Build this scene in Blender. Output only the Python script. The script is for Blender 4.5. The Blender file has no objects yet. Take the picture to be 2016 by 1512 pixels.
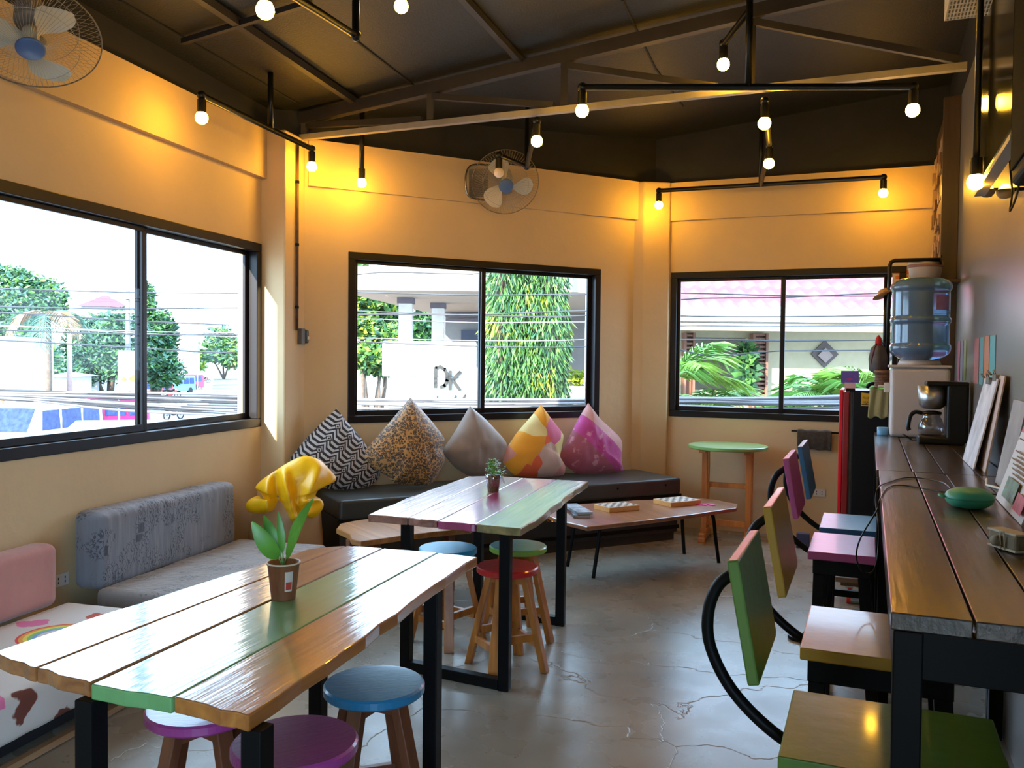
import bpy, math, random
from mathutils import Vector, Matrix
R = math.radians
random.seed(7)
C = bpy.context.scene.collection
SC = bpy.context.scene

# ------------------------------------------------------------------ camera, sky, sun, exposure
FPX, PITCH, ROLL, EYE = 1690.0, R(1.647), R(0.636), 1.5
cp, sp, cr, sr = math.cos(PITCH), math.sin(PITCH), math.cos(ROLL), math.sin(ROLL)
FWD = Vector((0, cp, -sp)); _u = Vector((0, sp, cp)); _r = Vector((1, 0, 0))
RIGHT = cr * _r + sr * _u; UP = -sr * _r + cr * _u
cam = bpy.data.cameras.new('camera'); co = bpy.data.objects.new('camera', cam); C.objects.link(co)
cam.sensor_width = 36.0; cam.lens = 36.0 * FPX / 2016.0; cam.clip_start = 0.05; cam.clip_end = 600
m = Matrix((RIGHT, UP, -FWD)).transposed().to_4x4(); m.translation = Vector((0, 0, EYE)); co.matrix_world = m
SC.camera = co
SC.view_settings.view_transform = 'Standard'; SC.view_settings.look = 'None'
SC.view_settings.exposure = 1.35; SC.view_settings.gamma = 1.0; SC.view_settings.use_curve_mapping = False

w = bpy.data.worlds.new('sky'); SC.world = w; w.use_nodes = True
nt = w.node_tree; bg = nt.nodes['Background']
bg.inputs['Color'].default_value = (0.48, 0.73, 1.0, 1); bg.inputs['Strength'].default_value = 4.2

sun = bpy.data.lights.new('sun', 'SUN'); sun.energy = 8.0; sun.angle = R(0.6); sun.color = (1.0, 0.93, 0.8)
so = bpy.data.objects.new('sun', sun); C.objects.link(so)
SUN_YAW, SUN_ALT = R(30), R(21)
sd = Vector((math.sin(SUN_YAW) * math.cos(SUN_ALT), math.cos(SUN_YAW) * math.cos(SUN_ALT), -math.sin(SUN_ALT)))
so.rotation_euler = sd.to_track_quat('-Z', 'Y').to_euler(); so.location = (0, -20, 20)

# ------------------------------------------------------------------ frames of the room
EYEV = Vector((0, 0, EYE))
def ray(x, y): return (x - 1008) / FPX * RIGHT - (y - 756) / FPX * UP + FWD
def at(x, y, z=0.0): r = ray(x, y); return EYEV + r * ((z - EYE) / r.z)
def dep(x, y, Y): r = ray(x, y); return EYEV + r * (Y / r.y)
def hit(x, y, p0, n): r = ray(x, y); n = Vector(n); return EYEV + r * ((Vector(p0) - EYEV).dot(n) / r.dot(n))
class Frame:
    """vertical plane: u along it, v out of it"""
    def __init__(s, o, yaw): s.o = Vector(o); s.yaw = yaw; s.u = Vector((math.sin(yaw), math.cos(yaw), 0)); s.v = Vector((math.cos(yaw), -math.sin(yaw), 0)); s.rz = math.pi/2 - yaw
    def P(s, u, v, z): p = s.o + s.u * u + s.v * v; return Vector((p.x, p.y, z))
    def at(s, x, y, v=0.0): return hit(x, y, s.o + s.v * v, s.v)
    def uv(s, p): q = Vector(p) - s.o; return q.dot(s.u), q.dot(s.v), p[2]
FL = Frame((-1.774, 6.224, 0), R(14.5))      # left wall, v into the room
FC = Frame((-1.522, 6.371, 0), R(62.3))      # centre wall, v into the room
FR = Frame((2.129, 7.500, 0), R(112.3))      # right back wall; v into the room (towards camera) is +v
FS = Frame((0, 0, 0), R(22.6))               # side wall axes: v = n to the right, u = s away from the camera
def NS(n, s, z): return FS.P(s, n, z)
FR_v = FR.v                                   # check its sign: must point to the camera
if FR_v.dot(-FR.o) < 0: pass
def atN(x, y, n): return FS.at(x, y, n)
def atS(x, y, s): return hit(x, y, FS.u * s, FS.u)
WALLN = 0.53
CTOP = 1.05
def roofz(p): return 3.69 + 0.0985 * Vector((p[0], p[1], 0)).dot(FS.v)
RN = Vector((-0.0985 * FS.v.x, -0.0985 * FS.v.y, 1)).normalized()
def onroof(x, y, off=0.0): return hit(x, y, (0, 0, 3.69 - off), RN)

# ------------------------------------------------------------------ materials
MATS = {}
def newmat(name):
    mt = bpy.data.materials.new(name); mt.use_nodes = True
    b = mt.node_tree.nodes['Principled BSDF']; return mt, mt.node_tree, b
def N(nt, t, **k):
    n = nt.nodes.new(t)
    for a, v in k.items():
        if a in n.inputs: n.inputs[a].default_value = v
        else: setattr(n, a, v)
    return n
def c4(c): return (c[0], c[1], c[2], 1.0)
def ramp(nt, fac, stops, mode='LINEAR'):
    r = N(nt, 'ShaderNodeValToRGB'); r.color_ramp.interpolation = mode
    els = r.color_ramp.elements
    while len(els) < len(stops): els.new(0.5)
    for e, (p, c) in zip(els, stops): e.position = p; e.color = c4(c)
    nt.links.new(fac, r.inputs['Fac']); return r.outputs['Color']
def coords(nt, scale=(1, 1, 1), rot=(0, 0, 0)):
    tc = N(nt, 'ShaderNodeTexCoord'); mp = N(nt, 'ShaderNodeMapping')
    mp.inputs['Scale'].default_value = scale; mp.inputs['Rotation'].default_value = rot
    nt.links.new(tc.outputs['Object'], mp.inputs['Vector']); return mp.outputs['Vector']
def M(name, col, rough=0.5, metal=0.0, var=0.12, scale=6.0, bump=0.0, bscale=60.0, coat=0.0, spec=0.5, sheen=0.0, stretch=(1, 1, 1), trans=0.0):
    if name in MATS: return MATS[name]
    mt, nt, b = newmat(name)
    vec = coords(nt, stretch)
    if var > 0:
        no = N(nt, 'ShaderNodeTexNoise', Scale=scale, Detail=4.0); nt.links.new(vec, no.inputs['Vector'])
        lo = tuple(max(0, c * (1 - var)) for c in col); hi = tuple(min(1, c * (1 + var)) for c in col)
        nt.links.new(ramp(nt, no.outputs['Fac'], [(0.3, lo), (0.7, hi)]), b.inputs['Base Color'])
    else: b.inputs['Base Color'].default_value = c4(col)
    if bump > 0:
        n2 = N(nt, 'ShaderNodeTexNoise', Scale=bscale, Detail=3.0); nt.links.new(vec, n2.inputs['Vector'])
        bp = N(nt, 'ShaderNodeBump', Strength=bump, Distance=0.01); nt.links.new(n2.outputs['Fac'], bp.inputs['Height']); nt.links.new(bp.outputs['Normal'], b.inputs['Normal'])
    b.inputs['Roughness'].default_value = rough; b.inputs['Metallic'].default_value = metal
    b.inputs['Coat Weight'].default_value = coat; b.inputs['Coat Roughness'].default_value = 0.08
    b.inputs['Specular IOR Level'].default_value = spec
    b.inputs['Sheen Weight'].default_value = sheen
    if trans: b.inputs['Transmission Weight'].default_value = trans
    MATS[name] = mt; return mt
def wood(name, c1, c2, rough=0.35, coat=0.0, axis='Y', scale=1.0, coatr=0.06, bump=0.15):
    """grain runs along the given local axis"""
    if name in MATS: return MATS[name]
    mt, nt, b = newmat(name)
    st = {'X': (0.6, 9, 9), 'Y': (9, 0.6, 9), 'Z': (9, 9, 0.6)}[axis]
    vec = coords(nt, tuple(a * scale for a in st))
    no = N(nt, 'ShaderNodeTexNoise', Scale=2.2, Detail=6.0, Distortion=0.6); nt.links.new(vec, no.inputs['Vector'])
    mid = tuple((a + b_) / 2 for a, b_ in zip(c1, c2))
    nt.links.new(ramp(nt, no.outputs['Fac'], [(0.3, c1), (0.5, mid), (0.7, c2)]), b.inputs['Base Color'])
    n2 = N(nt, 'ShaderNodeTexNoise', Scale=6.0, Detail=4.0); nt.links.new(vec, n2.inputs['Vector'])
    bp = N(nt, 'ShaderNodeBump', Strength=bump, Distance=0.004); nt.links.new(n2.outputs['Fac'], bp.inputs['Height'])
    nt.links.new(bp.outputs['Normal'], b.inputs['Normal']); nt.links.new(bp.outputs['Normal'], b.inputs['Coat Normal'])
    b.inputs['Roughness'].default_value = rough; b.inputs['Coat Weight'].default_value = coat; b.inputs['Coat Roughness'].default_value = coatr
    MATS[name] = mt; return mt
def emis(name, col, st):
    if name in MATS: return MATS[name]
    mt, nt, b = newmat(name); b.inputs['Base Color'].default_value = c4(col)
    b.inputs['Emission Color'].default_value = c4(col); b.inputs['Emission Strength'].default_value = st
    MATS[name] = mt; return mt
def glass(name, tint=(0.97, 0.99, 1.0), gl=0.06, rough=0.02):
    if name in MATS: return MATS[name]
    mt = bpy.data.materials.new(name); mt.use_nodes = True; nt = mt.node_tree; nt.nodes.clear()
    o = N(nt, 'ShaderNodeOutputMaterial'); t = N(nt, 'ShaderNodeBsdfTransparent'); t.inputs['Color'].default_value = c4(tint)
    g = N(nt, 'ShaderNodeBsdfGlossy', Roughness=rough); mx = N(nt, 'ShaderNodeMixShader', Fac=gl)
    nt.links.new(t.outputs[0], mx.inputs[1]); nt.links.new(g.outputs[0], mx.inputs[2]); nt.links.new(mx.outputs[0], o.inputs['Surface'])
    MATS[name] = mt; return mt

WALL = M('cream_paint', (0.62, 0.445, 0.245), 0.65, var=0.05, scale=1.5, bump=0.25, bscale=14)
BLACKSTEEL = M('black_steel', (0.005, 0.0055, 0.0065), 0.42, var=0.1, spec=0.12)
PIPE = M('black_pipe', (0.008, 0.0075, 0.008), 0.3, metal=0.1, var=0.2, spec=0.4)
FRAMEM = M('dark_bronze_aluminium', (0.012, 0.009, 0.0095), 0.35, metal=0.2, var=0.1, spec=0.3)

# ------------------------------------------------------------------ mesh building
def tag(o, label=None, cat=None, group=None, kind=None):
    if label: o['label'] = label
    if cat: o['category'] = cat
    if group: o['group'] = group
    if kind: o['kind'] = kind
    return o
def thing(name, label, cat, loc=(0, 0, 0), rz=0.0, group=None, kind=None):
    e = bpy.data.objects.new(name, None); C.objects.link(e); e.empty_display_size = 0.05
    e.location = loc; e.rotation_euler = (0, 0, rz); tag(e, label, cat, group, kind); return e
def inv(e): return (Matrix.Translation(e.location) @ Matrix.Rotation(e.rotation_euler.z, 4, 'Z')).inverted()
def frame_of(t, n=None):
    t = Vector(t).normalized(); a = Vector((0, 0, 1)) if abs(t.z) < 0.9 else Vector((1, 0, 0))
    x = t.cross(a).normalized(); y = t.cross(x).normalized(); return x, y
class MB:
    def __init__(s): s.v = []; s.f = []; s.mi = []; s.cur = 0
    def add(s, vs, fs):
        b = len(s.v); s.v += [Vector(p) for p in vs]; s.f += [tuple(b + i for i in f) for f in fs]; s.mi += [s.cur] * len(fs); return s
    def box(s, c, d, rz=0.0, mtx=None):
        c = Vector(c); hx, hy, hz = d[0] / 2, d[1] / 2, d[2] / 2
        vs = [Vector((x, y, z)) for z in (-hz, hz) for x, y in ((-hx, -hy), (hx, -hy), (hx, hy), (-hx, hy))]
        rot = mtx or Matrix.Rotation(rz, 3, 'Z')
        return s.add([c + rot @ p for p in vs], [(3, 2, 1, 0), (4, 5, 6, 7), (0, 1, 5, 4), (1, 2, 6, 5), (2, 3, 7, 6), (3, 0, 4, 7)])
    def bx(s, x0, x1, y0, y1, z0, z1): return s.box(((x0 + x1) / 2, (y0 + y1) / 2, (z0 + z1) / 2), (abs(x1 - x0), abs(y1 - y0), abs(z1 - z0)))
    def bar(s, a, b, w, h=None, up=None, w2=None, h2=None):
        """square bar between two points"""
        a, b = Vector(a), Vector(b); h = h or w; w2 = w2 or w; h2 = h2 or h; t = (b - a).normalized()
        if up is None: x, y = frame_of(t)
        else: x = t.cross(Vector(up)).normalized(); y = x.cross(t).normalized()
        vs = []
        for p, ww, hh in ((a, w, h), (b, w2, h2)):
            for sx, sy in ((-1, -1), (1, -1), (1, 1), (-1, 1)): vs.append(p + x * sx * ww / 2 + y * sy * hh / 2)
        return s.add(vs, [(3, 2, 1, 0), (4, 5, 6, 7), (0, 1, 5, 4), (1, 2, 6, 5), (2, 3, 7, 6), (3, 0, 4, 7)])
    def prism(s, pts, z0, z1):
        n = len(pts); vs = [(p[0], p[1], z0 if not callable(z0) else z0(p)) for p in pts] + [(p[0], p[1], z1 if not callable(z1) else z1(p)) for p in pts]
        return s.add(vs, [tuple(range(n))[::-1], tuple(range(n, 2 * n))] + [(i, (i + 1) % n, n + (i + 1) % n, n + i) for i in range(n)])
    def plate(s, pts, t):
        """polygon in 3-D given thickness along -normal"""
        pts = [Vector(p) for p in pts]; nn = Vector((0, 0, 0)); n = len(pts)
        for i in range(n): nn += pts[i].cross(pts[(i + 1) % n])
        nn.normalize(); vs = pts + [p - nn * t for p in pts]
        return s.add(vs, [tuple(range(n)), tuple(range(n, 2 * n))[::-1]] + [((i + 1) % n, i, n + i, n + (i + 1) % n) for i in range(n)])
    def tube(s, pts, r, seg=10, caps=True, closed=False):
        pts = [Vector(p) for p in pts]; n = len(pts); rings = []
        rr = r if isinstance(r, (list, tuple)) else [r] * n
        px = None
        for i, p in enumerate(pts):
            if closed: t = pts[(i + 1) % n] - pts[i - 1]
            else: t = pts[min(i + 1, n - 1)] - pts[max(i - 1, 0)]
            t.normalize()
            if px is None: x, _ = frame_of(t)
            else:
                x = px - t * px.dot(t); x = x.normalized() if x.length > 1e-6 else frame_of(t)[0]
            px = x; y = t.cross(x)
            rings.append([p + (x * math.cos(2 * math.pi * k / seg) + y * math.sin(2 * math.pi * k / seg)) * rr[i] for k in range(seg)])
        vs = [q for rg in rings for q in rg]; fs = []
        m_ = n if closed else n - 1
        for i in range(m_):
            a, b = i * seg, ((i + 1) % n) * seg
            for k in range(seg): k2 = (k + 1) % seg; fs.append((a + k, a + k2, b + k2, b + k))
        if caps and not closed: fs.append(tuple(range(seg))[::-1]); fs.append(tuple(range((n - 1) * seg, n * seg)))
        return s.add(vs, fs)
    def lathe(s, c, prof, seg=32, axis=(0, 0, 1), sq=None):
        """prof: list of (r, h) along axis"""
        c = Vector(c); ax = Vector(axis).normalized()
        if abs(ax.z) > 0.99: x, y = Vector((1, 0, 0)), Vector((0, 1, 0)) * (1 if ax.z > 0 else -1)
        else: x, y = frame_of(ax)
        vs = []; fs = []
        for r_, h in prof:
            for k in range(seg):
                a = 2 * math.pi * k / seg; q = r_ * (sq(a) if sq else 1)
                vs.append(c + ax * h + (x * math.cos(a) + y * math.sin(a)) * q)
        for i in range(len(prof) - 1):
            for k in range(seg): k2 = (k + 1) % seg; fs.append((i * seg + k, i * seg + k2, (i + 1) * seg + k2, (i + 1) * seg + k))
        if prof[0][0] > 1e-4: fs.append(tuple(range(seg))[::-1])
        if prof[-1][0] > 1e-4: fs.append(tuple(range((len(prof) - 1) * seg, len(prof) * seg)))
        return s.add(vs, fs)
    def ball(s, c, r, seg=16, rings=10):
        rx = r if isinstance(r, (tuple, list)) else (r, r, r); c = Vector(c); vs = []; fs = []
        for i in range(rings + 1):
            ph = math.pi * i / rings
            for k in range(seg):
                a = 2 * math.pi * k / seg; vs.append(c + Vector((rx[0] * math.sin(ph) * math.cos(a), rx[1] * math.sin(ph) * math.sin(a), -rx[2] * math.cos(ph))))
        for i in range(rings):
            for k in range(seg): k2 = (k + 1) % seg; fs.append((i * seg + k, i * seg + k2, (i + 1) * seg + k2, (i + 1) * seg + k))
        return s.add(vs, fs)
    def quad(s, a, b, c, d): return s.add([a, b, c, d], [(0, 1, 2, 3)])
    def build(s, name, mats, parent=None, world=False, smooth=False, bevel=0.0, loc=None, rz=0.0, seg=2):
        if not isinstance(mats, (list, tuple)): mats = [mats]
        me = bpy.data.meshes.new(name); vs = s.v
        if world and parent is not None: mi = inv(parent); vs = [mi @ p for p in vs]
        if loc is not None:
            if world: mi = (Matrix.Translation(loc) @ Matrix.Rotation(rz, 4, 'Z')).inverted(); vs = [mi @ p for p in vs]
        me.from_pydata([tuple(p) for p in vs], [], s.f)
        for m_ in mats: me.materials.append(m_)
        if len(mats) > 1: me.polygons.foreach_set('material_index', s.mi)
        if smooth: me.polygons.foreach_set('use_smooth', [True] * len(me.polygons))
        me.validate(); me.update()
        o = bpy.data.objects.new(name, me); C.objects.link(o)
        if parent is not None: o.parent = parent
        if loc is not None: o.location = loc; o.rotation_euler = (0, 0, rz)
        if bevel:
            bv = o.modifiers.new('edge', 'BEVEL'); bv.width = bevel; bv.segments = seg; bv.limit_method = 'ANGLE'; bv.angle_limit = R(35)
        return o
def centre(mb, low=True):
    n = len(mb.v); c = sum(mb.v, Vector()) / n
    if low: c.z = min(p.z for p in mb.v)
    return c
def single(mb, name, mat, label, cat, group=None, kind=None, **k):
    """a thing that is one mesh built in world coordinates; origin at its base"""
    o = mb.build(name, mat, world=True, loc=centre(mb), **k); return tag(o, label, cat, group, kind)
def copy_tree(o, parent=None):
    c = o.copy(); C.objects.link(c)
    if parent is not None: c.parent = parent
    for ch in list(o.children): copy_tree(ch, c)
    return c
def arcpts(c, x, y, r, a0, a1, n):
    return [Vector(c) + Vector(x) * r * math.cos(a0 + (a1 - a0) * i / n) + Vector(y) * r * math.sin(a0 + (a1 - a0) * i / n) for i in range(n + 1)]
def smoothpts(pts, n=6):
    pts = [Vector(p) for p in pts]; out = []
    for i in range(len(pts) - 1):
        p0 = pts[max(i - 1, 0)]; p1 = pts[i]; p2 = pts[i + 1]; p3 = pts[min(i + 2, len(pts) - 1)]
        for k in range(n):
            t = k / n; out.append(0.5 * ((2 * p1) + (p2 - p0) * t + (2 * p0 - 5 * p1 + 4 * p2 - p3) * t * t + (3 * p1 - p0 - 3 * p2 + p3) * t ** 3))
    out.append(pts[-1]); return out
Z3 = Vector((0, 0, 1))

#@@SHELL
# ------------------------------------------------------------------ the room shell
def struct(name, mb, mat, label, cat, parent=None, **k):
    o = mb.build(name, mat, parent=parent, world=parent is not None, **k)
    if parent is None: tag(o, label, cat, kind='structure')
    return o
BACK = -4.5
ISC = None
def isect(p, d, q, e):
    den = d.x * e.y - d.y * e.x; t = ((q.x - p.x) * e.y - (q.y - p.y) * e.x) / den; return p + d * t
cornCR = isect(FC.o, FC.u, FR.o, FR.u)
cornRS = isect(FR.o, FR.u, NS(WALLN, 0, 0), FS.u)
cornLB = isect(FL.o, FL.u, NS(0, BACK, 0), FS.v)
cornSB = NS(WALLN, BACK, 0)
cornLC = isect(FL.o, FL.u, FC.o, FC.u)
uLB = FL.uv(cornLB)[0]; uCR = FC.uv(cornCR)[0]; uLC = FL.uv(cornLC)[0]; uLCc = FC.uv(cornLC)[0]
urCR = FR.uv(cornCR)[0]; urRS = FR.uv(cornRS)[0]
TH = 0.18
def wallbox(mb, F, u0, u1, z0, z1, v0=-TH, v1=0.0, out=1):
    a, b, c, d = F.P(u0, v0 * out, 0), F.P(u1, v0 * out, 0), F.P(u1, v1 * out, 0), F.P(u0, v1 * out, 0)
    mb.prism([a, b, c, d], z0, z1)
def wall_with_window(name, F, u0, u1, wins, z1, label, out=1):
    mb = MB(); cur = u0
    for (a, b, zb, zt) in wins:
        wallbox(mb, F, cur, a, 0, z1, out=out); wallbox(mb, F, a, b, 0, zb, out=out); wallbox(mb, F, a, b, zt, z1, out=out); cur = b
    wallbox(mb, F, cur, u1, 0, z1, out=out)
    return struct(name, mb, WALL, label, 'wall')
WTOP = 3.1
LW = (-2.6, -0.10, 1.0, 2.30); CW = (0.31, 2.585, 1.0, 2.30)
RW = (-0.757, 1.18, 1.0, 2.30)
wall_with_window('wall_left', FL, uLB - 0.2, uLC + 0.05, [LW], WTOP, 'cream painted wall along the street side with the widest window')
wall_with_window('wall_center', FC, uLCc - 0.05, uCR + 0.02, [CW], WTOP, 'cream painted angled wall behind the black settee')
wall_with_window('wall_back', FR, urCR - 0.02, urRS + 0.05, [RW], WTOP, 'cream painted end wall behind the green round table')
# side wall: grey glossy paint
mb = MB(); SO0, SO1 = BACK + .4, -.2     # opening added in the unseen part of the side wall to let in sky light
for a_, b_, z0_, z1_ in ((BACK - .2, SO0, 0, 3.3), (SO0, SO1, 2.7, 3.3), (SO1, FS.uv(cornRS)[0] + .15, 0, 3.3)):
    mb.prism([NS(WALLN, a_, 0), NS(WALLN + TH, a_, 0), NS(WALLN + TH, b_, 0), NS(WALLN, b_, 0)], z0_, z1_)
GREYW = M('grey_gloss_paint', (0.175, 0.16, 0.145), 0.3, var=0.08, scale=2.0, bump=0.06, bscale=3, spec=0.6)
struct('wall_side', mb, GREYW, 'glossy grey painted wall behind the bar counters', 'wall')
# rear wall behind the camera with a wide opening to the street
FB = Frame(NS(0, BACK, 0), FS.yaw + math.pi / 2)
ub0 = FB.uv(cornLB)[0] ; ub1 = FB.uv(cornSB)[0]
mb = MB()
for a, b, z0, z1 in ((ub0 - .2, ub1 + .2, 0, 3.6),):
    wallbox(mb, FB, a, b, z0, z1, v0=0, v1=TH)
struct('wall_rear', mb, WALL, 'cream wall closing the room behind the camera', 'wall')
# floor
FLOOR, nt_, b_ = newmat('polished_concrete')
vec = coords(nt_)
n1 = N(nt_, 'ShaderNodeTexNoise', Scale=1.6, Detail=8.0, Distortion=0.1); nt_.links.new(vec, n1.inputs['Vector'])
nt_.links.new(ramp(nt_, n1.outputs['Fac'], [(0.3, (0.19, 0.165, 0.13)), (0.5, (0.265, 0.235, 0.185)), (0.72, (0.35, 0.31, 0.25))]), b_.inputs['Base Color'])
n2 = N(nt_, 'ShaderNodeTexNoise', Scale=5.0, Detail=6.0); nt_.links.new(vec, n2.inputs['Vector'])
rr = N(nt_, 'ShaderNodeMapRange'); rr.inputs['To Min'].default_value = 0.2; rr.inputs['To Max'].default_value = 0.36
nt_.links.new(n2.outputs['Fac'], rr.inputs['Value']); nt_.links.new(rr.outputs['Result'], b_.inputs['Roughness'])
vo = N(nt_, 'ShaderNodeTexVoronoi', Scale=1.1); vo.feature = 'DISTANCE_TO_EDGE'
n3 = N(nt_, 'ShaderNodeTexNoise', Scale=3.0, Detail=5.0); nt_.links.new(vec, n3.inputs['Vector'])
mxv = N(nt_, 'ShaderNodeVectorMath'); mxv.operation = 'ADD'; sc3 = N(nt_, 'ShaderNodeVectorMath', operation='SCALE'); sc3.inputs['Scale'].default_value = 0.35; nt_.links.new(n3.outputs['Color'], sc3.inputs[0]); nt_.links.new(vec, mxv.inputs[0]); nt_.links.new(sc3.outputs[0], mxv.inputs[1]); nt_.links.new(mxv.outputs[0], vo.inputs['Vector'])
cr_ = N(nt_, 'ShaderNodeMapRange'); cr_.inputs['From Max'].default_value = 0.004; nt_.links.new(vo.outputs['Distance'], cr_.inputs['Value'])
bp_ = N(nt_, 'ShaderNodeBump', Strength=0.25, Distance=0.004); nt_.links.new(cr_.outputs['Result'], bp_.inputs['Height'])
n4 = N(nt_, 'ShaderNodeTexNoise', Scale=2.5, Detail=2.0); nt_.links.new(vec, n4.inputs['Vector'])
bp2 = N(nt_, 'ShaderNodeBump', Strength=0.06, Distance=0.02); nt_.links.new(n4.outputs['Fac'], bp2.inputs['Height']); nt_.links.new(bp_.outputs['Normal'], bp2.inputs['Normal'])
nt_.links.new(bp2.outputs['Normal'], b_.inputs['Normal']); b_.inputs['Specular IOR Level'].default_value = 0.3
b_.inputs['Coat Weight'].default_value = 0.0; b_.inputs['Coat Roughness'].default_value = 0.2
poly = [cornLB, cornSB, cornRS, cornCR, cornLC]
cen = sum(poly, Vector()) / 5
fpoly = [cen + (p - cen) * 1.03 for p in poly]
mb = MB(); mb.prism(fpoly, -0.15, 0.0); struct('floor', mb, FLOOR, 'polished grey concrete floor with hairline cracks', 'floor')
# expansion joints in the slab
mb = MB()
for a, b in ((at(1080, 1420), at(1660, 1512)), (at(640, 1345), at(1300, 1400))): pass
# ceiling: single slope of dark insulated sheets on steel
CEIL = M('dark_roof_insulation', (0.011, 0.0115, 0.013), 0.55, var=0.15, scale=30, bump=0.3, bscale=90)
big = [cen + (p - cen) * 1.12 for p in poly]
mb = MB(); mb.prism(big, lambda p: roofz(p), lambda p: roofz(p) + 0.06)
ceil = struct('ceiling', mb, CEIL, 'dark sloping roof lining with thin seams between sheets', 'ceiling')
mb = MB(); mb.cur = 0
for a, b in (((235, 0), (590, 205)), ((690, 72), (830, 180)), ((1225, 0), (1290, 135)), ((1290, 135), (1345, 210))):
    mb.bar(onroof(*a, .004), onroof(*b, .004), 0.012, 0.008, up=(0, 0, 1))
sm = mb.build('seam_strip', M('seam_black', (0.008, 0.008, 0.008), 0.8, var=0), ceil)
# dark infill between wall tops and roof
mb = MB()
def infill(F, u0, u1, z0, out=1, v0=-TH, v1=-0.02):
    a, b, c, d = F.P(u0, v0 * out, 0), F.P(u1, v0 * out, 0), F.P(u1, v1 * out, 0), F.P(u0, v1 * out, 0)
    mb.prism([a, b, c, d], z0, lambda p: roofz(p) + 0.02)
infill(FL, uLB - .2, uLC + .05, WTOP - .002); infill(FC, uLCc - .05, uCR + .02, WTOP - .002); infill(FR, urCR - .02, urRS + .2, WTOP - .002)
mb.prism([NS(WALLN + .02, BACK - .2, 0), NS(WALLN + TH, BACK - .2, 0), NS(WALLN + TH, 8, 0), NS(WALLN + .02, 8, 0)], 3.298, lambda p: roofz(p) + .02)
struct('wall_upper', mb, M('black_fascia', (0.012, 0.012, 0.015), 0.7, var=0.2), 'black strip closing the gap between wall tops and roof', 'wall')
# shallow beams along the wall tops
BZ = 2.76
mb = MB(); wallbox(mb, FL, uLB, -0.08, BZ, WTOP, v0=-.01, v1=0.045); struct('beam_left', mb, WALL, 'cream plastered beam above the street side window', 'beam')
mb = MB(); wallbox(mb, FC, 0.0, 2.96, BZ, WTOP, v0=-.01, v1=0.03); struct('beam_center', mb, WALL, 'cream plastered beam above the settee window', 'beam')
mb = MB(); wallbox(mb, FR, -0.78, urRS, BZ - .0, WTOP, v0=-.01, v1=0.03); struct('beam_back', mb, WALL, 'cream plastered beam above the pink roof view', 'beam')
# pillars in the corners
mb = MB(); mb.prism([FL.P(-0.09, -.01, 0), FL.P(-0.09, 0.19, 0), FL.P(0.21, 0.19, 0), FL.P(0.35, -.05, 0)], 0, WTOP)
struct('pillar_left', mb, WALL, 'square cream pillar in the corner by the yellow beanbag', 'pillar', bevel=0.012)
pa = FC.P(2.943, 0.0, 0); pb = FR.P(-0.765, 0.03, 0)
mb = MB(); mb.prism([FC.P(2.943, -.05, 0), pa, FC.P(2.99, 0.07, 0), FR.P(-0.765, 0.06, 0), FR.P(-0.765, -.03, 0)], 0, WTOP)
struct('pillar_right', mb, WALL, 'cream pillar in the corner at the end of the black settee', 'pillar', bevel=0.01)

# windows
GL = glass('window_glass', gl=.02)
def window(name, F, w_, mull, label, out=1, fw=0.055):
    u0, u1, z0, z1 = w_
    e = thing(name, label, 'window', F.P((u0 + u1) / 2, 0, z0), 0, kind='structure')
    mb = MB()
    def fb(a, b, c, d, v0, v1): wallbox(mb, F, a, b, c, d, v0=v0, v1=v1)
    fb(u0, u1, z0, z0 + fw, -.09, .012); fb(u0, u1, z1 - fw, z1, -.09, .012); fb(u0, u0 + fw, z0 + fw, z1 - fw, -.09, .012); fb(u1 - fw, u1, z0 + fw, z1 - fw, -.09, .012)
    mb.build('window_frame', FRAMEM, e, world=True, bevel=0.004)
    for k, (a, b, v) in enumerate(((u0 + fw, mull + .022, -.03), (mull - .022, u1 - fw, -.06))):
        mb = MB(); s_ = 0.028; zz0, zz1 = z0 + fw, z1 - fw
        fb(a, b, zz0, zz0 + s_ + .012, v - .022, v); fb(a, b, zz1 - s_, zz1, v - .022, v); fb(a, a + s_, zz0, zz1, v - .022, v); fb(b - s_ - .01, b, zz0, zz1, v - .022, v)
        sh = mb.build('sash', FRAMEM, e, world=True, bevel=0.003)
        mb = MB(); p = [F.P(a + s_, v - .012, zz0 + s_), F.P(b - s_, v - .012, zz0 + s_), F.P(b - s_, v - .012, zz1 - s_), F.P(a + s_, v - .012, zz1 - s_)]
        mb.quad(*p); o = mb.build('pane', GL, sh, world=False)
        o.data.transform(inv(e)); 
    return e
window('window_1', FL, LW, -1.30, 'wide dark framed sliding window showing the street and parked vans', fw=0.06)
window('window_2', FC, CW, 1.46, 'dark framed sliding window above the cushions with the DK sign outside')
window('window_3', FR, RW, 0.212, 'dark framed sliding window looking onto a pink tiled roof')
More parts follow.
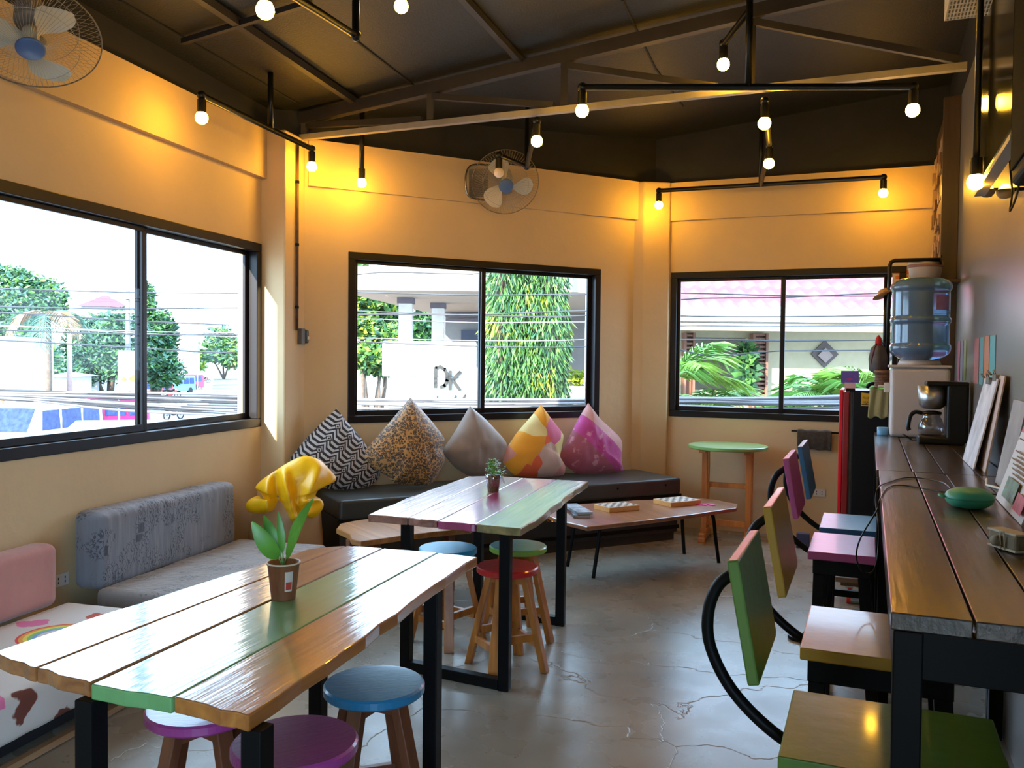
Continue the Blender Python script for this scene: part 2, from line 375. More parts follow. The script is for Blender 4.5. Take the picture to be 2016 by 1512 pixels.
#@@END1
#@@FURN
# ------------------------------------------------------------------ plank tables
def plank_table(name, label, quads, mats, legs, rails, thick, steel, wob=0.006, seed=1, zt=0.75):
    rnd = random.Random(seed)
    q0 = [at(*p, zt) for q in quads for p in q]
    c = sum(q0, Vector()) / len(q0)
    nearm = (at(*quads[0][0], zt) + at(*quads[-1][1], zt)) / 2; farm = (at(*quads[0][2], zt) + at(*quads[-1][3], zt)) / 2
    d = farm - nearm; rz = math.atan2(-d.x, d.y)
    e = thing(name, label, 'table', (c.x, c.y, 0), rz)
    mb = MB()
    nq = len(quads)
    for i, q in enumerate(quads):
        a, b, f0, f1 = [at(*p, zt) for p in q]           # near-left, near-right, far-left, far-right
        mb.cur = i; n = 14; g = 0.0025
        L = []; Rr = []
        for k in range(n + 1):
            t = k / n; l = a.lerp(f0, t); r_ = b.lerp(f1, t); x = (r_ - l).normalized()
            wl = rnd.uniform(-wob, wob) + (0.012 * math.sin(t * 5 + seed) if i == 0 else 0); wr = rnd.uniform(-wob, wob) + (0.014 * math.sin(t * 4.2 + 1) if i == nq - 1 else 0)
            if 0 < i: wl = g
            if i < nq - 1: wr = -g
            L.append(l + x * wl); Rr.append(r_ + x * wr)
        near = [a.lerp(b, t) + (a - f0).normalized() * rnd.uniform(-.006, .008) for t in (0.2, 0.45, 0.7, 0.88)]
        far = [f1.lerp(f0, t) + (f0 - a).normalized() * rnd.uniform(-.005, .006) for t in (0.12, 0.35, 0.6, 0.85)]
        ring = L[::-1][:] ; ring = [L[0]] + near + Rr + far + L[1:][::-1]
        mb.prism([(p.x, p.y) for p in ring], zt - thick, zt)
    mb.build('tabletop', mats, e, world=True, bevel=0.004)
    for p in legs:
        m_ = MB(); m_.box((p[0], p[1], (zt - thick) / 2), (.05, .05, zt - thick), rz); m_.build('leg', steel, e, world=True, bevel=.003)
    for i, j in rails:
        a, b = Vector(legs[i]), Vector(legs[j]); t = (b - a).normalized() * .025
        for nm, z in (('floor_rail', .025),):
            m_ = MB(); m_.bar((a.x + t.x, a.y + t.y, z), (b.x - t.x, b.y - t.y, z), .048, .048, up=(0, 0, 1)); m_.build(nm, steel, e, world=True, bevel=.003)
    return e
VB = dict(rough=0.3, coat=0.9, coatr=0.07)
W_BROWN = wood('varnished_brown_plank', (0.22, 0.07, 0.02), (0.45, 0.18, 0.05), bump=0.25, **VB)
W_AMBER = wood('varnished_amber_plank', (0.28, 0.088, 0.016), (0.52, 0.20, 0.035), bump=0.3, **VB)
W_GREEN = wood('green_painted_plank', (0.13, 0.34, 0.12), (0.16, 0.40, 0.15), bump=0.18, **VB)
W_PINKB = wood('rosy_brown_plank', (0.22, 0.085, 0.055), (0.42, 0.20, 0.15), bump=0.3, **VB)
W_MAG = wood('magenta_painted_plank', (0.34, 0.03, 0.13), (0.46, 0.06, 0.2), bump=0.2, **VB)
W_OLIVE = wood('olive_stained_plank', (0.12, 0.12, 0.05), (0.36, 0.27, 0.10), bump=0.3, **VB)
quads1 = [((-12, 1284), (71, 1315), (600, 1081), (682, 1074)), ((71, 1315), (177, 1345), (682, 1074), (755, 1079)),
          ((177, 1347), (339, 1375), (755, 1079), (862, 1088)), ((341, 1372), (480, 1407), (862, 1088), (945, 1097))]
l1nr = at(507, 1428, .715); l1fr = at(853, 1162, .715); l1nl = at(180, 1372, .715)
dd = (l1nl - l1nr); l1fl = l1fr + (at(612, 1150, .715) - at(853, 1150, .715)).length * dd.normalized() * 1.05
table1 = plank_table('plank_table', 'long brown plank table with one green board nearest the camera', quads1, [W_BROWN, W_BROWN, W_GREEN, W_AMBER],
                     [(p.x, p.y) for p in (l1nr, l1nl, l1fl, l1fr)], [(0, 1), (3, 2)], 0.036, BLACKSTEEL, seed=3)
quads2 = [((723, 1013), (803, 1019), (918, 938), (975, 937)), ((803, 1019), (861, 1025), (975, 937), (1031, 941)),
          ((861, 1026), (937, 1032), (1031, 941), (1095, 944)), ((937, 1032), (1022, 1040), (1095, 944), (1163, 948))]
a_, b_2, c_ = at(993, 1358), at(800, 1318), at(1103, 1231); d_ = c_ + (b_2 - a_)
table2 = plank_table('plank_table', 'plank table of rosy, magenta and olive boards in front of the cushions', quads2, [W_PINKB, W_PINKB, W_MAG, W_OLIVE],
                     [(p.x, p.y) for p in (a_, b_2, d_, c_)], [(0, 1), (3, 2)], 0.036, BLACKSTEEL, seed=9)

# ------------------------------------------------------------------ round stools
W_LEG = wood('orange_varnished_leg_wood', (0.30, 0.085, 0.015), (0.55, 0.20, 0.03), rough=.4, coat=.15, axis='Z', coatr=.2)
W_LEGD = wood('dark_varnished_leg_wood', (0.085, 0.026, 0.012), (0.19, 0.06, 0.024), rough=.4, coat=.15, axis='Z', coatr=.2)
def paintm(name, col, rough=.36, coat=.35, var=.1):
    return M(name, col, rough, var=var, scale=3, bump=.12, bscale=25, coat=coat, stretch=(1, 5, 1))
BLUE = paintm('blue_seat_paint', (0.02, 0.17, 0.33)); TEAL = paintm('teal_seat_paint', (0.02, 0.33, 0.50)); RED = paintm('red_seat_paint', (0.55, 0.02, 0.02))
AQUA = paintm('aqua_seat_paint', (0.10, 0.42, 0.47)); LIME = paintm('lime_edge_paint', (0.22, 0.42, 0.06)); PURPLE = paintm('purple_seat_paint', (0.30, 0.04, 0.20))
def stool(p, rot, seatm, legm, label, edgem=None, h=.5, r=.155, grp='round seat wooden stools'):
    e = thing('round_stool', label, 'stool', (p.x, p.y, 0), rot, grp)
    mb = MB(); mb.lathe((0, 0, 0), [(r - .006, h - .032), (r, h - .026), (r, h - .006), (r - .006, h)], 48)
    if edgem:
        mb.mi = [1] * len(mb.f); mb.mi[-1] = 0; s = mb.build('seat', [seatm, edgem], e)
    else: s = mb.build('seat', seatm, e)
    tops = []
    for k in range(4):
        a = math.pi / 4 + k * math.pi / 2; c_, s_ = math.cos(a), math.sin(a)
        top = Vector((c_ * .085, s_ * .085, h - .032)); foot = Vector((c_ * .195, s_ * .195, 0.0))
        m_ = MB(); m_.bar(top, foot, .05, .032, up=(c_, s_, 0)); 
        for i in range(8):
            if m_.v[i].z < .03: m_.v[i].z = 0
            if m_.v[i].z > h - .05: m_.v[i].z = h - .033
        m_.build('leg', legm, e, bevel=.003); tops.append((top, foot))
    for k, zz in ((0, .17), (2, .17), (1, .13), (3, .13)):
        f = lambda i: tops[i % 4][1].lerp(tops[i % 4][0], zz / (h - .03))
        m_ = MB(); a, b = f(k), f(k + 1); t = (b - a).normalized() * .02; m_.bar(a + t, b - t, .022, .035, up=(0, 0, 1)); m_.build('stretcher', legm, e, bevel=.002)
    for k in (0, 1):
        f = lambda i: tops[i % 4][1].lerp(tops[i % 4][0], .93)
        m_ = MB(); a, b = f(k), f(k + 2); m_.bar(a, b, .03, .04 , up=(0, 0, 1)); m_.build('seat_brace', legm, e)
    return e
FSR = -FS.yaw
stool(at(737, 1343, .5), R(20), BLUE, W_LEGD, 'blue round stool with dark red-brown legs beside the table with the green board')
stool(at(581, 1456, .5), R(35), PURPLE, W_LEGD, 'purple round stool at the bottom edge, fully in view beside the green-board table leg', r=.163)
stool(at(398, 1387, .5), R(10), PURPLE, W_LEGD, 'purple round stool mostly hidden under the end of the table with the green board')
stool(at(999, 1113, .5), R(27), RED, W_LEG, 'red round stool with orange legs under the magenta-board table', r=.15)
stool(at(882, 1077, .5), R(52), TEAL, W_LEG, 'teal blue round stool behind the red stool and left of it')
stool(at(1020, 1073, .5), R(20), AQUA, W_LEG, 'pale aqua round stool with lime green rim behind the red stool', edgem=LIME)

# ------------------------------------------------------------------ bar chairs with hoop backs
def grad_paint(name, base, top, side):
    """seat paint fading between two real paint colours along local x"""
    if name in MATS: return MATS[name]
    mt, nt, b = newmat(name); tc = N(nt, 'ShaderNodeTexCoord'); sx = N(nt, 'ShaderNodeSeparateXYZ'); nt.links.new(tc.outputs['Object'], sx.inputs[0])
    no = N(nt, 'ShaderNodeTexNoise', Scale=9.0, Detail=3.0); nt.links.new(tc.outputs['Object'], no.inputs['Vector'])
    a = N(nt, 'ShaderNodeMath', operation='MULTIPLY_ADD'); a.inputs[1].default_value = 0.12; nt.links.new(no.outputs['Fac'], a.inputs[0]); nt.links.new(sx.outputs[side], a.inputs[2])
    mr = N(nt, 'ShaderNodeMapRange'); mr.inputs['From Min'].default_value = -.12; mr.inputs['From Max'].default_value = .2; nt.links.new(a.outputs[0], mr.inputs['Value'])
    nt.links.new(ramp(nt, mr.outputs['Result'], [(0.35, base), (0.65, top)]), b.inputs['Base Color'])
    b.inputs['Roughness'].default_value = .3; b.inputs['Coat Weight'].default_value = .5; b.inputs['Coat Roughness'].default_value = .12
    MATS[name] = mt; return mt
C_GREEN = M('green_gloss_paint', (0.09, 0.19, 0.025), .32, var=.15, scale=4, bump=.15, bscale=20, coat=.3)
C_YEL = M('yellow_gloss_paint', (0.50, 0.27, 0.012), .32, var=.1, scale=4, bump=.12, bscale=20, coat=.3)
C_PINK = M('pink_gloss_paint', (0.50, 0.06, 0.25), .32, var=.1, scale=4, bump=.1, bscale=20, coat=.3)
C_BLUE = M('blue_gloss_paint', (0.02, 0.14, 0.27), .32, var=.1, scale=4, bump=.1, bscale=20, coat=.3)
def bar_chair(n0, s0, s1, colm, label, depth=.40):
    sm_ = (s0 + s1) / 2; w = s1 - s0; n1 = n0 + depth
    e = thing('bar_chair', label, 'chair', NS(n0 + depth / 2, sm_, 0), FSR, 'hoop backed bar chairs')
    hx, hy = depth / 2, w / 2; zs = .72
    mb = MB(); mb.bx(-hx, hx, -hy, hy, zs - .034, zs); mb.build('seat', colm, e, bevel=.004)
    mb = MB()
    for y in (-hy + .035, hy - .035): mb.bx(-hx + .02, hx - .02, y - .022, y + .022, zs - .095, zs - .034)
    for x in (-hx + .04, hx - .04): mb.bx(x - .02, x + .02, -hy + .05, hy - .05, zs - .095, zs - .034)
    mb.build('seat_frame', BLACKSTEEL, e, bevel=.003)
    for x in (-hx + .045, hx - .045):
        for y in (-hy + .035, hy - .035):
            sp_ = 1 if x > 0 else 0
            mb = MB(); mb.bar((x, y, zs - .095), (x + (.05 if sp_ else -.01), y, 0), .045, .045, up=(0, 1, 0)); mb.build('leg', BLACKSTEEL, e, bevel=.003)
    mb = MB()
    for y in (-hy + .035, hy - .035):
        mb.bx(-hx + .03, hx - .0, y - .012, y + .012, .30, .335)
    mb.bx(-hx + .03, -hx + .055, -hy + .05, hy - .05, .30, .335); mb.bx(hx - .03, hx - .005, -hy + .05, hy - .05, .30, .335)
    mb.build('footrest', BLACKSTEEL, e, bevel=.002)
    # hoop tube: under the seat, out past the rear edge, up to the back board
    pts = [(-hx + .16, 0, zs - .075), (-hx + .06, 0, zs - .07), (-hx - .03, 0, zs - .03), (-hx - .115, 0, zs + .045), (-hx - .165, 0, zs + .135), (-hx - .172, 0, zs + .215), (-hx - .15, 0, zs + .28), (-hx - .105, 0, zs + .318)]
    mb = MB(); mb.tube(smoothpts(pts, 7), .0135, 12); mb.build('hoop_tube', BLACKSTEEL, e, smooth=True)
    # back board leaning outward
    zb, zt = zs + .125, zs + .375; xb, xt = -hx - .062, -hx - .108; bw = hy * .93
    out = [(-bw, 0), (bw * .9, 0), (bw, .035), (bw, 1 - .03), (bw * .96, 1), (-bw, 1)]
    ring = [Vector((xb + (xt - xb) * t, y, zb + (zt - zb) * t)) for y, t in out]
    mb = MB(); mb.plate(ring[::-1], .024); mb.build('backrest', colm, e, bevel=.004)
    return e
bar_chair(-.152, 1.755, 2.135, C_GREEN, 'green hoop-backed bar chair at the near end of the counter', depth=.42)
bar_chair(-.160, 2.455, 2.905, C_YEL, 'yellow hoop-backed bar chair between the green and the pink ones')
bar_chair(-.221, 3.735, 4.175, C_PINK, 'pink hoop-backed bar chair between the yellow and the blue ones', depth=.262)
bar_chair(-.205, 4.30, 4.74, C_BLUE, 'blue hoop-backed bar chair at the far end of the counter, next to the cooler', depth=.262)

# ------------------------------------------------------------------ bar counters
W_DARK = wood('dark_varnished_counter', (0.028, 0.018, 0.012), (0.085, 0.052, 0.034), rough=.3, coat=.45, coatr=.16, bump=.3)
def counter(s0, s1, n0, n1, label):
    sm_ = (s0 + s1) / 2
    e = thing('bar_counter', label, 'counter', NS((n0 + n1) / 2, sm_, 0), FSR)
    hx, hy = (n1 - n0) / 2, (s1 - s0) / 2; mb = MB(); k = 4; ws = [0, .28, .52, .78, 1.0]
    rnd = random.Random(int(s0 * 10))
    for i in range(k):
        x0, x1 = -hx + 2 * hx * ws[i] + (.002 if i else 0), -hx + 2 * hx * ws[i + 1] - .002
        cut = rnd.uniform(-.2, .3) * hy if i != 0 else None
        if cut is None: mb.bx(x0, x1, -hy, hy, CTOP - .032, CTOP)
        else: mb.bx(x0, x1, -hy, cut - .0015, CTOP - .032, CTOP); mb.bx(x0, x1, cut + .0015, hy, CTOP - .032, CTOP - .001)
    mb.build('countertop', W_DARK, e, bevel=.0025)
    mb = MB()
    for x in (-hx + .025, hx - .03): mb.bx(x - .02, x + .02, -hy + .03, hy - .03, CTOP - .12, CTOP - .033)
    for y in (-hy + .03, hy - .03): mb.bx(-hx + .01, hx - .01, y - .02, y + .02, CTOP - .12, CTOP - .033)
    mb.build('apron', BLACKSTEEL, e, bevel=.002)
    for x in (-hx + .03, hx - .2 if False else hx - .03):
        for y in (-hy + .03, hy - .03):
            mb = MB(); mb.box((x, y, (CTOP - .034) / 2), (.05, .05, CTOP - .034)); mb.build('leg', BLACKSTEEL, e, bevel=.003)
    return e
counter(1.69, 3.932, .045, WALLN - .005, 'dark plank bar counter with the green case on it')
counter(3.938, 6.085, .036, WALLN - .005, 'dark plank bar counter carrying the water dispenser')

# ------------------------------------------------------------------ tall round table
e = thing('round_table', 'tall round table with a green top standing against the end wall', 'table', at(1428, 1075, 0) , R(-22))
gt = at(1427, 880, .82); e.location = (gt.x, gt.y, 0)
e.location = at(1430, 1064, 0)
zt_ = 1.5 - (880 - 716) / FPX * (e.location.y)
mb = MB(); mb.lathe((0, 0, 0), [(.315, zt_ - .03), (.325, zt_ - .024), (.325, zt_ - .004), (.318, zt_)], 56); mb.build('tabletop', M('green_table_paint', (0.18, 0.36, 0.10), .3, var=.08, coat=.4), e)
for x in (-.18, .18):
    for y in (-.05, .05):
        mb = MB(); mb.box((x, y, (zt_ - .03) / 2 + .02), (.045, .04, zt_ - .07)); mb.build('leg', W_LEG, e, bevel=.003)
    mb = MB(); mb.bx(x - .028, x + .028, -.17, .17, .02, .07); mb.bx(x - .03, x + .03, -.19, -.14, 0, .04); mb.bx(x - .03, x + .03, .14, .19, 0, .04); mb.bx(x - .028, x + .028, -.08, .08, .055, .1); mb.build('foot', W_LEG, e, bevel=.006)
    mb = MB(); mb.bx(x - .025, x + .025, -.2, .2, zt_ - .06, zt_ - .031); mb.build('top_bearer', W_LEG, e)
for z_a, z_b in ((.12, .17), (zt_ - .36, zt_ - .32)): mb = MB(); mb.bx(-.155, .155, -.02, .02, z_a, z_b); mb.build('stretcher', W_LEG, e, bevel=.003)

# ------------------------------------------------------------------ black settee along the angled wall
VINYL = M('black_vinyl', (0.032, 0.036, 0.034), .38, var=.15, scale=5, bump=.12, bscale=12, spec=.6)
SZ = .525
S0, S1, SV0, SV1 = 0.05, 2.97, .035, .68
e = thing('settee', 'long black upholstered bench settee below the angled wall window', 'settee', FC.P((S0 + S1) / 2, (SV0 + SV1) / 2, 0), FC.rz)
hx, hy = (S1 - S0) / 2, (SV1 - SV0) / 2
mb = MB(); mb.bx(-hx, hx, -hy, hy, .39, SZ); mb.build('seat_cushion', VINYL, e, bevel=.02, seg=3)
mb = MB(); mb.bx(-hx + .01, hx - .01, -hy + .03, hy - .02, .07, .388); mb.build('base', M('black_painted_board', (.018, .018, .02), .5, var=.2), e, bevel=.003)
mb = MB(); mb.bx(-hx + .04, hx - .03, -hy + .05, hy - .04, 0, .07); mb.build('plinth', M('dark_plinth', (.02, .018, .018), .6, var=.2), e)
mb = MB(); mb.bx(-hx + .0, hx + .015, -hy + .01, -hy + .03, .36, .392); mb.bx(-hx, hx, -hy + .02, -hy + .032, .1, .13); mb.build('base_rail', BLACKSTEEL, e, bevel=.002)
for uu in (.52, 1.1, 1.8, 2.3, 2.78):
    mb = MB(); mb.lathe((uu - hx - .02, -hy - .001, .475), [(.011, 0), (.009, .005), (.0, .007)], 14, axis=(0, -1, 0)); mb.build('stud', BLACKSTEEL, e, smooth=True)
# ------------------------------------------------------------------ coffee bench and live-edge bench
W_BENCH = wood('honey_bench_wood', (0.22, 0.085, 0.028), (0.42, 0.19, 0.075), rough=.3, coat=.6, axis='X', coatr=.12)
def benchtop(name, label, cat, px, z, thick, legf, mat, steel_, seed=2):
    P = [at(*p, z) for p in px]; c = sum(P, Vector()) / len(P); d = P[1] - P[0]; rz = math.atan2(d.y, d.x)
    e = thing(name, label, cat, (c.x, c.y, 0), rz); rnd = random.Random(seed); ring = []
    for i in range(len(P)):
        a, b = P[i], P[(i + 1) % len(P)]; n = max(2, int((b - a).length / .08))
        for k in range(n):
            p = a.lerp(b, k / n); nrm = Vector((b.y - a.y, a.x - b.x, 0)).normalized(); ring.append(p + nrm * rnd.uniform(-.007, .007))
    mb = MB(); mb.prism([(p.x, p.y) for p in ring], z - thick, z); mb.build('tabletop', mat, e, world=True, bevel=.006)
    legf(e, z - thick); return e
def steel_legs(e, zt):
    for tp, ft in (((1120, 1030), (1117, 1115)), ((1178, 1052), (1168, 1138)), ((1345, 1000), (1347, 1090)), ((1392, 1008), (1415, 1108))):
        f = at(*ft, 0); t = at(*tp, zt); inward = (Vector((e.location.x, e.location.y, zt)) - f); inward.z = 0; inward.normalize()
        top = f + inward * .16; top.z = zt; kn = f + inward * .06; kn.z = zt - .06
        mb = MB(); mb.tube(smoothpts([top, (top + kn) / 2 + Vector((0, 0, .012)), kn, f.lerp(kn, .5) , f], 6), .0135, 10); mb.build('leg', BLACKSTEEL, e, world=True, smooth=True)
bench1 = benchtop('coffee_bench', 'low brown bench table with dark steel legs holding two chessboards', 'bench',
         [(1088, 1018), (1110, 1027), (1155, 1037), (1290, 1022), (1452, 1000), (1453, 992), (1410, 984), (1380, 980), (1250, 985), (1120, 994), (1062, 1005)][::1], .44, .028, steel_legs, wood('honey_bench_top', (0.20, 0.075, 0.03), (0.34, 0.14, 0.06), rough=.3, coat=.6, axis='X', coatr=.12), BLACKSTEEL)
def wood_legs(e, zt):
    for p in ((692, 1062), (885, 1040), (740, 1043)):
        q = at(*p, zt); mb = MB(); mb.box((q.x, q.y, zt / 2), (.06, .05, zt), e.rotation_euler.z); mb.build('leg', W_LEGD, e, world=True, bevel=.004)
bench2 = benchtop('live_edge_bench', 'low honey-coloured live edge bench between the beanbag and the magenta-board table', 'bench',
         [(663, 1040), (690, 1052), (693, 1061), (712, 1066), (800, 1052), (925, 1040), (948, 1030), (920, 1020), (800, 1023), (722, 1021), (668, 1031)], .44, .035, wood_legs, wood('honey_live_edge', (0.30, 0.12, 0.03), (0.52, 0.25, 0.08), rough=.35, coat=.4, axis='X', coatr=.15), None, seed=5)

# ------------------------------------------------------------------ low sofas along the street wall
def soft_box(c, d, r=.03, nx=14, nz=10, wr=.006, seed=0, ny=3):
    """rounded, slightly wrinkled upholstery block in local axes, made of a dense grid"""
    from mathutils import noise
    me = bmesh_box(c, d, (nx, ny, nz)); out = MB()
    vs = []
    for p in me[0]:
        q = Vector(p) - Vector(c); h = Vector(d) / 2
        core = Vector([max(-h[i] + r, min(h[i] - r, q[i])) for i in range(3)]); dv = q - core
        if dv.length > 1e-6: q = core + dv.normalized() * r
        nn = noise.noise(Vector((q.x * 6 + seed, q.y * 6, q.z * 3))) + .5 * noise.noise(Vector((q.x * 17 + seed, q.y * 15, q.z * 5)))
        qd = q.normalized(); q = q + Vector((qd.x, qd.y, qd.z)) * nn * wr * 1.6
        vs.append(q + Vector(c))
    out.add(vs, me[1]); return out
def bmesh_box(c, d, n):
    import itertools
    vs = []; idx = {}; fs = []; c = Vector(c); d = Vector(d)
    def vert(i, j, k):
        key = (i, j, k)
        if key not in idx: idx[key] = len(vs); vs.append(c + Vector(((i / n[0] - .5) * d.x, (j / n[1] - .5) * d.y, (k / n[2] - .5) * d.z)))
        return idx[key]
    X, Y, Zn = n
    for i in range(X):
        for j in range(Y): fs.append((vert(i, j, 0), vert(i, j + 1, 0), vert(i + 1, j + 1, 0), vert(i + 1, j, 0))); fs.append((vert(i, j, Zn), vert(i + 1, j, Zn), vert(i + 1, j + 1, Zn), vert(i, j + 1, Zn)))
        for k in range(Zn): fs.append((vert(i, 0, k), vert(i + 1, 0, k), vert(i + 1, 0, k + 1), vert(i, 0, k + 1))); fs.append((vert(i, Y, k), vert(i, Y, k + 1), vert(i + 1, Y, k + 1), vert(i + 1, Y, k)))
    for j in range(Y):
        for k in range(Zn): fs.append((vert(0, j, k), vert(0, j, k + 1), vert(0, j + 1, k + 1), vert(0, j + 1, k))); fs.append((vert(X, j, k), vert(X, j + 1, k), vert(X, j + 1, k + 1), vert(X, j, k + 1)))
    return vs, fs
def print_fabric(name, base, ink, sc=1.0):
    mt, nt, b = newmat(name); vec = coords(nt)
    wv = N(nt, 'ShaderNodeTexWave', Scale=14.0 * sc, Distortion=14.0, Detail=3.0); wv.inputs['Detail Scale'].default_value = 2.2; nt.links.new(vec, wv.inputs['Vector'])
    lines = ramp(nt, wv.outputs['Fac'], [(0.80, (0, 0, 0)), (0.86, (1, 1, 1))])
    no = N(nt, 'ShaderNodeTexNoise', Scale=7.0 * sc, Detail=1.0); nt.links.new(vec, no.inputs['Vector']); area = ramp(nt, no.outputs['Fac'], [(0.48, (0, 0, 0)), (0.56, (1, 1, 1))])
    br = N(nt, 'ShaderNodeTexBrick', Scale=9.0 * sc); br.inputs['Color1'].default_value = (0, 0, 0, 1); br.inputs['Color2'].default_value = (0, 0, 0, 1); br.inputs['Mortar'].default_value = (1, 1, 1, 1); br.inputs['Mortar Size'].default_value = .012
    mp2 = N(nt, 'ShaderNodeMapping'); mp2.inputs['Rotation'].default_value = (R(90), 0, R(8)); nt.links.new(vec, mp2.inputs['Vector']); 
    vo = N(nt, 'ShaderNodeTexVoronoi', Scale=7.0 * sc); vo.distance = 'CHEBYCHEV'; nt.links.new(vec, vo.inputs['Vector']); stamp = ramp(nt, vo.outputs['Distance'], [(0.16, (1, 1, 1)), (0.19, (0, 0, 0))])
    so_ = N(nt, 'ShaderNodeTexNoise', Scale=5.0); nt.links.new(vec, so_.inputs['Vector']); sa = ramp(nt, so_.outputs['Fac'], [(0.55, (0, 0, 0)), (0.57, (1, 1, 1))])
    m1 = N(nt, 'ShaderNodeMath', operation='MULTIPLY'); nt.links.new(lines, m1.inputs[0]); nt.links.new(area, m1.inputs[1])
    m2 = N(nt, 'ShaderNodeMath', operation='MULTIPLY'); nt.links.new(stamp, m2.inputs[0]); nt.links.new(sa, m2.inputs[1])
    m3 = N(nt, 'ShaderNodeMath', operation='MAXIMUM'); nt.links.new(m1.outputs[0], m3.inputs[0]); nt.links.new(m2.outputs[0], m3.inputs[1])
    mx = N(nt, 'ShaderNodeMix', data_type='RGBA'); mx.inputs['A'].default_value = c4(base); mx.inputs['B'].default_value = c4(ink)
    ms = N(nt, 'ShaderNodeMath', operation='MULTIPLY'); ms.inputs[1].default_value = .75; nt.links.new(m3.outputs[0], ms.inputs[0]); nt.links.new(ms.outputs[0], mx.inputs['Factor'])
    nt.links.new(mx.outputs['Result'], b.inputs['Base Color']); b.inputs['Roughness'].default_value = .8; b.inputs['Sheen Weight'].default_value = .2
    n5 = N(nt, 'ShaderNodeTexNoise', Scale=5.0, Detail=2.0); st = N(nt, 'ShaderNodeMapping'); st.inputs['Scale'].default_value = (3, 3, .5); nt.links.new(vec, st.inputs['Vector']); nt.links.new(st.outputs['Vector'], n5.inputs['Vector'])
    bp = N(nt, 'ShaderNodeBump', Strength=.7, Distance=.03); nt.links.new(n5.outputs['Fac'], bp.inputs['Height']); nt.links.new(bp.outputs['Normal'], b.inputs['Normal'])
    return mt
GREYFAB = print_fabric('grey_newsprint_fabric', (.20, .205, .235), (.025, .03, .05))
GREYSEAT = print_fabric('beige_newsprint_fabric', (.25, .22, .205), (.06, .055, .065), .8)
e = thing('low_sofa', 'low sofa in grey cloth printed with dark postmarks, between the outlet and the beanbag', 'sofa', FL.P(-1.30, .45, 0), FL.rz)
def lbox(u0, u1, v0, v1, z0, z1, **k):   # local: x = u, y = -v, relative to the sofa origin
    return soft_box((((u0 + u1) / 2), -(v0 + v1) / 2, (z0 + z1) / 2), (abs(u1 - u0), abs(v1 - v0), z1 - z0), **k)
o_u, o_v = -1.30, .45
L_ = lambda u: u - o_u
K_ = lambda v: v - o_v
mb = lbox(L_(-1.93), L_(-.72), K_(.02), K_(.205), .30, .70, r=.045, nx=60, ny=8, nz=24, wr=.008); mb.build('backrest', GREYFAB, e, smooth=True)
mb = lbox(L_(-1.98), L_(-.70), K_(.205), K_(.84), .15, .33, r=.03, nx=60, ny=24, nz=8, wr=.006, seed=4); mb.build('seat_cushion', GREYSEAT, e, smooth=True)
mb = MB(); mb.bx(L_(-1.95), L_(-.73), -K_(.8), -K_(.04), .0, .15); mb.build('base', M('dark_green_board', (.02, .05, .035), .7, var=.1), e)
# pink backed sofa with printed seat
PINK = M('dusty_pink_suede', (.48, .20, .17), .85, var=.1, scale=4, bump=.3, bscale=18, sheen=.4)
mt, nt, b = newmat('white_storybook_print'); vec = coords(nt)
vo = N(nt, 'ShaderNodeTexVoronoi', Scale=5.2, Randomness=.9); no = N(nt, 'ShaderNodeTexNoise', Scale=9.0, Detail=3.0); nt.links.new(vec, no.inputs['Vector'])
ad = N(nt, 'ShaderNodeVectorMath', operation='MULTIPLY_ADD'); ad.inputs[1].default_value = (.12, .12, .12); nt.links.new(no.outputs['Color'], ad.inputs[0]); nt.links.new(vec, ad.inputs[2]); nt.links.new(ad.outputs[0], vo.inputs['Vector'])
sh = ramp(nt, vo.outputs['Distance'], [(0.40, (1, 1, 1)), (0.42, (0, 0, 0))])
sc_ = N(nt, 'ShaderNodeSeparateColor'); nt.links.new(vo.outputs['Color'], sc_.inputs[0])
colr = ramp(nt, sc_.outputs[0], [(0.0, (.62, .58, .54)), (0.38, (.62, .58, .54)), (0.39, (.16, .045, .03)), (0.66, (.50, .08, .04)), (0.80, (.72, .18, .36)), (0.92, (.65, .25, .05))], 'CONSTANT')
mx = N(nt, 'ShaderNodeMix', data_type='RGBA'); mx.inputs['A'].default_value = (.62, .58, .54, 1); nt.links.new(sh, mx.inputs['Factor']); nt.links.new(colr, mx.inputs['B'])
ds = N(nt, 'ShaderNodeVectorMath', operation='DISTANCE'); ds.inputs[1].default_value = (-0.02, -.02, .34); nt.links.new(vec, ds.inputs[0])
rb = ramp(nt, ds.outputs['Value'], [(0.0, (.7, .66, .62)), (0.085, (.2, .4, .7)), (0.10, (.25, .55, .2)), (0.115, (.8, .7, .1)), (0.13, (.8, .35, .05)), (0.145, (.7, .06, .05)), (0.16, (.0, .0, .0))], 'CONSTANT')
ins = N(nt, 'ShaderNodeMath', operation='LESS_THAN'); ins.inputs[1].default_value = .16; nt.links.new(ds.outputs['Value'], ins.inputs[0])
mx2 = N(nt, 'ShaderNodeMix', data_type='RGBA'); nt.links.new(ins.outputs[0], mx2.inputs['Factor']); nt.links.new(mx.outputs['Result'], mx2.inputs['A']); nt.links.new(rb, mx2.inputs['B'])
nt.links.new(mx2.outputs['Result'], b.inputs['Base Color']); b.inputs['Roughness'].default_value = .8
PRINT = mt
o_u, o_v = -2.55, .5
e = thing('low_sofa', 'low sofa with dusty pink backrest and white seat printed with rainbow figures', 'sofa', FL.P(o_u, o_v, 0), FL.rz)
mb = lbox(L_(-3.5), L_(-2.17), K_(.02), K_(.17), .30, .60, r=.045, nx=50, ny=6, nz=18, wr=.006, seed=8); mb.build('backrest', PINK, e, smooth=True)
mb = lbox(L_(-3.55), L_(-2.13), K_(.175), K_(.85), .13, .31, r=.03, nx=50, ny=24, nz=8, wr=.004, seed=14); mb.build('seat_cushion', PRINT, e, smooth=True)
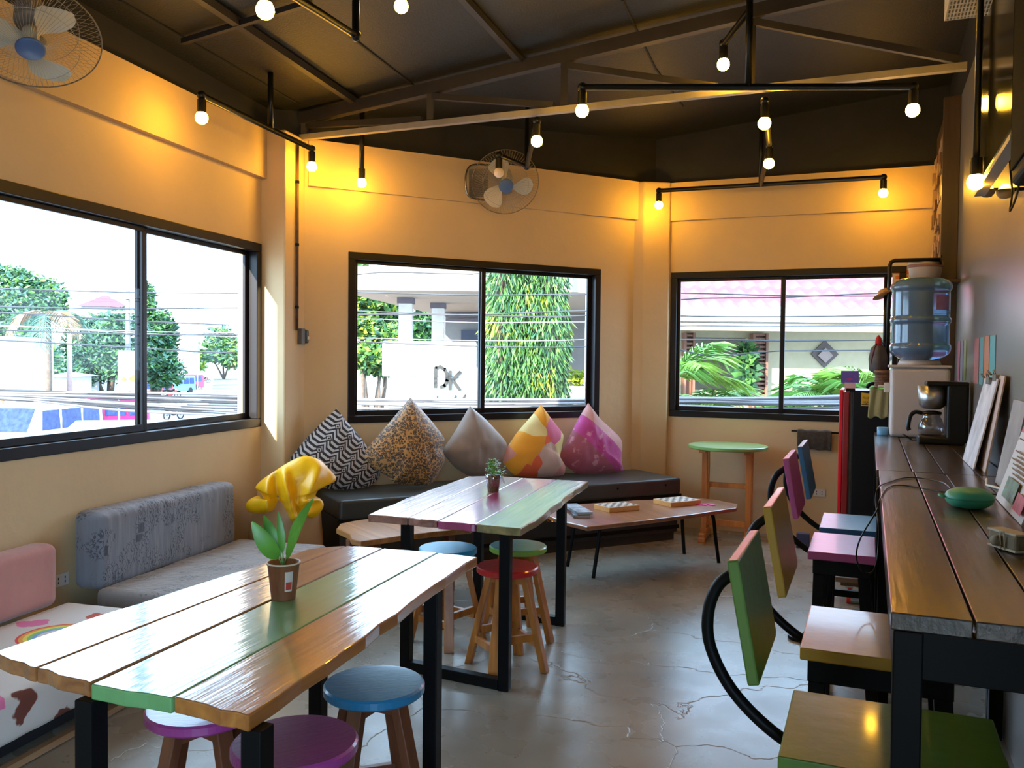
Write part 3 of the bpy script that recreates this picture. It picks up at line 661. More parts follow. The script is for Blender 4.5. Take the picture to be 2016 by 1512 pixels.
mb = MB(); mb.bx(L_(-3.45), L_(-2.2), -K_(.70), -K_(.08), .02, .135); mb.build('base', M('black_board', (.015, .015, .018), .7, var=.1), e)
mb = MB(); mb.bx(L_(-3.5), L_(-2.16), -K_(.80), -K_(.77), .005, .03); mb.bx(L_(-2.25), L_(-2.21), -K_(.8), -K_(.75), .0, .13); mb.bx(L_(-3.45), L_(-3.41), -K_(.8), -K_(.75), .0, .13); mb.build('wooden_frame', wood('pale_frame_wood', (.28, .16, .08), (.42, .25, .13), axis='X'), e)
#@@END2
#@@PROPS
from mathutils import noise as NZ
# ------------------------------------------------------------------ cushions standing on the settee
def pillow(name, label, pix, mat, vt=.11, Tf=.10, Tb=.055, seed=0, sink=0.0):
    F = FC; low = max(pix, key=lambda p: p[1]); top = min(pix, key=lambda p: p[1])
    zb = SZ + .004; vb = min(max(F.uv(at(low[0], low[1], zb))[1], .2), .5)
    zt = F.at(top[0], top[1], vt).z
    nrm = Vector((0, 0, 0)) + F.v * (zt - zb) + Z3 * (vb - vt); nrm.normalize()
    p0 = F.P(0, vb, zb)
    P = [hit(x, y, p0, nrm) for x, y in pix]
    P = [Vector((p.x, p.y, max(p.z, zb + .002))) for p in P]
    n = len(P); O = []
    for i in range(n):
        a, b = P[i], P[(i + 1) % n]
        for k in range(6):
            q = a.lerp(b, k / 6); O.append(q)
    # mild smoothing that keeps the tips
    for _ in range(2):
        O = [O[i] if (i % 6 == 0 and pix[i // 6] in (top,)) else (O[i - 1] + O[i] * 2 + O[(i + 1) % len(O)]) / 4 for i in range(len(O))]
    c = sum(P, Vector()) / n; m_ = len(O); rings = 14
    mb = MB(); V = []; Fc = []
    def surf(sign, T):
        base = len(V)
        for r_ in range(1, rings + 1):
            t = r_ / rings
            for j, o in enumerate(O):
                q = c.lerp(o, t); h = T * (1 - t ** 2.4) ** .7 if t < 1 else 0
                zz = (q.z - zb)
                fold = NZ.noise(Vector((F.uv(q)[0] * 16 + seed, zz * 9, seed))) * .014 * (1 - t ** 4) + NZ.noise(Vector((F.uv(q)[0] * 7 + 3 * seed, zz * 30, 2))) * .016 * max(0, 1 - zz / .16) * (1 - t ** 6)
                q = q + nrm * sign * (h + (fold if sign > 0 else 0))
                q.z = max(q.z, zb); V.append(q)
        cc = c + nrm * sign * T; V.append(cc); ci = len(V) - 1
        for j in range(m_):
            j2 = (j + 1) % m_
            Fc.append((ci, base + j, base + j2) if sign > 0 else (ci, base + j2, base + j))
            for r_ in range(rings - 1):
                a, b, c_, d = base + r_ * m_ + j, base + (r_ + 1) * m_ + j, base + (r_ + 1) * m_ + j2, base + r_ * m_ + j2
                Fc.append((a, b, c_, d) if sign > 0 else (a, d, c_, b))
        return base
    b1 = surf(1, Tf); b2 = surf(-1, Tb)
    mb.add(V, Fc)
    # rear half must stay off the wall
    for p in mb.v:
        u_, v_, z_ = F.uv(p)
        if v_ < .012: p += F.v * (.012 - v_)
    loc = F.P(F.uv(c)[0], F.uv(c)[1], zb)
    o = mb.build('cushion', mat, world=True, loc=loc, rz=F.rz, smooth=True)
    return tag(o, label, 'cushion', 'large cushions on the black settee')
# patterns (object x runs along the settee, z up)
def tri(nt, v, freq):
    m1 = N(nt, 'ShaderNodeMath', operation='PINGPONG'); m0 = N(nt, 'ShaderNodeMath', operation='MULTIPLY'); m0.inputs[1].default_value = freq; nt.links.new(v, m0.inputs[0]); nt.links.new(m0.outputs[0], m1.inputs[0]); m1.inputs[1].default_value = 0.5; return m1.outputs[0]
def mth(nt, op, a, b=None):
    m_ = N(nt, 'ShaderNodeMath', operation=op)
    for i, x in enumerate((a, b)):
        if x is None: continue
        if isinstance(x, (int, float)): m_.inputs[i].default_value = x
        else: nt.links.new(x, m_.inputs[i])
    return m_.outputs[0]
mt, nt, b = newmat('black_white_lattice_cloth'); vec = coords(nt, rot=(0, R(48), 0)); sx = N(nt, 'ShaderNodeSeparateXYZ'); nt.links.new(vec, sx.inputs[0])
X_, Zc = sx.outputs[0], sx.outputs[2]
zig = mth(nt, 'MINIMUM', tri(nt, Zc, 9.0), 0.28)
band = tri(nt, mth(nt, 'ADD', mth(nt, 'MULTIPLY', X_, 26.0), mth(nt, 'MULTIPLY', zig, 4.0)), 1.0)
fx = tri(nt, X_, 9.2); fz = tri(nt, Zc, 9.0)
dia = mth(nt, 'ADD', fx, fz)
inside = mth(nt, 'LESS_THAN', dia, .24); rim = mth(nt, 'LESS_THAN', dia, .15); core = mth(nt, 'LESS_THAN', dia, .08)
stripe = mth(nt, 'GREATER_THAN', band, .25)
v1 = mth(nt, 'MULTIPLY', stripe, mth(nt, 'SUBTRACT', 1.0, inside)); v2 = mth(nt, 'ADD', v1, mth(nt, 'SUBTRACT', rim, core))
nt.links.new(ramp(nt, v2, [(0.45, (.015, .012, .014)), (0.55, (.42, .40, .40))]), b.inputs['Base Color']); b.inputs['Roughness'].default_value = .85; BW = mt
mt, nt, b = newmat('leopard_cloth'); vec = coords(nt, (1, .6, 1)); vo = N(nt, 'ShaderNodeTexVoronoi', Scale=58.0, Randomness=.8); nt.links.new(vec, vo.inputs['Vector'])
no = N(nt, 'ShaderNodeTexNoise', Scale=70.0, Detail=1.0); nt.links.new(vec, no.inputs['Vector'])
d_r = mth(nt, 'ADD', vo.outputs['Distance'], mth(nt, 'MULTIPLY', mth(nt, 'SUBTRACT', no.outputs['Fac'], .5), .5))
nt.links.new(ramp(nt, d_r, [(0.0, (.22, .12, .05)), (.26, (.24, .14, .06)), (.30, (.02, .012, .01)), (.50, (.02, .012, .01)), (.56, (.40, .20, .055)), (1.0, (.46, .25, .08))]), b.inputs['Base Color']); b.inputs['Roughness'].default_value = .55; b.inputs['Sheen Weight'].default_value = .3; LEO = mt
TAUPE = M('taupe_velvet', (.25, .19, .155), .6, var=.12, scale=5, bump=.3, bscale=7, sheen=.5)
mt, nt, b = newmat('orange_petal_cloth'); vec = coords(nt, (1, .3, 1)); vo = N(nt, 'ShaderNodeTexVoronoi', Scale=5.6, Randomness=1.0); vo.feature = 'F1'
no = N(nt, 'ShaderNodeTexNoise', Scale=4.0, Detail=1.0); nt.links.new(vec, no.inputs['Vector']); ad = N(nt, 'ShaderNodeVectorMath', operation='MULTIPLY_ADD'); ad.inputs[1].default_value = (.16, .16, .16); nt.links.new(no.outputs['Color'], ad.inputs[0]); nt.links.new(vec, ad.inputs[2]); nt.links.new(ad.outputs[0], vo.inputs['Vector'])
sc_ = N(nt, 'ShaderNodeSeparateColor'); nt.links.new(vo.outputs['Color'], sc_.inputs[0])
nt.links.new(ramp(nt, sc_.outputs[0], [(0.0, (.62, .30, .28)), (.2, (.72, .13, .05)), (.38, (.75, .33, .02)), (.55, (.58, .42, .36)), (.7, (.72, .60, .26)), (.85, (.62, .14, .26))], 'CONSTANT'), b.inputs['Base Color']); b.inputs['Roughness'].default_value = .7; PETAL = mt
mt, nt, b = newmat('magenta_band_cloth'); vec = coords(nt, rot=(0, R(-42), 0)); sx = N(nt, 'ShaderNodeSeparateXYZ'); nt.links.new(vec, sx.inputs[0])
no = N(nt, 'ShaderNodeTexNoise', Scale=16.0, Detail=2.0); nt.links.new(vec, no.inputs['Vector']); blot = ramp(nt, no.outputs['Fac'], [(.60, (0, 0, 0)), (.68, (1, 1, 1))])
mr = N(nt, 'ShaderNodeMapRange'); mr.inputs['From Min'].default_value = -.06; mr.inputs['From Max'].default_value = .46; nt.links.new(sx.outputs[2], mr.inputs['Value'])
bandc = ramp(nt, mr.outputs['Result'], [(0, (.32, .07, .12)), (.42, (.45, .035, .24)), (.74, (.55, .27, .25))], 'CONSTANT')
mx = N(nt, 'ShaderNodeMix', data_type='RGBA'); mx.inputs['B'].default_value = (.62, .33, .42, 1); nt.links.new(bandc, mx.inputs['A']); nt.links.new(mth(nt, 'MULTIPLY', blot, .6), mx.inputs['Factor'])
nt.links.new(mx.outputs['Result'], b.inputs['Base Color']); b.inputs['Roughness'].default_value = .6; b.inputs['Sheen Weight'].default_value = .3; MAGB = mt
pillow('cushion', 'cushion with a black and white lattice pattern beside the yellow beanbag', [(663, 804), (690, 838), (719, 872), (735, 905), (750, 937), (730, 957), (700, 964), (645, 964), (600, 940), (566, 908), (602, 864), (635, 830)], BW, seed=1)
pillow('cushion', 'brown leopard print cushion standing on its corner', [(808, 782), (850, 829), (877, 864), (872, 885), (877, 908), (858, 944), (843, 958), (776, 953), (762, 937), (729, 920), (707, 900), (762, 837)], LEO, seed=2, Tf=.12)
pillow('cushion', 'plain taupe grey cushion in the middle of the settee', [(925, 799), (956, 825), (1000, 872), (992, 908), (958, 939), (924, 938), (894, 920), (869, 889), (894, 852)], TAUPE, seed=3)
pillow('cushion', 'cushion with orange, coral and cream petal patches', [(1065, 796), (1086, 825), (1110, 855), (1107, 874), (1101, 902), (1114, 923), (1110, 938), (1048, 941), (1011, 936), (984, 904), (1016, 853), (1041, 825)], PETAL, seed=4)
pillow('cushion', 'magenta and dusty rose banded cushion nearest the right corner', [(1158, 793), (1180, 823), (1226, 865), (1224, 912), (1229, 934), (1139, 935), (1118, 921), (1098, 901), (1118, 865), (1139, 823)], MAGB, seed=5)

# ------------------------------------------------------------------ yellow beanbag
bc = FL.P(-.36, .36, 0)
e = thing('beanbag', 'yellow vinyl beanbag with tan sides, slumped in the corner', 'beanbag', bc, FL.rz)
TAN = M('tan_vinyl', (.40, .22, .09), .45, var=.1, scale=4, bump=.2, bscale=6); YEL = M('yellow_vinyl', (.86, .46, .004), .38, var=.05, scale=4, bump=.1, bscale=8)
def bag(profile, folds, seed, seg=72, rows=26, dx=0, dy=0):
    vs = []; fs = []
    for i in range(rows + 1):
        t = i / rows; k = t * (len(profile) - 1); j = min(int(k), len(profile) - 2); f = k - j
        f = f * f * (3 - 2 * f)
        r_ = profile[j][0] * (1 - f) + profile[j + 1][0] * f; z = profile[j][1] * (1 - (k - j)) + profile[j + 1][1] * (k - j)
        for s_ in range(seg):
            a = 2 * math.pi * s_ / seg
            w_ = folds(t) * (math.sin(3 * a + seed) * .6 + math.sin(5 * a + 2.1 * seed + t * 2) * .4) + NZ.noise(Vector((math.cos(a) * 2 + seed, math.sin(a) * 2, z * 5))) * .03
            rr_ = r_ * (1 + w_); vs.append(Vector((math.cos(a) * rr_ + dx * t, math.sin(a) * rr_ * .92 + dy * t, max(z + folds(t) * .12 * math.sin(3 * a + seed + 1) * (1 if z > .1 else 0), 0))))
    for i in range(rows):
        for s_ in range(seg): s2 = (s_ + 1) % seg; fs.append((i * seg + s_, i * seg + s2, (i + 1) * seg + s2, (i + 1) * seg + s_))
    fs.append(tuple(range(seg))[::-1]); fs.append(tuple(range(rows * seg, (rows + 1) * seg)))
    m_ = MB(); m_.add(vs, fs); return m_
bag([(.22, 0), (.255, .05), (.262, .2), (.25, .42), (.20, .60), (.10, .72)], lambda t: .03, 1.0).build('sack', TAN, e, smooth=True)
def drape(pix, c0, nrm, Tf, Tb, mat, name, parent, crease, rings=22, per=8):
    P = [hit(x, y, c0, nrm) for x, y in pix]; n = len(P); O = []
    for i in range(n):
        p0, p1, p2, p3 = P[i - 1], P[i], P[(i + 1) % n], P[(i + 2) % n]
        for k in range(per):
            t = k / per; O.append(0.5 * ((2 * p1) + (p2 - p0) * t + (2 * p0 - 5 * p1 + 4 * p2 - p3) * t * t + (3 * p1 - p0 - 3 * p2 + p3) * t ** 3))
    c = sum(P, Vector()) / n; m_ = len(O); V = []; Fc = []
    sd = nrm.cross(Z3).normalized()
    for sign, T in ((1, Tf), (-1, Tb)):
        base = len(V)
        for r_ in range(1, rings + 1):
            t = r_ / rings
            for o in O:
                q = c.lerp(o, t); h = T * (1 - t ** 2.2) ** .6 if t < 1 else 0
                if sign > 0: h += crease((q - c).dot(sd), q.z - c.z) * (1 - t ** 5)
                V.append(q + nrm * sign * h)
        V.append(c + nrm * sign * (T + (crease(0, 0) if sign > 0 else 0))); ci = len(V) - 1
        for j in range(m_):
            j2 = (j + 1) % m_; Fc.append((ci, base + j, base + j2) if sign > 0 else (ci, base + j2, base + j))
            for r_ in range(rings - 1):
                a, b, c_, d = base + r_ * m_ + j, base + (r_ + 1) * m_ + j, base + (r_ + 1) * m_ + j2, base + r_ * m_ + j2
                Fc.append((a, b, c_, d) if sign > 0 else (a, d, c_, b))
    m2 = MB(); m2.add(V, Fc); return m2.build(name, mat, parent, world=True, smooth=True)
bn = (EYEV - Vector((bc.x, bc.y, EYE))).normalized(); bn.z = 0
covpix = [(600, 898), (626, 904), (645, 920), (662, 943), (642, 956), (626, 966), (622, 978), (634, 985), (637, 997), (628, 1012), (613, 1021), (602, 1010), (590, 1022), (572, 1030), (556, 1022), (545, 1006), (520, 1010), (492, 1008), (484, 994), (496, 981), (518, 984), (512, 970), (503, 960), (514, 946), (540, 928), (572, 908)]
def creases(x, z):
    f = .075 * math.exp(-((x - .02 - .25 * z) / .03) ** 2) + .06 * math.exp(-((x + .10 + .4 * z) / .05) ** 2) - .06 * math.exp(-((x - .09 - .15 * z) / .035) ** 2) - .05 * math.exp(-((z + .10 + .3 * x) / .03) ** 2) * (1 if x < -.02 else .4) + .05 * math.exp(-((x - .16) / .03) ** 2)
    return f + .012 * NZ.noise(Vector((x * 14, z * 14, 3)))
drape(covpix, bc + bn * .16 + Z3 * .7, bn, .10, .20, YEL, 'cover', e, creases)

# ------------------------------------------------------------------ plants in cups on the tables
LEAFM = M('bright_leaf', (.10, .30, .025), .4, var=.3, scale=12, spec=.6)
SOILM = M('potting_soil', (.06, .035, .02), .95, var=.5, scale=60, bump=1, bscale=80)
def leaf(mb, base, tip, width, bend=.3, fold=.25, n=10, face=None):
    base, tip = Vector(base), Vector(tip); d = tip - base; side = d.cross(Vector(face) if face else Z3)
    side = side.normalized() if side.length > 1e-5 else Vector((1, 0, 0)); up = side.cross(d).normalized(); V = []
    for i in range(n + 1):
        t = i / n; w_ = width * math.sin(math.pi * min(.999, t ** .8 * .93 + .05)) ** .8; c_ = base + d * t + up * math.sin(math.pi * t) * d.length * bend * .4
        V += [c_ - side * w_ + up * w_ * fold, c_, c_ + side * w_ + up * w_ * fold]
    F_ = []
    for i in range(n): a = i * 3; F_ += [(a, a + 1, a + 4, a + 3), (a + 1, a + 2, a + 5, a + 4)]
    mb.add(V, F_)
p = at(558, 1178, .75)
e = thing('potted_plant', 'leafy green seedling in a brown paper cup on the green board', 'plant', (p.x, p.y, .75))
mb = MB(); mb.lathe((0, 0, 0), [(.036, 0), (.037, .004), (.049, .108), (.052, .110), (.052, .114), (.047, .114), (.045, .095)], 40); mb.build('cup', M('brown_paper', (.22, .075, .028), .6, var=.25, scale=30, bump=.4, bscale=60, stretch=(1, 1, .15)), e, smooth=True)
mb = MB(); mb.tube([(math.cos(a * math.pi / 20) * .050, math.sin(a * math.pi / 20) * .050, .113) for a in range(40)], .0028, 8, closed=True); mb.build('rim', M('cream_rim', (.68, .55, .38), .6, var=.05), e, smooth=True)
mb = MB(); mb.lathe((0, 0, .09), [(.044, 0), (.03, .006), (0, .008)], 24); mb.build('soil', SOILM, e, smooth=True)
def arcpatch(r0, r1, z0, z1, a0, a1, n=10, off=.0008):
    m_ = MB(); V = []
    for k in range(n + 1):
        a = a0 + (a1 - a0) * k / n; V += [(math.cos(a) * (r0 + off), math.sin(a) * (r0 + off), z0), (math.cos(a) * (r1 + off), math.sin(a) * (r1 + off), z1)]
    m_.add(V, [(2 * k, 2 * k + 2, 2 * k + 3, 2 * k + 1) for k in range(n)]); return m_
mb = arcpatch(.0395, .0465, .03, .092, R(-70), R(-38)); lb = mb.build('cup_label', M('cup_label_white', (.62, .52, .45), .5, var=.05), e)
mb = arcpatch(.040, .0438, .036, .06, R(-66), R(-42), off=.0014); mb.build('label_stripe', M('label_red', (.5, .05, .03), .5, var=.05), lb)
for b0, t0, w_, fc in (((0, 0, .095), (-.088, -.035, .245), .027, (.1, -1, .25)), ((0, 0, .10), (-.070, .03, .252), .020, (.3, -1, .5)), ((.0, 0, .10), (.092, .0, .312), .020, (-.5, -1, .1)), ((.0, .0, .1), (.064, -.02, .235), .014, (-.3, -1, .3)), ((0, 0, .11), (-.02, .01, .27), .012, (.4, -1, 0)), ((.0, .0, .1), (.045, .045, .21), .013, None)):
    mb = MB(); st = Vector(b0).lerp(Vector(t0), .2); leaf(mb, st, t0, w_, bend=.2, face=fc); l_ = mb.build('leaf', LEAFM, e, smooth=True)
    mb = MB(); mb.tube([b0, Vector(b0).lerp(Vector(t0), .16) + Vector((0, 0, .01)), st], .0022, 6); mb.build('stem', M('stem_green', (.16, .28, .06), .5, var=.1), l_, smooth=True)
p = at(971, 968, .75)
e = thing('potted_plant', 'curly basil like herb in a ribbed brown cup wrapped in clear plastic', 'plant', (p.x, p.y, .75))
mb = MB(); mb.lathe((0, 0, 0), [(.030, 0), (.031, .003), (.040, .092), (.042, .096), (.038, .096), (.036, .08)], 60, sq=lambda a: 1 + .02 * math.sin(24 * a)); mb.build('cup', M('ribbed_brown_cup', (.12, .06, .025), .5, var=.5, scale=90, bump=.4, bscale=120), e, smooth=True)
mb = MB(); mb.lathe((0, 0, .03), [(.0375, 0), (.043, .025), (.0435, .045), (.047, .066), (.043, .068)], 30, sq=lambda a: 1 + .035 * math.sin(7 * a) + .02 * math.sin(13 * a))
mb.add([(.04, 0, .095), (.052, -.012, .09), (.07, .0, .045), (.055, .01, .05)], [(0, 1, 2, 3)]); mb.build('plastic_wrap', glass('clear_plastic', (.85, .87, .92), .25, .15), e, smooth=True)
mb = MB(); mb.lathe((0, 0, .08), [(.037, 0), (.0, .006)], 20); mb.build('soil', SOILM, e)
rnd = random.Random(4); mb = MB()
for i in range(150):
    h = rnd.random(); r_ = (.045 * (1 - h) ** .6 + .008) * rnd.random() ** .5; a = rnd.random() * 6.28
    c_ = Vector((math.cos(a) * r_ + (.03 if i % 17 == 0 else 0) - .004, math.sin(a) * r_, .095 + h * .085)); d_ = Vector((math.cos(a), math.sin(a), rnd.uniform(-.2, .8))).normalized() * rnd.uniform(.012, .02)
    leaf(mb, c_, c_ + d_, rnd.uniform(.005, .008), n=4)
for i in range(5): a = i * 1.3; leaf(mb, (.035, 0, .095), (.065 + .008 * math.cos(a), .02 * math.sin(a), .11 + .012 * math.cos(a)), .009, n=5)
mb.build('foliage', M('basil_leaf', (.13, .36, .03), .45, var=.35, scale=60), e, smooth=True)

# ------------------------------------------------------------------ things on the coffee bench
def bench_pt(x, y): return at(x, y, .44)
def box_on(name, label, cat, corners, h, mat, z=.44, group=None, parts=None):
    pass
def chess(c4px, label):
    P = [at(x, y, .44) for x, y in c4px]; c = (P[0] + P[2]) / 2; c = sum(P, Vector()) / 4; d = P[1] - P[0]; rz = math.atan2(d.y, d.x)
    w_ = (P[1] - P[0]).length; l_ = (P[3] - P[0]).length
    e = thing('chessboard', label, 'chessboard', (c.x, c.y, .44), rz, 'folded chessboards on the coffee bench')
    hx, hy = w_ / 2, l_ / 2
    mb = MB(); mb.bx(-hx, hx, -hy, hy, 0, .034); mb.build('box', wood('pale_orange_wood', (.55, .26, .07), (.72, .40, .14), axis='X', rough=.4), e, bevel=.002)
    mt = MATS.get('checks')
    if not mt:
        mt, nt, b = newmat('checks'); vec = coords(nt); ck = N(nt, 'ShaderNodeTexChecker', Scale=1 / .033); ck.inputs['Color1'].default_value = (.62, .55, .45, 1); ck.inputs['Color2'].default_value = (.05, .04, .035, 1)
        ofs = N(nt, 'ShaderNodeMapping'); ofs.inputs['Location'].default_value = (0, 0, .01); nt.links.new(vec, ofs.inputs['Vector']); nt.links.new(ofs.outputs['Vector'], ck.inputs['Vector']); nt.links.new(ck.outputs['Color'], b.inputs['Base Color']); MATS['checks'] = mt
    mb = MB(); mb.bx(-hx + .012, hx - .012, -hy + .012, hy - .012, .034, .0348); mb.build('squares', mt, e)
    mb = MB(); mb.bx(-.012, .012, -hy - .003, -hy, .012, .022); mb.build('clasp', M('brass', (.6, .4, .12), .3, metal=1, var=.05), e)
chess([(1193, 1010), (1253, 1004), (1236, 996), (1174, 1001)], 'folded chessboard box at the middle of the coffee bench')
chess([(1312, 999), (1371, 993), (1352, 986), (1295, 990)], 'folded chessboard box on the coffee bench beside the hot pink pieces')
def slab(name, label, cat, px, z, h, mats, group=None, pages=True):
    P = [at(x, y, z) for x, y in px]; c = sum(P, Vector()) / 4
    d = P[1] - P[0]; rz = math.atan2(d.y, d.x); hx, hy = (P[1] - P[0]).length / 2, (P[3] - P[0]).length / 2
    e = thing(name, label, cat, (c.x, c.y, z), rz, group)
    mb = MB(); mb.bx(-hx + .004, hx - .003, -hy + .004, hy - .004, .002, h - .002); mb.build('pages', M('paper_pages', (.55, .5, .42), .8, var=.1), e)
    mb = MB(); mb.bx(-hx, hx, -hy, hy, 0, .0022); mb.bx(-hx, hx, -hy, hy, h - .0022, h); mb.bx(-hx - .001, -hx + .0015, -hy, hy, 0, h); mb.build('cover', mats, e)
    return e
B1 = [(1131, 1020), (1163, 1020), (1148, 999), (1110, 999)]
slab('book', 'dark bound book at the bottom of the pair on the coffee bench', 'book', B1, .4401, .017, M('dark_book_cover', (.03, .03, .04), .4, var=.2), 'books on the coffee bench')
slab('book', 'book with a grey-blue photo cover lying on the dark one', 'book', [(1130, 1014), (1160, 1013), (1145, 995), (1112, 996)], .4575, .016, M('photo_book_cover', (.25, .30, .33), .3, var=.9, scale=14), 'books on the coffee bench')
P_ = at(1387, 994, .44); mb = MB()
for k, (dx, dy) in enumerate(((0, 0), (.035, -.012), (.07, .006), (.09, -.02))): mb.lathe((P_.x + dx - .04, P_.y + dy, .4405), [(.022, 0), (.022, .006), (.018, .008)], 14, sq=lambda a, k=k: 1 + .18 * math.sin(4 * a + k))
single(mb, 'toy', M('hot_pink_plastic', (.6, .03, .2), .4, var=.05), 'cluster of hot pink foam pieces near the right end of the coffee bench', 'toy')
P_ = at(1442, 999, .44); 
# folded cloths beneath: golden tinsel
a = at(1085, 1042, .3); a = FC.P(1.80, .70, .33); b2 = FC.P(2.05, .70, .33); mb = MB(); rnd = random.Random(3)
ctr = smoothpts([FC.P(1.62, .72, .30), FC.P(1.78, .72, .29), FC.P(1.95, .72, .31), FC.P(2.10, .72, .30)], 10)
for q in ctr:
    for i in range(16):
        d_ = Vector((rnd.uniform(-1, 1), rnd.uniform(-1, 1), rnd.uniform(-1, 1))).normalized() * .032; s_ = d_.cross(Vector((rnd.random(), rnd.random(), rnd.random()))).normalized() * .0035
        mb.quad(q - s_, q + s_, q + d_ + s_, q + d_ - s_)
single(mb, 'tinsel_garland', M('gold_foil', (.9, .55, .05), .2, metal=1, var=.1), 'golden tinsel garland fixed along the front of the black settee base', 'garland')

# ------------------------------------------------------------------ wall fittings
WHITEP = M('white_plastic', (.62, .6, .56), .4, var=.03)
def outlet(F, u, z, label, holes=True, w_=.095, h_=.065):
    e = thing('wall_outlet', label, 'outlet', F.P(u, 0, z - h_ / 2), F.rz, 'wall outlets')
    mb = MB(); mb.bx(-w_ / 2, w_ / 2, -.012, 0, 0, h_); mb.build('faceplate', WHITEP, e, bevel=.003)
    mb = MB()
    for x in (-.022, .022):
        for zz in (.022, .043): mb.bx(x - .003, x + .003, -.0125, -.0118, zz - .006, zz + .006)
    mb.build('socket_slots', M('slot_black', (.01, .01, .01), .6, var=0), e)
outlet(FL, -1.985, .362, 'white double outlet on the wall between the pink and the grey sofa')
uo = FR.uv(FR.at(1613, 970))
outlet(FR, uo[0], uo[2], 'white outlet low on the end wall behind the bar chairs')
# doorbell style switch with conduit on the left pillar
e = thing('wall_switch', 'grey switch box with a black dial at the foot of the conduit', 'switch', FL.P(.06, .19, 1.60), FL.rz)
pz = hit(590, 663, FL.o + FL.v * .19, FL.v); us = FL.uv(pz)[0]; e.location = FL.P(us, .19, pz.z - .055)
mb = MB(); mb.bx(-.035, .02, -.035, 0, 0, .115); mb.build('box', M('grey_steel_box', (.12, .11, .10), .5, metal=.3, var=.1), e, bevel=.003)
mb = MB(); mb.bx(.022, .062, -.045, 0, .008, .108); mb.build('switch_body', M('black_switch', (.03, .035, .035), .3, var=.1), e, bevel=.012, seg=4)
mb = MB(); mb.lathe((.042, -.045, .045), [(.013, 0), (.013, .006), (.009, .008)], 18, axis=(0, -1, 0)); mb.build('dial', WHITEP, e)
q0 = hit(586, 290, FL.o + FL.v * .205, FL.v); q1 = hit(586, 650, FL.o + FL.v * .205, FL.v)
mb = MB(); mb.tube([(q0.x, q0.y, 3.05), (q0.x, q0.y, q1.z)], .011, 12)
e = thing('conduit_pipe', 'thin brown conduit running down the corner pillar to the switch', 'pipe', (q0.x, q0.y, q1.z), 0)
mb.build('pipe', M('rusty_brown_pipe', (.08, .045, .03), .5, var=.4, scale=20), e, world=True, smooth=True)
for zz in (1.85, 2.3, 2.75):
    mb = MB(); mb.tube([(q0.x, q0.y, zz), (q0.x, q0.y, zz + .02)], .0145, 12); mb.build('clip', BLACKSTEEL, e, world=True)
# towel rail with brown towel on the end wall
ra, rb2 = FR.at(1558, 848, .05), FR.at(1655, 853, .05)
e = thing('towel_rail', 'dark wall rail under the window with the pink roof view', 'rail', FR.P(FR.uv(ra)[0], .0, ra.z), FR.rz)
mb = MB(); mb.tube([ra, rb2], .008, 10); mb.build('bar', BLACKSTEEL, e, world=True, smooth=True)
for q in (ra.lerp(rb2, .06), ra.lerp(rb2, .97)): mb = MB(); mb.tube([q, q - FR.v * .05], .007, 8); mb.build('bracket', BLACKSTEEL, e, world=True)
ta, tb = ra.lerp(rb2, .13), ra.lerp(rb2, .82); mb = MB(); V = []; nx, nz = 24, 10
prof = [(-.012, -.13), (-.012, 0), (0, .011), (.013, 0), (.014, -.07), (.015, -.15)]
for i in range(nx + 1):
    q = ta.lerp(tb, i / nx)
    for v_, z_ in prof: V.append(q + FR.v * (v_ + (.004 * math.sin(i * 1.1) if z_ < -.02 else 0)) + Z3 * (z_ + .003 * math.sin(i * .7)))
k = len(prof); mb.add(V, [(i * k + j, (i + 1) * k + j, (i + 1) * k + j + 1, i * k + j + 1) for i in range(nx) for j in range(k - 1)])
o = single(mb, 'towel', M('dark_brown_towel', (.045, .032, .022), .95, var=.3, scale=30, bump=.6, bscale=90, sheen=.3), 'dark brown towel folded over the wall rail', 'towel', smooth=True)
sd_ = o.modifiers.new('thick', 'SOLIDIFY'); sd_.thickness = .006
# blue dustpan-like box at the foot of the end wall
q = at(1583, 1080, 0); mb = MB(); mb.box((q.x, q.y + .03, .06), (.10, .06, .12), FR.rz); single(mb, 'floor_box', M('navy_plastic', (.03, .05, .14), .5, var=.1), 'small navy blue box on the floor against the end wall', 'box', bevel=.004)
q = at(1571, 1262, 0)
e = thing('sandal', 'black sandal with a green strap lying on the floor behind the yellow bar chair', 'shoe', (q.x + .03, q.y, 0), R(-60))
mb = MB(); mb.lathe((0, 0, 0), [(.04, 0), (.043, .006), (.042, .02)], 24, sq=lambda a: 1 + 1.2 * abs(math.cos(a)) ** 1.6); mb.build('sole', BLACKSTEEL, e, smooth=False)
mb = MB(); mb.tube(arcpts((0.02, 0, .015), (0, 1, 0), (0, 0, 1), .04, 0, math.pi, 10), .009, 8); mb.build('strap', M('green_strap', (.02, .12, .06), .6, var=.1), e, smooth=True)
#@@END3
#@@BAR
# ------------------------------------------------------------------ red-doored cooler and what hangs round it
f0, f1 = 6.42, 7.0
e = thing('refrigerator', 'tall cooler with black sides and a red door, by the end of the counter', 'refrigerator', NS(.14, (f0 + f1) / 2, 0), FSR)
X0 = lambda n: n - .14
hy = (f1 - f0) / 2
FH = 1.31
mb = MB(); mb.bx(X0(-.105), X0(.385), -hy, hy, .03, FH); mb.build('cabinet', M('cooler_black', (.008, .008, .011), .4, var=.1, spec=.2), e, bevel=.006)
mb = MB(); mb.bx(X0(-.165), X0(-.125), -hy, hy, .06, FH - .012); mb.build('door', M('cooler_dark_red', (.26, .01, .015), .35, var=.05), e, bevel=.006)
mb = MB(); mb.bx(X0(-.19), X0(-.166), -hy - .002, hy, .05, FH + .004); mb.build('door_trim', M('cooler_red', (.75, .0, .02), .3, var=.03), e, bevel=.004)
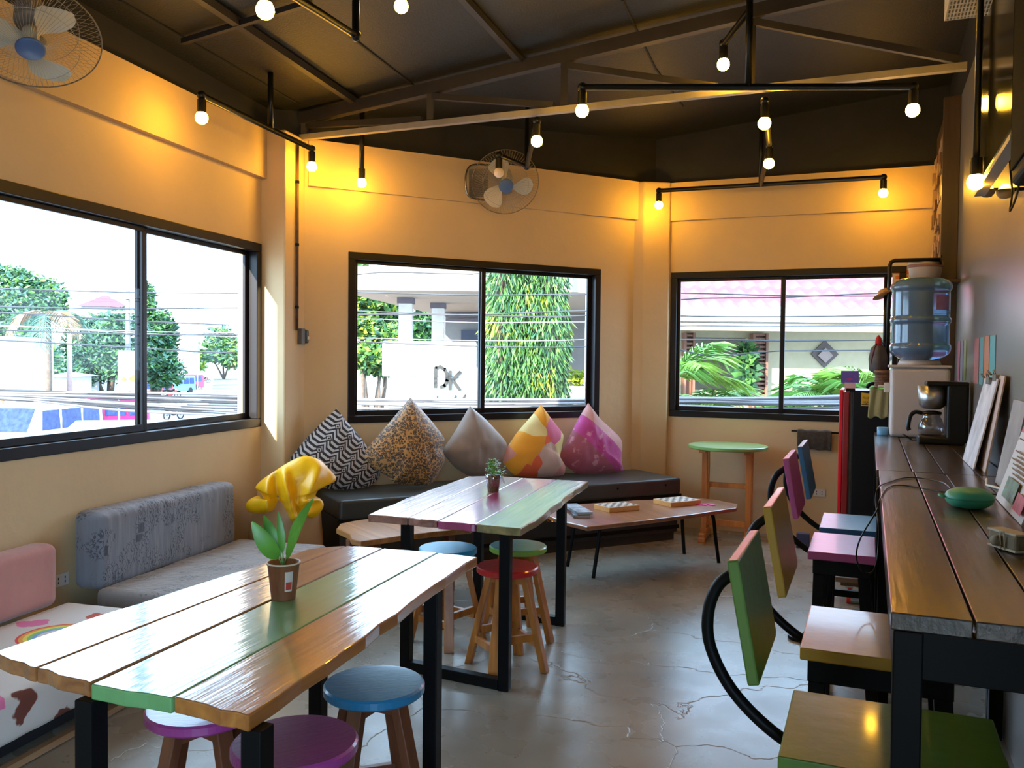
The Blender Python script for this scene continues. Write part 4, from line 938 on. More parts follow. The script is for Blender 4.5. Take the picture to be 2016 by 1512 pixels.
mb = MB(); mb.bx(X0(-.124), X0(-.106), -hy + .01, hy, .05, FH - .01); mb.build('door_gasket', M('grey_gasket', (.05, .05, .055), .6, var=.1), e)
mb = MB(); mb.bx(X0(-.15), X0(-.09), -hy - .004, -hy + .05, FH - .01, FH + .014); mb.build('hinge', BLACKSTEEL, e, bevel=.004)
for x in (-.08, .34):
    mb = MB(); mb.bx(X0(x) - .03, X0(x) + .03, -hy + .03, hy - .03, 0, .03); mb.build('foot', BLACKSTEEL, e)
# yellow warning sticker with lettering
stq = [atS(x, y, f0 - .0015) for x, y in ((1695, 799), (1712, 800), (1712, 775), (1696, 773))]
mb = MB(); mb.plate(stq, .001); sk = mb.build('sticker', M('sticker_yellow', (.7, .42, .02), .5, var=.05), e, world=True)
def to_mesh(o):
    bpy.context.view_layer.update(); dg = bpy.context.evaluated_depsgraph_get()
    me = bpy.data.meshes.new_from_object(o.evaluated_get(dg)); n = bpy.data.objects.new(o.name, me); C.objects.link(n)
    n.parent = o.parent; n.matrix_local = o.matrix_local.copy(); nm = o.name; bpy.data.objects.remove(o); n.name = nm; return n
def text3d(s, loc, size, mat, xdir, up=Z3, parent=None, name='lettering', extrude=.0005, bold=0.0):
    cu = bpy.data.curves.new(name, 'FONT'); cu.body = s; cu.size = size; cu.extrude = extrude; cu.offset = bold; cu.resolution_u = 3; cu.materials.append(mat)
    o = bpy.data.objects.new(name, cu); C.objects.link(o); x = Vector(xdir).normalized(); y = Vector(up).normalized(); z = x.cross(y)
    m_ = Matrix((x, y, z)).transposed().to_4x4(); m_.translation = Vector(loc)
    if parent is not None: o.parent = parent; m_ = inv_chain(parent) @ m_
    o.matrix_local = m_
    return to_mesh(o)
def inv_chain(p):
    m_ = Matrix.Identity(4)
    while p is not None: m_ = (Matrix.Translation(p.location) @ p.rotation_euler.to_matrix().to_4x4()) @ m_; p = p.parent
    return m_.inverted()
INK = M('dark_brown_ink', (.12, .05, .01), .6, var=0)
text3d('PEAK', atS(1698.5, 785, f0 - .004), .019, INK, FS.v, parent=sk)
text3d('GEAR', atS(1698.5, 793.5, f0 - .004), .019, INK, FS.v, parent=sk)
mb = MB(); q = atS(1696, 797, f0 - .0035); w_ = (atS(1712, 797, f0) - atS(1696, 797, f0)).length
mb.plate([q, q + FS.v * w_, q + FS.v * w_ + Z3 * .006, q + FS.v * w_ * .8 + Z3 * .003, q + FS.v * w_ * .6 + Z3 * .012, q + FS.v * w_ * .4 + Z3 * .004, q + FS.v * w_ * .2 + Z3 * .008, q + Z3 * .003], .001); mb.build('skyline_print', INK, sk, world=False).data.transform(inv_chain(sk))
# price card standing on the cooler
cq = [atS(x, y, f0 + .1) for x, y in ((1656, 754), (1691, 754), (1691, 730), (1656, 730))]
e = thing('card_sign', 'small violet card with a pink print, standing on top of the cooler', 'card', Vector((cq[0].x, cq[0].y, FH)), 0)
mb = MB(); mb.plate(cq, .004); mb.build('card', M('violet_card', (.12, .08, .42), .5, var=.2, scale=20), e, world=True)
mb = MB(); q = atS(1672, 747, f0 + .098); mb.plate([q - FS.v * .03, q - Z3 * .008, q + FS.v * .03, q + Z3 * .014 + FS.v * .005], .001); mb.build('print', M('pink_print', (.45, .04, .25), .5, var=.1), e, world=True)
mb = MB(); c_ = (cq[0] + cq[1]) / 2; mb.box((c_.x, c_.y, (FH + c_.z) / 2), (.07, .03, c_.z - FH + .004), FSR); mb.build('stand', M('pale_pink_acrylic', (.7, .45, .5), .3, var=.03), e, world=True)
# pipe rack frame fixed to the mosaic panel
pn = .43
ps = 6.25
A = atS(1752, 513, ps); Bp = atS(1853, 511, ps); Cb = atS(1748, 770, ps)
e = thing('pipe_rack', 'black pipe rack standing out of the mosaic panel behind the water bottle', 'rack', Vector((A.x, A.y, Cb.z)), 0)
mb = MB(); mb.tube([Bp, A + (Bp - A).normalized() * .03, A + (Bp - A).normalized() * .008 - Z3 * .01, A - Z3 * .035, Vector((A.x, A.y, Cb.z))], .0135, 12); mb.build('pipe', PIPE, e, world=True, smooth=True)
mb = MB(); mb.lathe(Bp - FS.v * .005, [(.035, 0), (.035, .008)], 18, axis=FS.v); mb.build('flange', PIPE, e, world=True)
A2 = atS(1744.5, 545, ps + .05); mb = MB(); mb.tube([A2, Vector((A2.x, A2.y, Cb.z + .05))], .012, 10); mb.build('back_pipe', PIPE, e, world=True, smooth=True)
mb = MB(); mb.tube([atS(1738, 676, ps + .02), atS(1752, 676, ps - .01)], .008, 8); mb.build('hook', PIPE, e, world=True)
# straw hat on the rack
q = atS(1741, 578, ps + .02); mb = MB(); mb.lathe(q, [(0, .03), (.03, .028), (.045, .0), (.075, -.006), (.08, -.01)], 26, axis=(-.25, .3, .9)); single(mb, 'straw_hat', M('straw', (.5, .3, .14), .8, var=.2, scale=60, bump=.4, bscale=150), 'small straw hat hung on the pipe rack in front of the pink roof view', 'hat', smooth=True)
# shoulder bag and basket
q = atS(1729, 700, ps - .05)
e = thing('shoulder_bag', 'grey-brown bag with a dark strap hanging from the pipe rack', 'bag', q - Z3 * .12, FSR)
mb = MB(); mb.lathe((0, 0, 0), [(.02, .0), (.055, .02), (.06, .1), (.045, .17), (.015, .20)], 24, sq=lambda a: 1 + .12 * math.sin(3 * a) - .35 * abs(math.sin(a))); mb.build('pouch', M('grey_brown_canvas', (.10, .085, .08), .8, var=.3, scale=20), e, smooth=True)
mb = MB(); mb.tube(smoothpts([(-.045, 0, .02), (-.035, -.02, .12), (.0, -.01, .22), (.035, 0, .10), (.045, 0, .03)], 6), .006, 8); mb.build('strap', M('maroon_strap', (.10, .02, .04), .6, var=.1), e, smooth=True)
mb = MB(); mb.lathe((.0, -.005, .185), [(.012, 0), (.022, .02), (.018, .05), (.004, .07)], 14); mb.build('red_cloth', M('red_cloth', (.5, .02, .02), .8, var=.1), e, smooth=True)
q = atS(1738, 763, ps - .12)
e = thing('wicker_basket', 'small brown wicker basket between the bag and the dispenser', 'basket', q, 0)
mb = MB()
for k in range(9): mb.tube([(math.cos(a * math.pi / 12) * (.045 + .002 * math.sin(a * 3 + k * 3.14)), math.sin(a * math.pi / 12) * (.045 + .002 * math.sin(a * 3 + k * 3.14)), .006 + k * .0105) for a in range(24)], .0058, 6, closed=True)
mb.build('weave', M('brown_wicker', (.14, .06, .03), .6, var=.4, scale=50), e, smooth=True)
mb = MB(); mb.tube([(math.cos(a * math.pi / 12) * .049, math.sin(a * math.pi / 12) * .049, .104) for a in range(24)], .009, 8, closed=True); mb.build('rim', M('brown_wicker_rim', (.2, .09, .05), .6, var=.3, scale=50), e, smooth=True)
mb = MB(); mb.lathe((0, 0, 0), [(.045, 0), (.045, .005)], 20); mb.build('bottom', M('brown_wicker', (.14, .06, .03)), e)
# olive cloth over the cooler side
V = []; nx, nz = 14, 12; aa, bb = atS(1713, 764, f0 - .01), atS(1750, 766, f0 - .01)
for j in range(nz + 1):
    for i in range(nx + 1):
        q = aa.lerp(bb, i / nx); z_ = q.z - j / nz * (.20 + .01 * math.sin(i * .8)); V.append(Vector((q.x, q.y, z_)) - FS.u * (.006 + .006 * math.sin(i * .9 + j * .1)) - FS.v * (.012 * j / nz * (1 - i / nx)))
mb = MB(); mb.add(V, [(j * (nx + 1) + i, j * (nx + 1) + i + 1, (j + 1) * (nx + 1) + i + 1, (j + 1) * (nx + 1) + i) for j in range(nz) for i in range(nx)])
o = single(mb, 'dish_cloth', M('olive_beige_cloth', (.36, .33, .16), .9, var=.08, bump=.3, bscale=60), 'olive beige cloth hanging over the black side of the cooler', 'cloth', smooth=True); sd_ = o.modifiers.new('thick', 'SOLIDIFY'); sd_.thickness = .004
mb = MB(); mb.tube(smoothpts([atS(1707, 763, f0 + .0), atS(1712, 757, f0 - .01), atS(1722, 755, f0 - .012), atS(1740, 757, f0 - .01), atS(1748, 760, f0)], 5), .013, 10); single(mb, 'pan_handle', BLACKSTEEL, 'black pan handle resting on the top edge of the cooler, above the cloth', 'pan', smooth=True)

# ------------------------------------------------------------------ water dispenser and bottle
d0 = 5.76; dl = FS.uv(atS(1745, 720, d0))[1]; 
e = thing('water_dispenser', 'white countertop water dispenser at the far end of the counter', 'dispenser', NS(.285, d0 + .15, CTOP), FSR)
mb = MB(); mb.bx(-.165, .165, -.15, .15, .0, .425); mb.build('body', M('dispenser_white', (.55, .50, .49), .35, var=.03), e, bevel=.025, seg=4)
mb = MB(); mb.bx(-.178, .172, -.155, .155, .425, .442); mb.build('top_cover', M('dispenser_white', (.6, .57, .56)), e, bevel=.006)
mb = MB(); mb.lathe((0, 0, .442), [(.125, 0), (.115, .028), (.07, .03)], 40); mb.build('bottle_collar', M('dispenser_white', (.6, .57, .56)), e, smooth=True)
mb = MB(); mb.bx(-.20, -.16, -.08, -.05, .27, .33); mb.bx(-.235, -.195, -.072, -.058, .30, .315); mb.build('tap', WHITEP, e, bevel=.004)
W = M('water_bottle_blue', (.13, .24, .42), .12, var=.12, scale=4, spec=.8); nt = W.node_tree; b = nt.nodes['Principled BSDF']; b.inputs['Transmission Weight'].default_value = .45; b.inputs['IOR'].default_value = 1.2; b.inputs['Coat Weight'].default_value = .8
e2 = thing('water_bottle', 'large blue refill bottle upside down on the white dispenser', 'bottle', NS(.285, d0 + .15, CTOP + .448), FSR)
zr = [(.045, .0), (.10, .022), (.135, .045), (.160, .062), (.172, .08), (.176, .10), (.174, .115), (.170, .122), (.1655, .126), (.165, .130), (.165, .14), (.165, .19), (.165, .24), (.165, .25), (.169, .254), (.173, .26), (.174, .27), (.173, .28), (.169, .286), (.165, .29), (.165, .30), (.165, .37), (.165, .44), (.165, .452), (.170, .457), (.174, .463), (.176, .475), (.174, .492), (.155, .515), (.12, .53), (.06, .533), (0, .528)]
mb = MB(); mb.lathe((0, 0, 0), zr, 56); mb.build('bottle_body', W, e2, smooth=True)
mb = MB(); mb.add(*(lambda m_: (m_.v, m_.f))(arcpatch(.1655, .1655, .33, .42, R(-62), R(-25), off=.0012))); mb.build('printed_label', M('faint_violet_label', (.30, .18, .45), .4, var=.2, scale=20), e2, smooth=True)
mb = MB()
for zz in (.318, .327, .305): mb.add(*(lambda m_: (m_.v, m_.f))(arcpatch(.1655, .1655, zz, zz + .002, R(-70), R(-15), off=.0012)))
mb.build('printed_lines', M('dark_blue_ink', (.02, .04, .12), .5, var=0), e2)
# plastic tub on a shelf behind the bottle, poster on the end wall
q = atS(1821, 553, 6.35)
e = thing('plastic_tub', 'white plastic tub with a domed lid on a shelf behind the water bottle', 'tub', Vector((q.x, q.y, q.z)), 0)
mb = MB(); mb.lathe((0, 0, 0), [(.09, 0), (.105, .10), (.108, .105), (.105, .11)], 36); mb.build('tub', M('tub_white', (.62, .54, .48), .4, var=.03), e, smooth=True)
mb = MB(); mb.lathe((0, 0, .085), [(.1085, 0), (.109, .02)], 36); mb.build('band', M('tub_rose_band', (.35, .17, .14), .5, var=.05), e, smooth=True)
mb = MB(); mb.lathe((0, 0, .111), [(.11, 0), (.105, .012), (.06, .025), (0, .03)], 36); mb.build('lid', M('lid_cream', (.65, .52, .33), .4, var=.05), e, smooth=True)
mb = MB(); mb.box(Vector((q.x, q.y, q.z - .012)) + FS.v * .04, (.40, .22, .02), FSR); sh = single(mb, 'wall_shelf', wood('dark_shelf_wood', (.04, .02, .012), (.09, .045, .025), axis='X'), 'narrow dark shelf on the mosaic panel carrying the white tub', 'shelf', bevel=.002)
pq = [FR.at(x, y, .004) for x, y in ((1757, 560), (1850, 560), (1850, 512), (1757, 516))]
e = thing('wall_poster', 'cream poster with an orange heading, partly hidden by the water bottle', 'poster', pq[0], 0)
mb = MB(); mb.plate(pq, .003); mb.build('sheet', M('poster_cream', (.60, .48, .33), .6, var=.04), e, world=True)
for y0, y1, x0, x1 in ((532, 540, 1758, 1792), (543, 549, 1763, 1788)):
    mb = MB(); mb.plate([FR.at(x, y, .006) for x, y in ((x0, y1), (x1, y1), (x1, y0), (x0, y0))], .0015); mb.build('heading', M('poster_orange', (.62, .14, .02), .6, var=.05), e, world=True)
# wooden mosaic panel on the side wall
e = thing('mosaic_panel', 'tall wall panel of offcut wood blocks in a dark frame, in the corner', 'wall panel', NS(.50, 7.1, 1.7), FSR)
PNF = .452; sA, sB = FS.uv(atN(1864, 420, PNF))[0], FS.uv(atN(1834, 420, PNF))[0]
sA, sB = 6.55, 7.70
mb = MB(); mb.bx(.055 - .0, .03 - .0, sA - 7.1, sB - 7.1, -.75, 1.62); 
mb = MB(); mb.bx(-.028, .028, sA - 7.1, sB - 7.1, -.7, 1.40); mb.build('backing', M('panel_brown', (.16, .10, .07), .7, var=.1), e)
mb = MB(); mb.bx(-.075, .029, sA - 7.1 - .05, sA - 7.1, -.72, 1.60); mb.bx(-.04, .029, sA - 7.1, sB - 7.1, 1.40, 1.60); mb.build('frame', wood('panel_frame_wood', (.05, .03, .02), (.10, .06, .04), axis='Z'), e, bevel=.003)
rnd = random.Random(12); mm = [wood('offcut_pale', (.36, .22, .13), (.46, .30, .18), axis='Z'), wood('offcut_brown', (.12, .06, .035), (.2, .11, .06), axis='Z'), wood('offcut_tan', (.26, .15, .09), (.34, .21, .13), axis='Z')]
mb = MB(); zz = -.7
while zz < 1.38:
    y = sA - 7.1; hh = rnd.uniform(.05, .14)
    while y < sB - 7.1 - .02:
        ww = min(rnd.uniform(.06, .22), sB - 7.1 - y); mb.cur = rnd.choice((0, 0, 1, 2)); t_ = rnd.uniform(.004, .04)
        mb.bx(-.028 - t_, -.028, y + .001, y + ww - .001, zz + .001, min(zz + hh, 1.395) - .001); y += ww
    zz += hh
mb.build('offcut_blocks', mm, e)
# coffee maker
q = at(1862, 872, CTOP); cs, cn, _ = FS.uv(q)
e = thing('coffee_maker', 'black drip coffee maker with a glass jug and silver basket, in front of the dispenser', 'coffee maker', NS(.395, 5.42, CTOP), FSR)
BP = M('black_plastic', (.007, .007, .008), .3, var=.1, spec=.3)
mb = MB(); mb.bx(.005, .115, -.10, .10, .012, .345); mb.build('tank', BP, e, bevel=.016, seg=3)
mb = MB(); mb.bx(-.135, .10, -.10, .10, 0, .045); mb.build('base', BP, e, bevel=.012, seg=3)
mb = MB(); mb.bx(-.10, .115, -.102, .102, .325, .352); mb.build('lid', BP, e, bevel=.01)
mb = MB(); mb.lathe((-.062, 0, .195), [(.045, 0), (.068, .02), (.078, .13)], 28, sq=lambda a: 1 + .03 * math.sin(12 * a)); mb.build('filter_basket', M('brushed_silver', (.5, .5, .5), .3, metal=.9, var=.2, scale=20), e, smooth=True)
mb = MB(); mb.lathe((-.065, 0, .046), [(.05, 0), (.066, .015), (.068, .05), (.055, .09), (.045, .105), (.052, .12)], 32)
jug = mb.build('glass_jug', glass('smoky_glass', (.55, .55, .58), .18, .05), e, smooth=True)
mb = MB(); mb.lathe((-.065, 0, .166), [(.053, 0), (.053, .012), (.02, .02)], 28); mb.build('jug_lid', BP, jug, smooth=True)
mb = MB(); mb.tube(smoothpts([(-.115, -.01, .17), (-.15, -.02, .175), (-.175, -.022, .15), (-.185, -.024, .09), (-.178, -.024, .07)], 6), [.012] * 25, 10); mb.build('jug_handle', BP, jug, smooth=True)
mb = MB(); mb.tube(smoothpts([(-.14, -.03, .012), (-.19, -.06, .01), (-.165, -.09, .02), (-.2, -.1, .045), (-.215, -.06, .05), (-.17, -.04, .02)], 6), .003, 6); mb.build('power_cord', BP, e, smooth=True)
# small blue tape roll by the dispenser
q = NS(.085, 5.85, CTOP); mb = MB(); mb.lathe(q, [(.032, 0), (.034, .005), (.034, .05), (.022, .052), (.02, .01)], 28); single(mb, 'blue_cup', M('sky_blue_plastic', (.12, .35, .62), .35, var=.05), 'small sky blue cup at the left foot of the dispenser', 'cup', smooth=True)
# papers on clipboards leaning on the side wall
def board(name, label, cat, s0, s1, nb, ntop, z1, mat, thick=.006, bow=0.0, group=None, clip=True, extra=None, kind_sheets=None):
    P = [NS(nb, s0, CTOP + .002), NS(nb, s1, CTOP + .002), NS(ntop, s1, z1), NS(ntop, s0, z1)]
    e = thing(name, label, cat, NS(nb, (s0 + s1) / 2, CTOP), FSR, group)
    mb = MB(); mb.plate([P[0], P[3], P[2], P[1]], thick); mb.build('sheet', mat, e, world=True)
    if extra: extra(e, P)
    if clip:
        c_ = (P[2] + P[3]) / 2; mb = MB(); mb.box(c_ - FS.v * .008 - Z3 * .012, (.018, .10, .03), FSR); mb.build('clip', M('steel_clip', (.25, .22, .2), .3, metal=.8, var=.1), e, world=True, bevel=.002)
        mb = MB(); mb.tube(arcpts(c_ - FS.v * .012, FS.u, Z3 - FS.v * .3, .022, 0, math.pi, 10), .003, 6); mb.tube(arcpts(c_ - FS.v * .02 + FS.u * .05, FS.u, Z3 - FS.v * .8, .02, 0, math.pi, 10), .003, 6); mb.build('clip_wire', M('steel_clip', (.25, .22, .2)), e, world=True, smooth=True)
    return e
PAPER = M('printed_paper', (.58, .57, .6), .5, var=.35, scale=9, stretch=(1, 1, 1)); CARD = M('cream_card', (.55, .42, .36), .6, var=.06)
board('menu_clipboard', 'foremost clipboard of plastic-covered papers leaning on the wall near the coffee maker', 'clipboard', 4.12, 4.56, .415, .500, 1.44, PAPER, group='clipboards leaning on the side wall')
board('menu_clipboard', 'clipboard with a cream backing card, tucked behind the plastic-covered one', 'clipboard', 4.02, 4.42, .45, .512, 1.455, CARD, group='clipboards leaning on the side wall')
board('menu_board', 'narrow grey board leaning on the side wall behind the red and green menu', 'board', 3.42, 3.72, .45, .505, 1.37, M('grey_board', (.30, .27, .25), .5, var=.25, scale=8), thick=.012, clip=False)
def menu_print(e, P):
    rnd = random.Random(5); o, ud, zd = P[0], (P[1] - P[0]), (P[3] - P[0]); nrm = -FS.v
    def patch(m_, a0, a1, b0, b1, off): m_.plate([o + ud * a + zd * b_ + nrm * off for a, b_ in ((a0, b0), (a0, b1), (a1, b1), (a1, b0))], .0005)
    mb = MB(); patch(mb, .35, .75, .1, .32, .009); mb.build('photo', M('menu_green', (.10, .18, .09), .5, var=.5, scale=30), e, world=True)
    mb = MB(); patch(mb, .03, .30, .08, .25, .0092); mb.build('red_block', M('menu_red', (.45, .04, .06), .5, var=.4, scale=30), e, world=True); mb = MB(); patch(mb, .5, .9, .8, .93, .0092); mb.build('red_block', M('menu_red', (.45, .04, .06)), e, world=True)
    mb = MB()
    for i in range(9): patch(mb, .12, rnd.uniform(.3, .9), .36 + i * .045, .375 + i * .045, .0095)
    mb.build('text_lines', INK, e, world=True)
board('menu_card', 'white menu card with red and green prints leaning on the wall at the frame edge', 'menu', 2.75, 3.28, .40, .49, 1.34, M('menu_white', (.62, .6, .58), .4, var=.03), clip=False, extra=menu_print)
mb = MB(); mb.tube([NS(.43, 3.78, CTOP + .005), NS(.41, 3.6, CTOP + .004), NS(.45, 3.5, CTOP + .004)], .005, 8); single(mb, 'phone_stand', WHITEP, 'small white bent stand lying on the counter before the grey board', 'stand')
# coloured upright strips on the side wall
for k, (x0, x1, y0, y1, col, nm) in enumerate(((1884, 1889, 672, 750, (.45, .05, .12), 'crimson'), (1890, 1895, 671, 750, (.30, .14, .34), 'violet'), (1896, 1901, 669, 749, (.30, .38, .08), 'lime'),
        (1917, 1926, 666, 756, (.42, .16, .15), 'rose'), (1927, 1935, 664, 758, (.12, .34, .36), 'teal'), (1936, 1946, 661, 760, (.58, .22, .07), 'orange'), (1947, 1958, 660, 762, (.08, .40, .44), 'cyan'))):
    P = [atN(x, y, WALLN - .0015) for x, y in ((x0, y1), (x1, y1), (x1, y0), (x0, y0))]
    zt = P[2].z; zb = P[1].z
    P = [Vector((P[0].x, P[0].y, zb)), Vector((P[1].x, P[1].y, zb)), Vector((P[1].x, P[1].y, zt)), Vector((P[0].x, P[0].y, zt))]
    mb = MB(); mb.plate(P, -.001); single(mb, 'wall_strip', M(nm + '_strip', col, .35, var=.1), nm + ' upright strip on the grey side wall behind the coffee maker', 'decoration', 'coloured strips on the side wall')
# green round case, cable, strap
q = at(1911, 1004, CTOP)
gs, gn, _ = FS.uv(q)
e = thing('round_case', 'round jade green rubber case lying on the near counter', 'case', NS(gn, gs + .05, CTOP), FSR)
GC = M('jade_rubber', (.05, .38, .24), .4, var=.05)
mb = MB(); mb.lathe((0, 0, 0), [(.03, 0), (.05, .004), (.064, .014), (.069, .024), (.070, .031), (.069, .038), (.062, .049), (.046, .058), (.022, .063), (0, .064)], 44); mb.build('body', GC, e, smooth=True)
mb = MB(); mb.lathe((0, 0, .028), [(.0702, 0), (.0708, .003), (.0702, .006)], 44); mb.build('seam_band', M('jade_dark', (.03, .28, .18), .5, var=.05), e, smooth=True)
mb = MB(); mb.tube(arcpts((-.07, .0, .03), (0, 1, 0), (-1, 0, .3), .014, 0, math.pi, 10), .005, 8); mb.build('loop', GC, e, smooth=True)
pth = [at(1968, 974, CTOP + .004), at(1925, 971, CTOP + .004), at(1868, 970, CTOP + .004), at(1820, 962, CTOP + .004), at(1770, 955, CTOP + .004), at(1746, 962, CTOP + .004), NS(.040, 3.05, CTOP + .003), NS(.032, 3.04, CTOP - .03), atS(1694, 1060, 3.02), atS(1686, 1098, 3.03), atS(1698, 1124, 3.05), atS(1716, 1127, 3.07), atS(1727, 1100, 3.1), atS(1730, 1040, 3.15), NS(.030, 3.3, CTOP - .04), NS(.038, 3.34, CTOP + .004), at(1748, 950, CTOP + .004), at(1790, 940, CTOP + .004), at(1850, 948, CTOP + .004), at(1872, 962, CTOP + .004)]
e = thing('charging_cable', 'thin black cable looping off the counter edge beside the pink bar chair', 'cable', NS(.03, 3.1, CTOP), 0)
mb = MB(); mb.tube(smoothpts(pth, 8), .0026, 6); mb.build('wire', BP, e, world=True, smooth=True)
a, b_ = at(1962, 973.5, CTOP + .006), at(1985, 976, CTOP + .006); mb = MB(); mb.bar(a, b_, .014, .009, up=(0, 0, 1)); mb.build('plug', BP, e, world=True, bevel=.002)
q0, q1 = at(1972, 1080, CTOP), at(2030, 1098, CTOP)
e = thing('strap_case', 'beige strapped case with cream piping at the right edge of the near counter', 'case', (q0 + q1) / 2 + Vector((0, .03, 0)), math.atan2((q1 - q0).y, (q1 - q0).x))
w_ = (q1 - q0).length
mb = MB(); mb.bx(-w_ / 2, w_ / 2, -.02, .02, .003, .045); mb.build('case', M('beige_canvas', (.24, .20, .13), .8, var=.1), e, bevel=.008)
for zz in (.003, .042):
    mb = MB(); mb.bx(-w_ / 2 - .001, w_ / 2, -.022, .022, zz, zz + .006); mb.build('piping', M('cream_piping', (.62, .55, .42), .6, var=.03), e, bevel=.002)
mb = MB(); mb.tube([(.0, -.022, .004), (.0, -.026, .05), (.014, -.026, .05), (.014, -.022, .004)], .002, 6, closed=True); mb.build('buckle', M('cream_piping', (.62, .55, .42)), e)
mb = MB(); mb.tube([(.0, -.022, .024), (-.022, -.022, .02)], .013, 12); mb.build('roll', M('beige_canvas', (.24, .20, .13)), e, smooth=True)
# dolly with red caster under the far counter
q = at(1686, 1192, 0)
e = thing('dolly', 'wooden plant dolly on red casters under the far counter', 'dolly', (q.x + .12, q.y + .12, 0), FSR)
mb = MB(); mb.bx(-.19, .19, -.16, .16, .135, .165); mb.bx(-.16, .16, -.14, -.07, .11, .134); mb.build('platform', wood('weathered_wood', (.10, .055, .03), (.19, .11, .065), axis='X'), e, bevel=.003)
for k, (x, y) in enumerate(((-.11, -.12), (.13, -.12), (-.11, .12), (.13, .12))):
    mb = MB(); mb.tube([(x - .012, y, .038), (x + .012, y, .038)], .037, 22); wv = mb.build('caster', M('red_wheel', (.65, .03, .02), .4, var=.05), e)
    mb = MB(); mb.bx(x - .02, x - .014, y - .015, y + .02, .035, .11); mb.bx(x + .014, x + .02, y - .015, y + .02, .035, .11); mb.bx(x - .022, x + .022, y - .02, y + .02, .103, .11); mb.build('fork', M('zinc', (.5, .5, .5), .35, metal=.9, var=.05), wv)
# grey leaning panel under the counter
mb = MB(); mb.plate([NS(.30, 2.25, .003), NS(.36, 2.6, .003), NS(.50, 2.6, .95), NS(.47, 2.25, .95)], .012); single(mb, 'leaning_panel', M('pale_grey_board', (.30, .29, .26), .5, var=.05), 'pale grey board leaning against the side wall beneath the near counter', 'board')
#@@END4
#@@ROOF
# ------------------------------------------------------------------ steel truss and purlins under the roof
TS = 5.25
def T_(x, y): return atS(x, y, TS)
TRUSS = M('truss_steel', (.035, .03, .03), .5, metal=.3, var=.2)
e = thing('steel_truss', 'dark steel roof truss spanning the room with a pale bottom bar', 'truss', at(600, 270, 3.1), 0)
bl, br = T_(592, 273), T_(1903, 148)
mb = MB(); mb.bar((bl.x, bl.y, 3.105), (br.x, br.y, 3.105), .045, .038, up=(0, 0, 1)); mb.build('bottom_chord', M('pale_grey_bar', (.30, .27, .25), .4, metal=.3, var=.15), e, world=True)
def rz_(p, o=.05): return Vector((p.x, p.y, roofz(p) - o))
mb = MB(); mb.bar(rz_(bl, .07), rz_(br, .07), .06, .08, up=(0, 0, 1)); mb.build('top_chord', TRUSS, e, world=True)
posts = [T_(847, 240), T_(1110, 215), T_(1477, 150), T_(600, 240)]
for p in posts:
    mb = MB(); mb.bar((p.x, p.y, 3.13), rz_(p, .1), .045, .045); mb.build('post', TRUSS, e, world=True)
ends = [T_(1090, 222), T_(1412, 192), T_(1890, 150), T_(830, 245)]
for p, q in zip(posts, ends):
    mb = MB(); mb.bar(rz_(p, .12), (q.x, q.y, 3.14), .035, .04); mb.build('brace', TRUSS, e, world=True)
def purlin(name, a, b, w_, label, off=.03):
    mb = MB(); mb.bar(onroof(*a, off), onroof(*b, off), w_, w_, up=(0, 0, 1)); single(mb, name, TRUSS, label, 'beam')
purlin('purlin', (330, -48), (722, 216), .045, 'dark steel tube under the ceiling running above the street side lamps')
purlin('purlin', (905, -11), (1034, 130), .04, 'dark steel tube under the ceiling ending above the far wall fan')
purlin('purlin', (360, 82), (612, 4), .03, 'short dark steel strip crossing the ceiling at the upper left', .04)
# ------------------------------------------------------------------ black pipe lamps
BULB = emis('warm_bulb_glow', (1.0, .50, .03), 70.0)
BULBOFF = M('frosted_bulb_off', (.75, .62, .5), .3, var=.02)
def lamp(label, pipes, bulbs, r=.0185, off=(), k_=1.2):
    q = bulbs[0]; e = thing('pipe_lamp', label, 'lamp', (q.x, q.y, q.z), 0, 'black pipe ceiling lamps')
    for pl_ in pipes:
        mb = MB(); mb.tube(pl_, r, 12); pi = mb.build('pipe', PIPE, e, world=True, smooth=True)
        for k in range(1, len(pl_) - 1):
            if True:
                mb = MB(); mb.ball(pl_[k], r * 1.45, 12, 8); mb.build('elbow', PIPE, pi, world=False, smooth=True).data.transform(inv(e))
    for k, b_ in enumerate(bulbs):
        mb = MB(); mb.tube([b_ + Z3 * .024 * k_, b_ + Z3 * .085 * k_], .021 * k_, 16); sk_ = mb.build('socket', PIPE, e, world=True, smooth=False)
        mb = MB(); mb.lathe(b_ - Z3 * .03 * k_, [(a_ * k_, h_ * k_) for a_, h_ in ((0, 0), (.014, .003), (.025, .012), (.03, .026), (.029, .038), (.022, .052), (.014, .06))], 20); mb.build('bulb', BULBOFF if k in off else BULB, e, world=True, smooth=True)
    return e
ZB, ZP = 2.85, 2.975
def up_(p, z=ZP): return Vector((p.x, p.y, z))
def top_(p): return rz_(p, .0)
b1, b2_ = at(397, 232, ZB), at(614, 328, ZB)
rs = up_(b1).lerp(up_(b2_), .57)
lamp('two-bulb black pipe lamp running along the street side wall', [[b1 + Z3 * .06, up_(b1), up_(b2_), b2_ + Z3 * .06], [rs, top_(rs)]], [b1, b2_])
b_ = at(712, 360, 2.78); lamp('single-bulb lamp on a long straight drop pipe near the corner pillar', [[b_ + Z3 * .06, top_(b_)]], [b_])
b_ = at(982, 340, ZB); b4 = at(1057, 278, ZB); pp = up_(at(1037, 333, 2.955))
lamp('pipe lamp by the far wall fan with one unlit and one lit bulb', [[b_ + Z3 * .06, up_(b_), pp, top_(pp)], [b4 + Z3 * .06, up_(b4), pp]], [b_, b4], off=(0,))
b1, b2_ = at(1146, 218, ZB), at(1797, 217, ZB); cpt = up_(b1).lerp(up_(b2_), .505); b3 = at(1424, 127, 3.22)
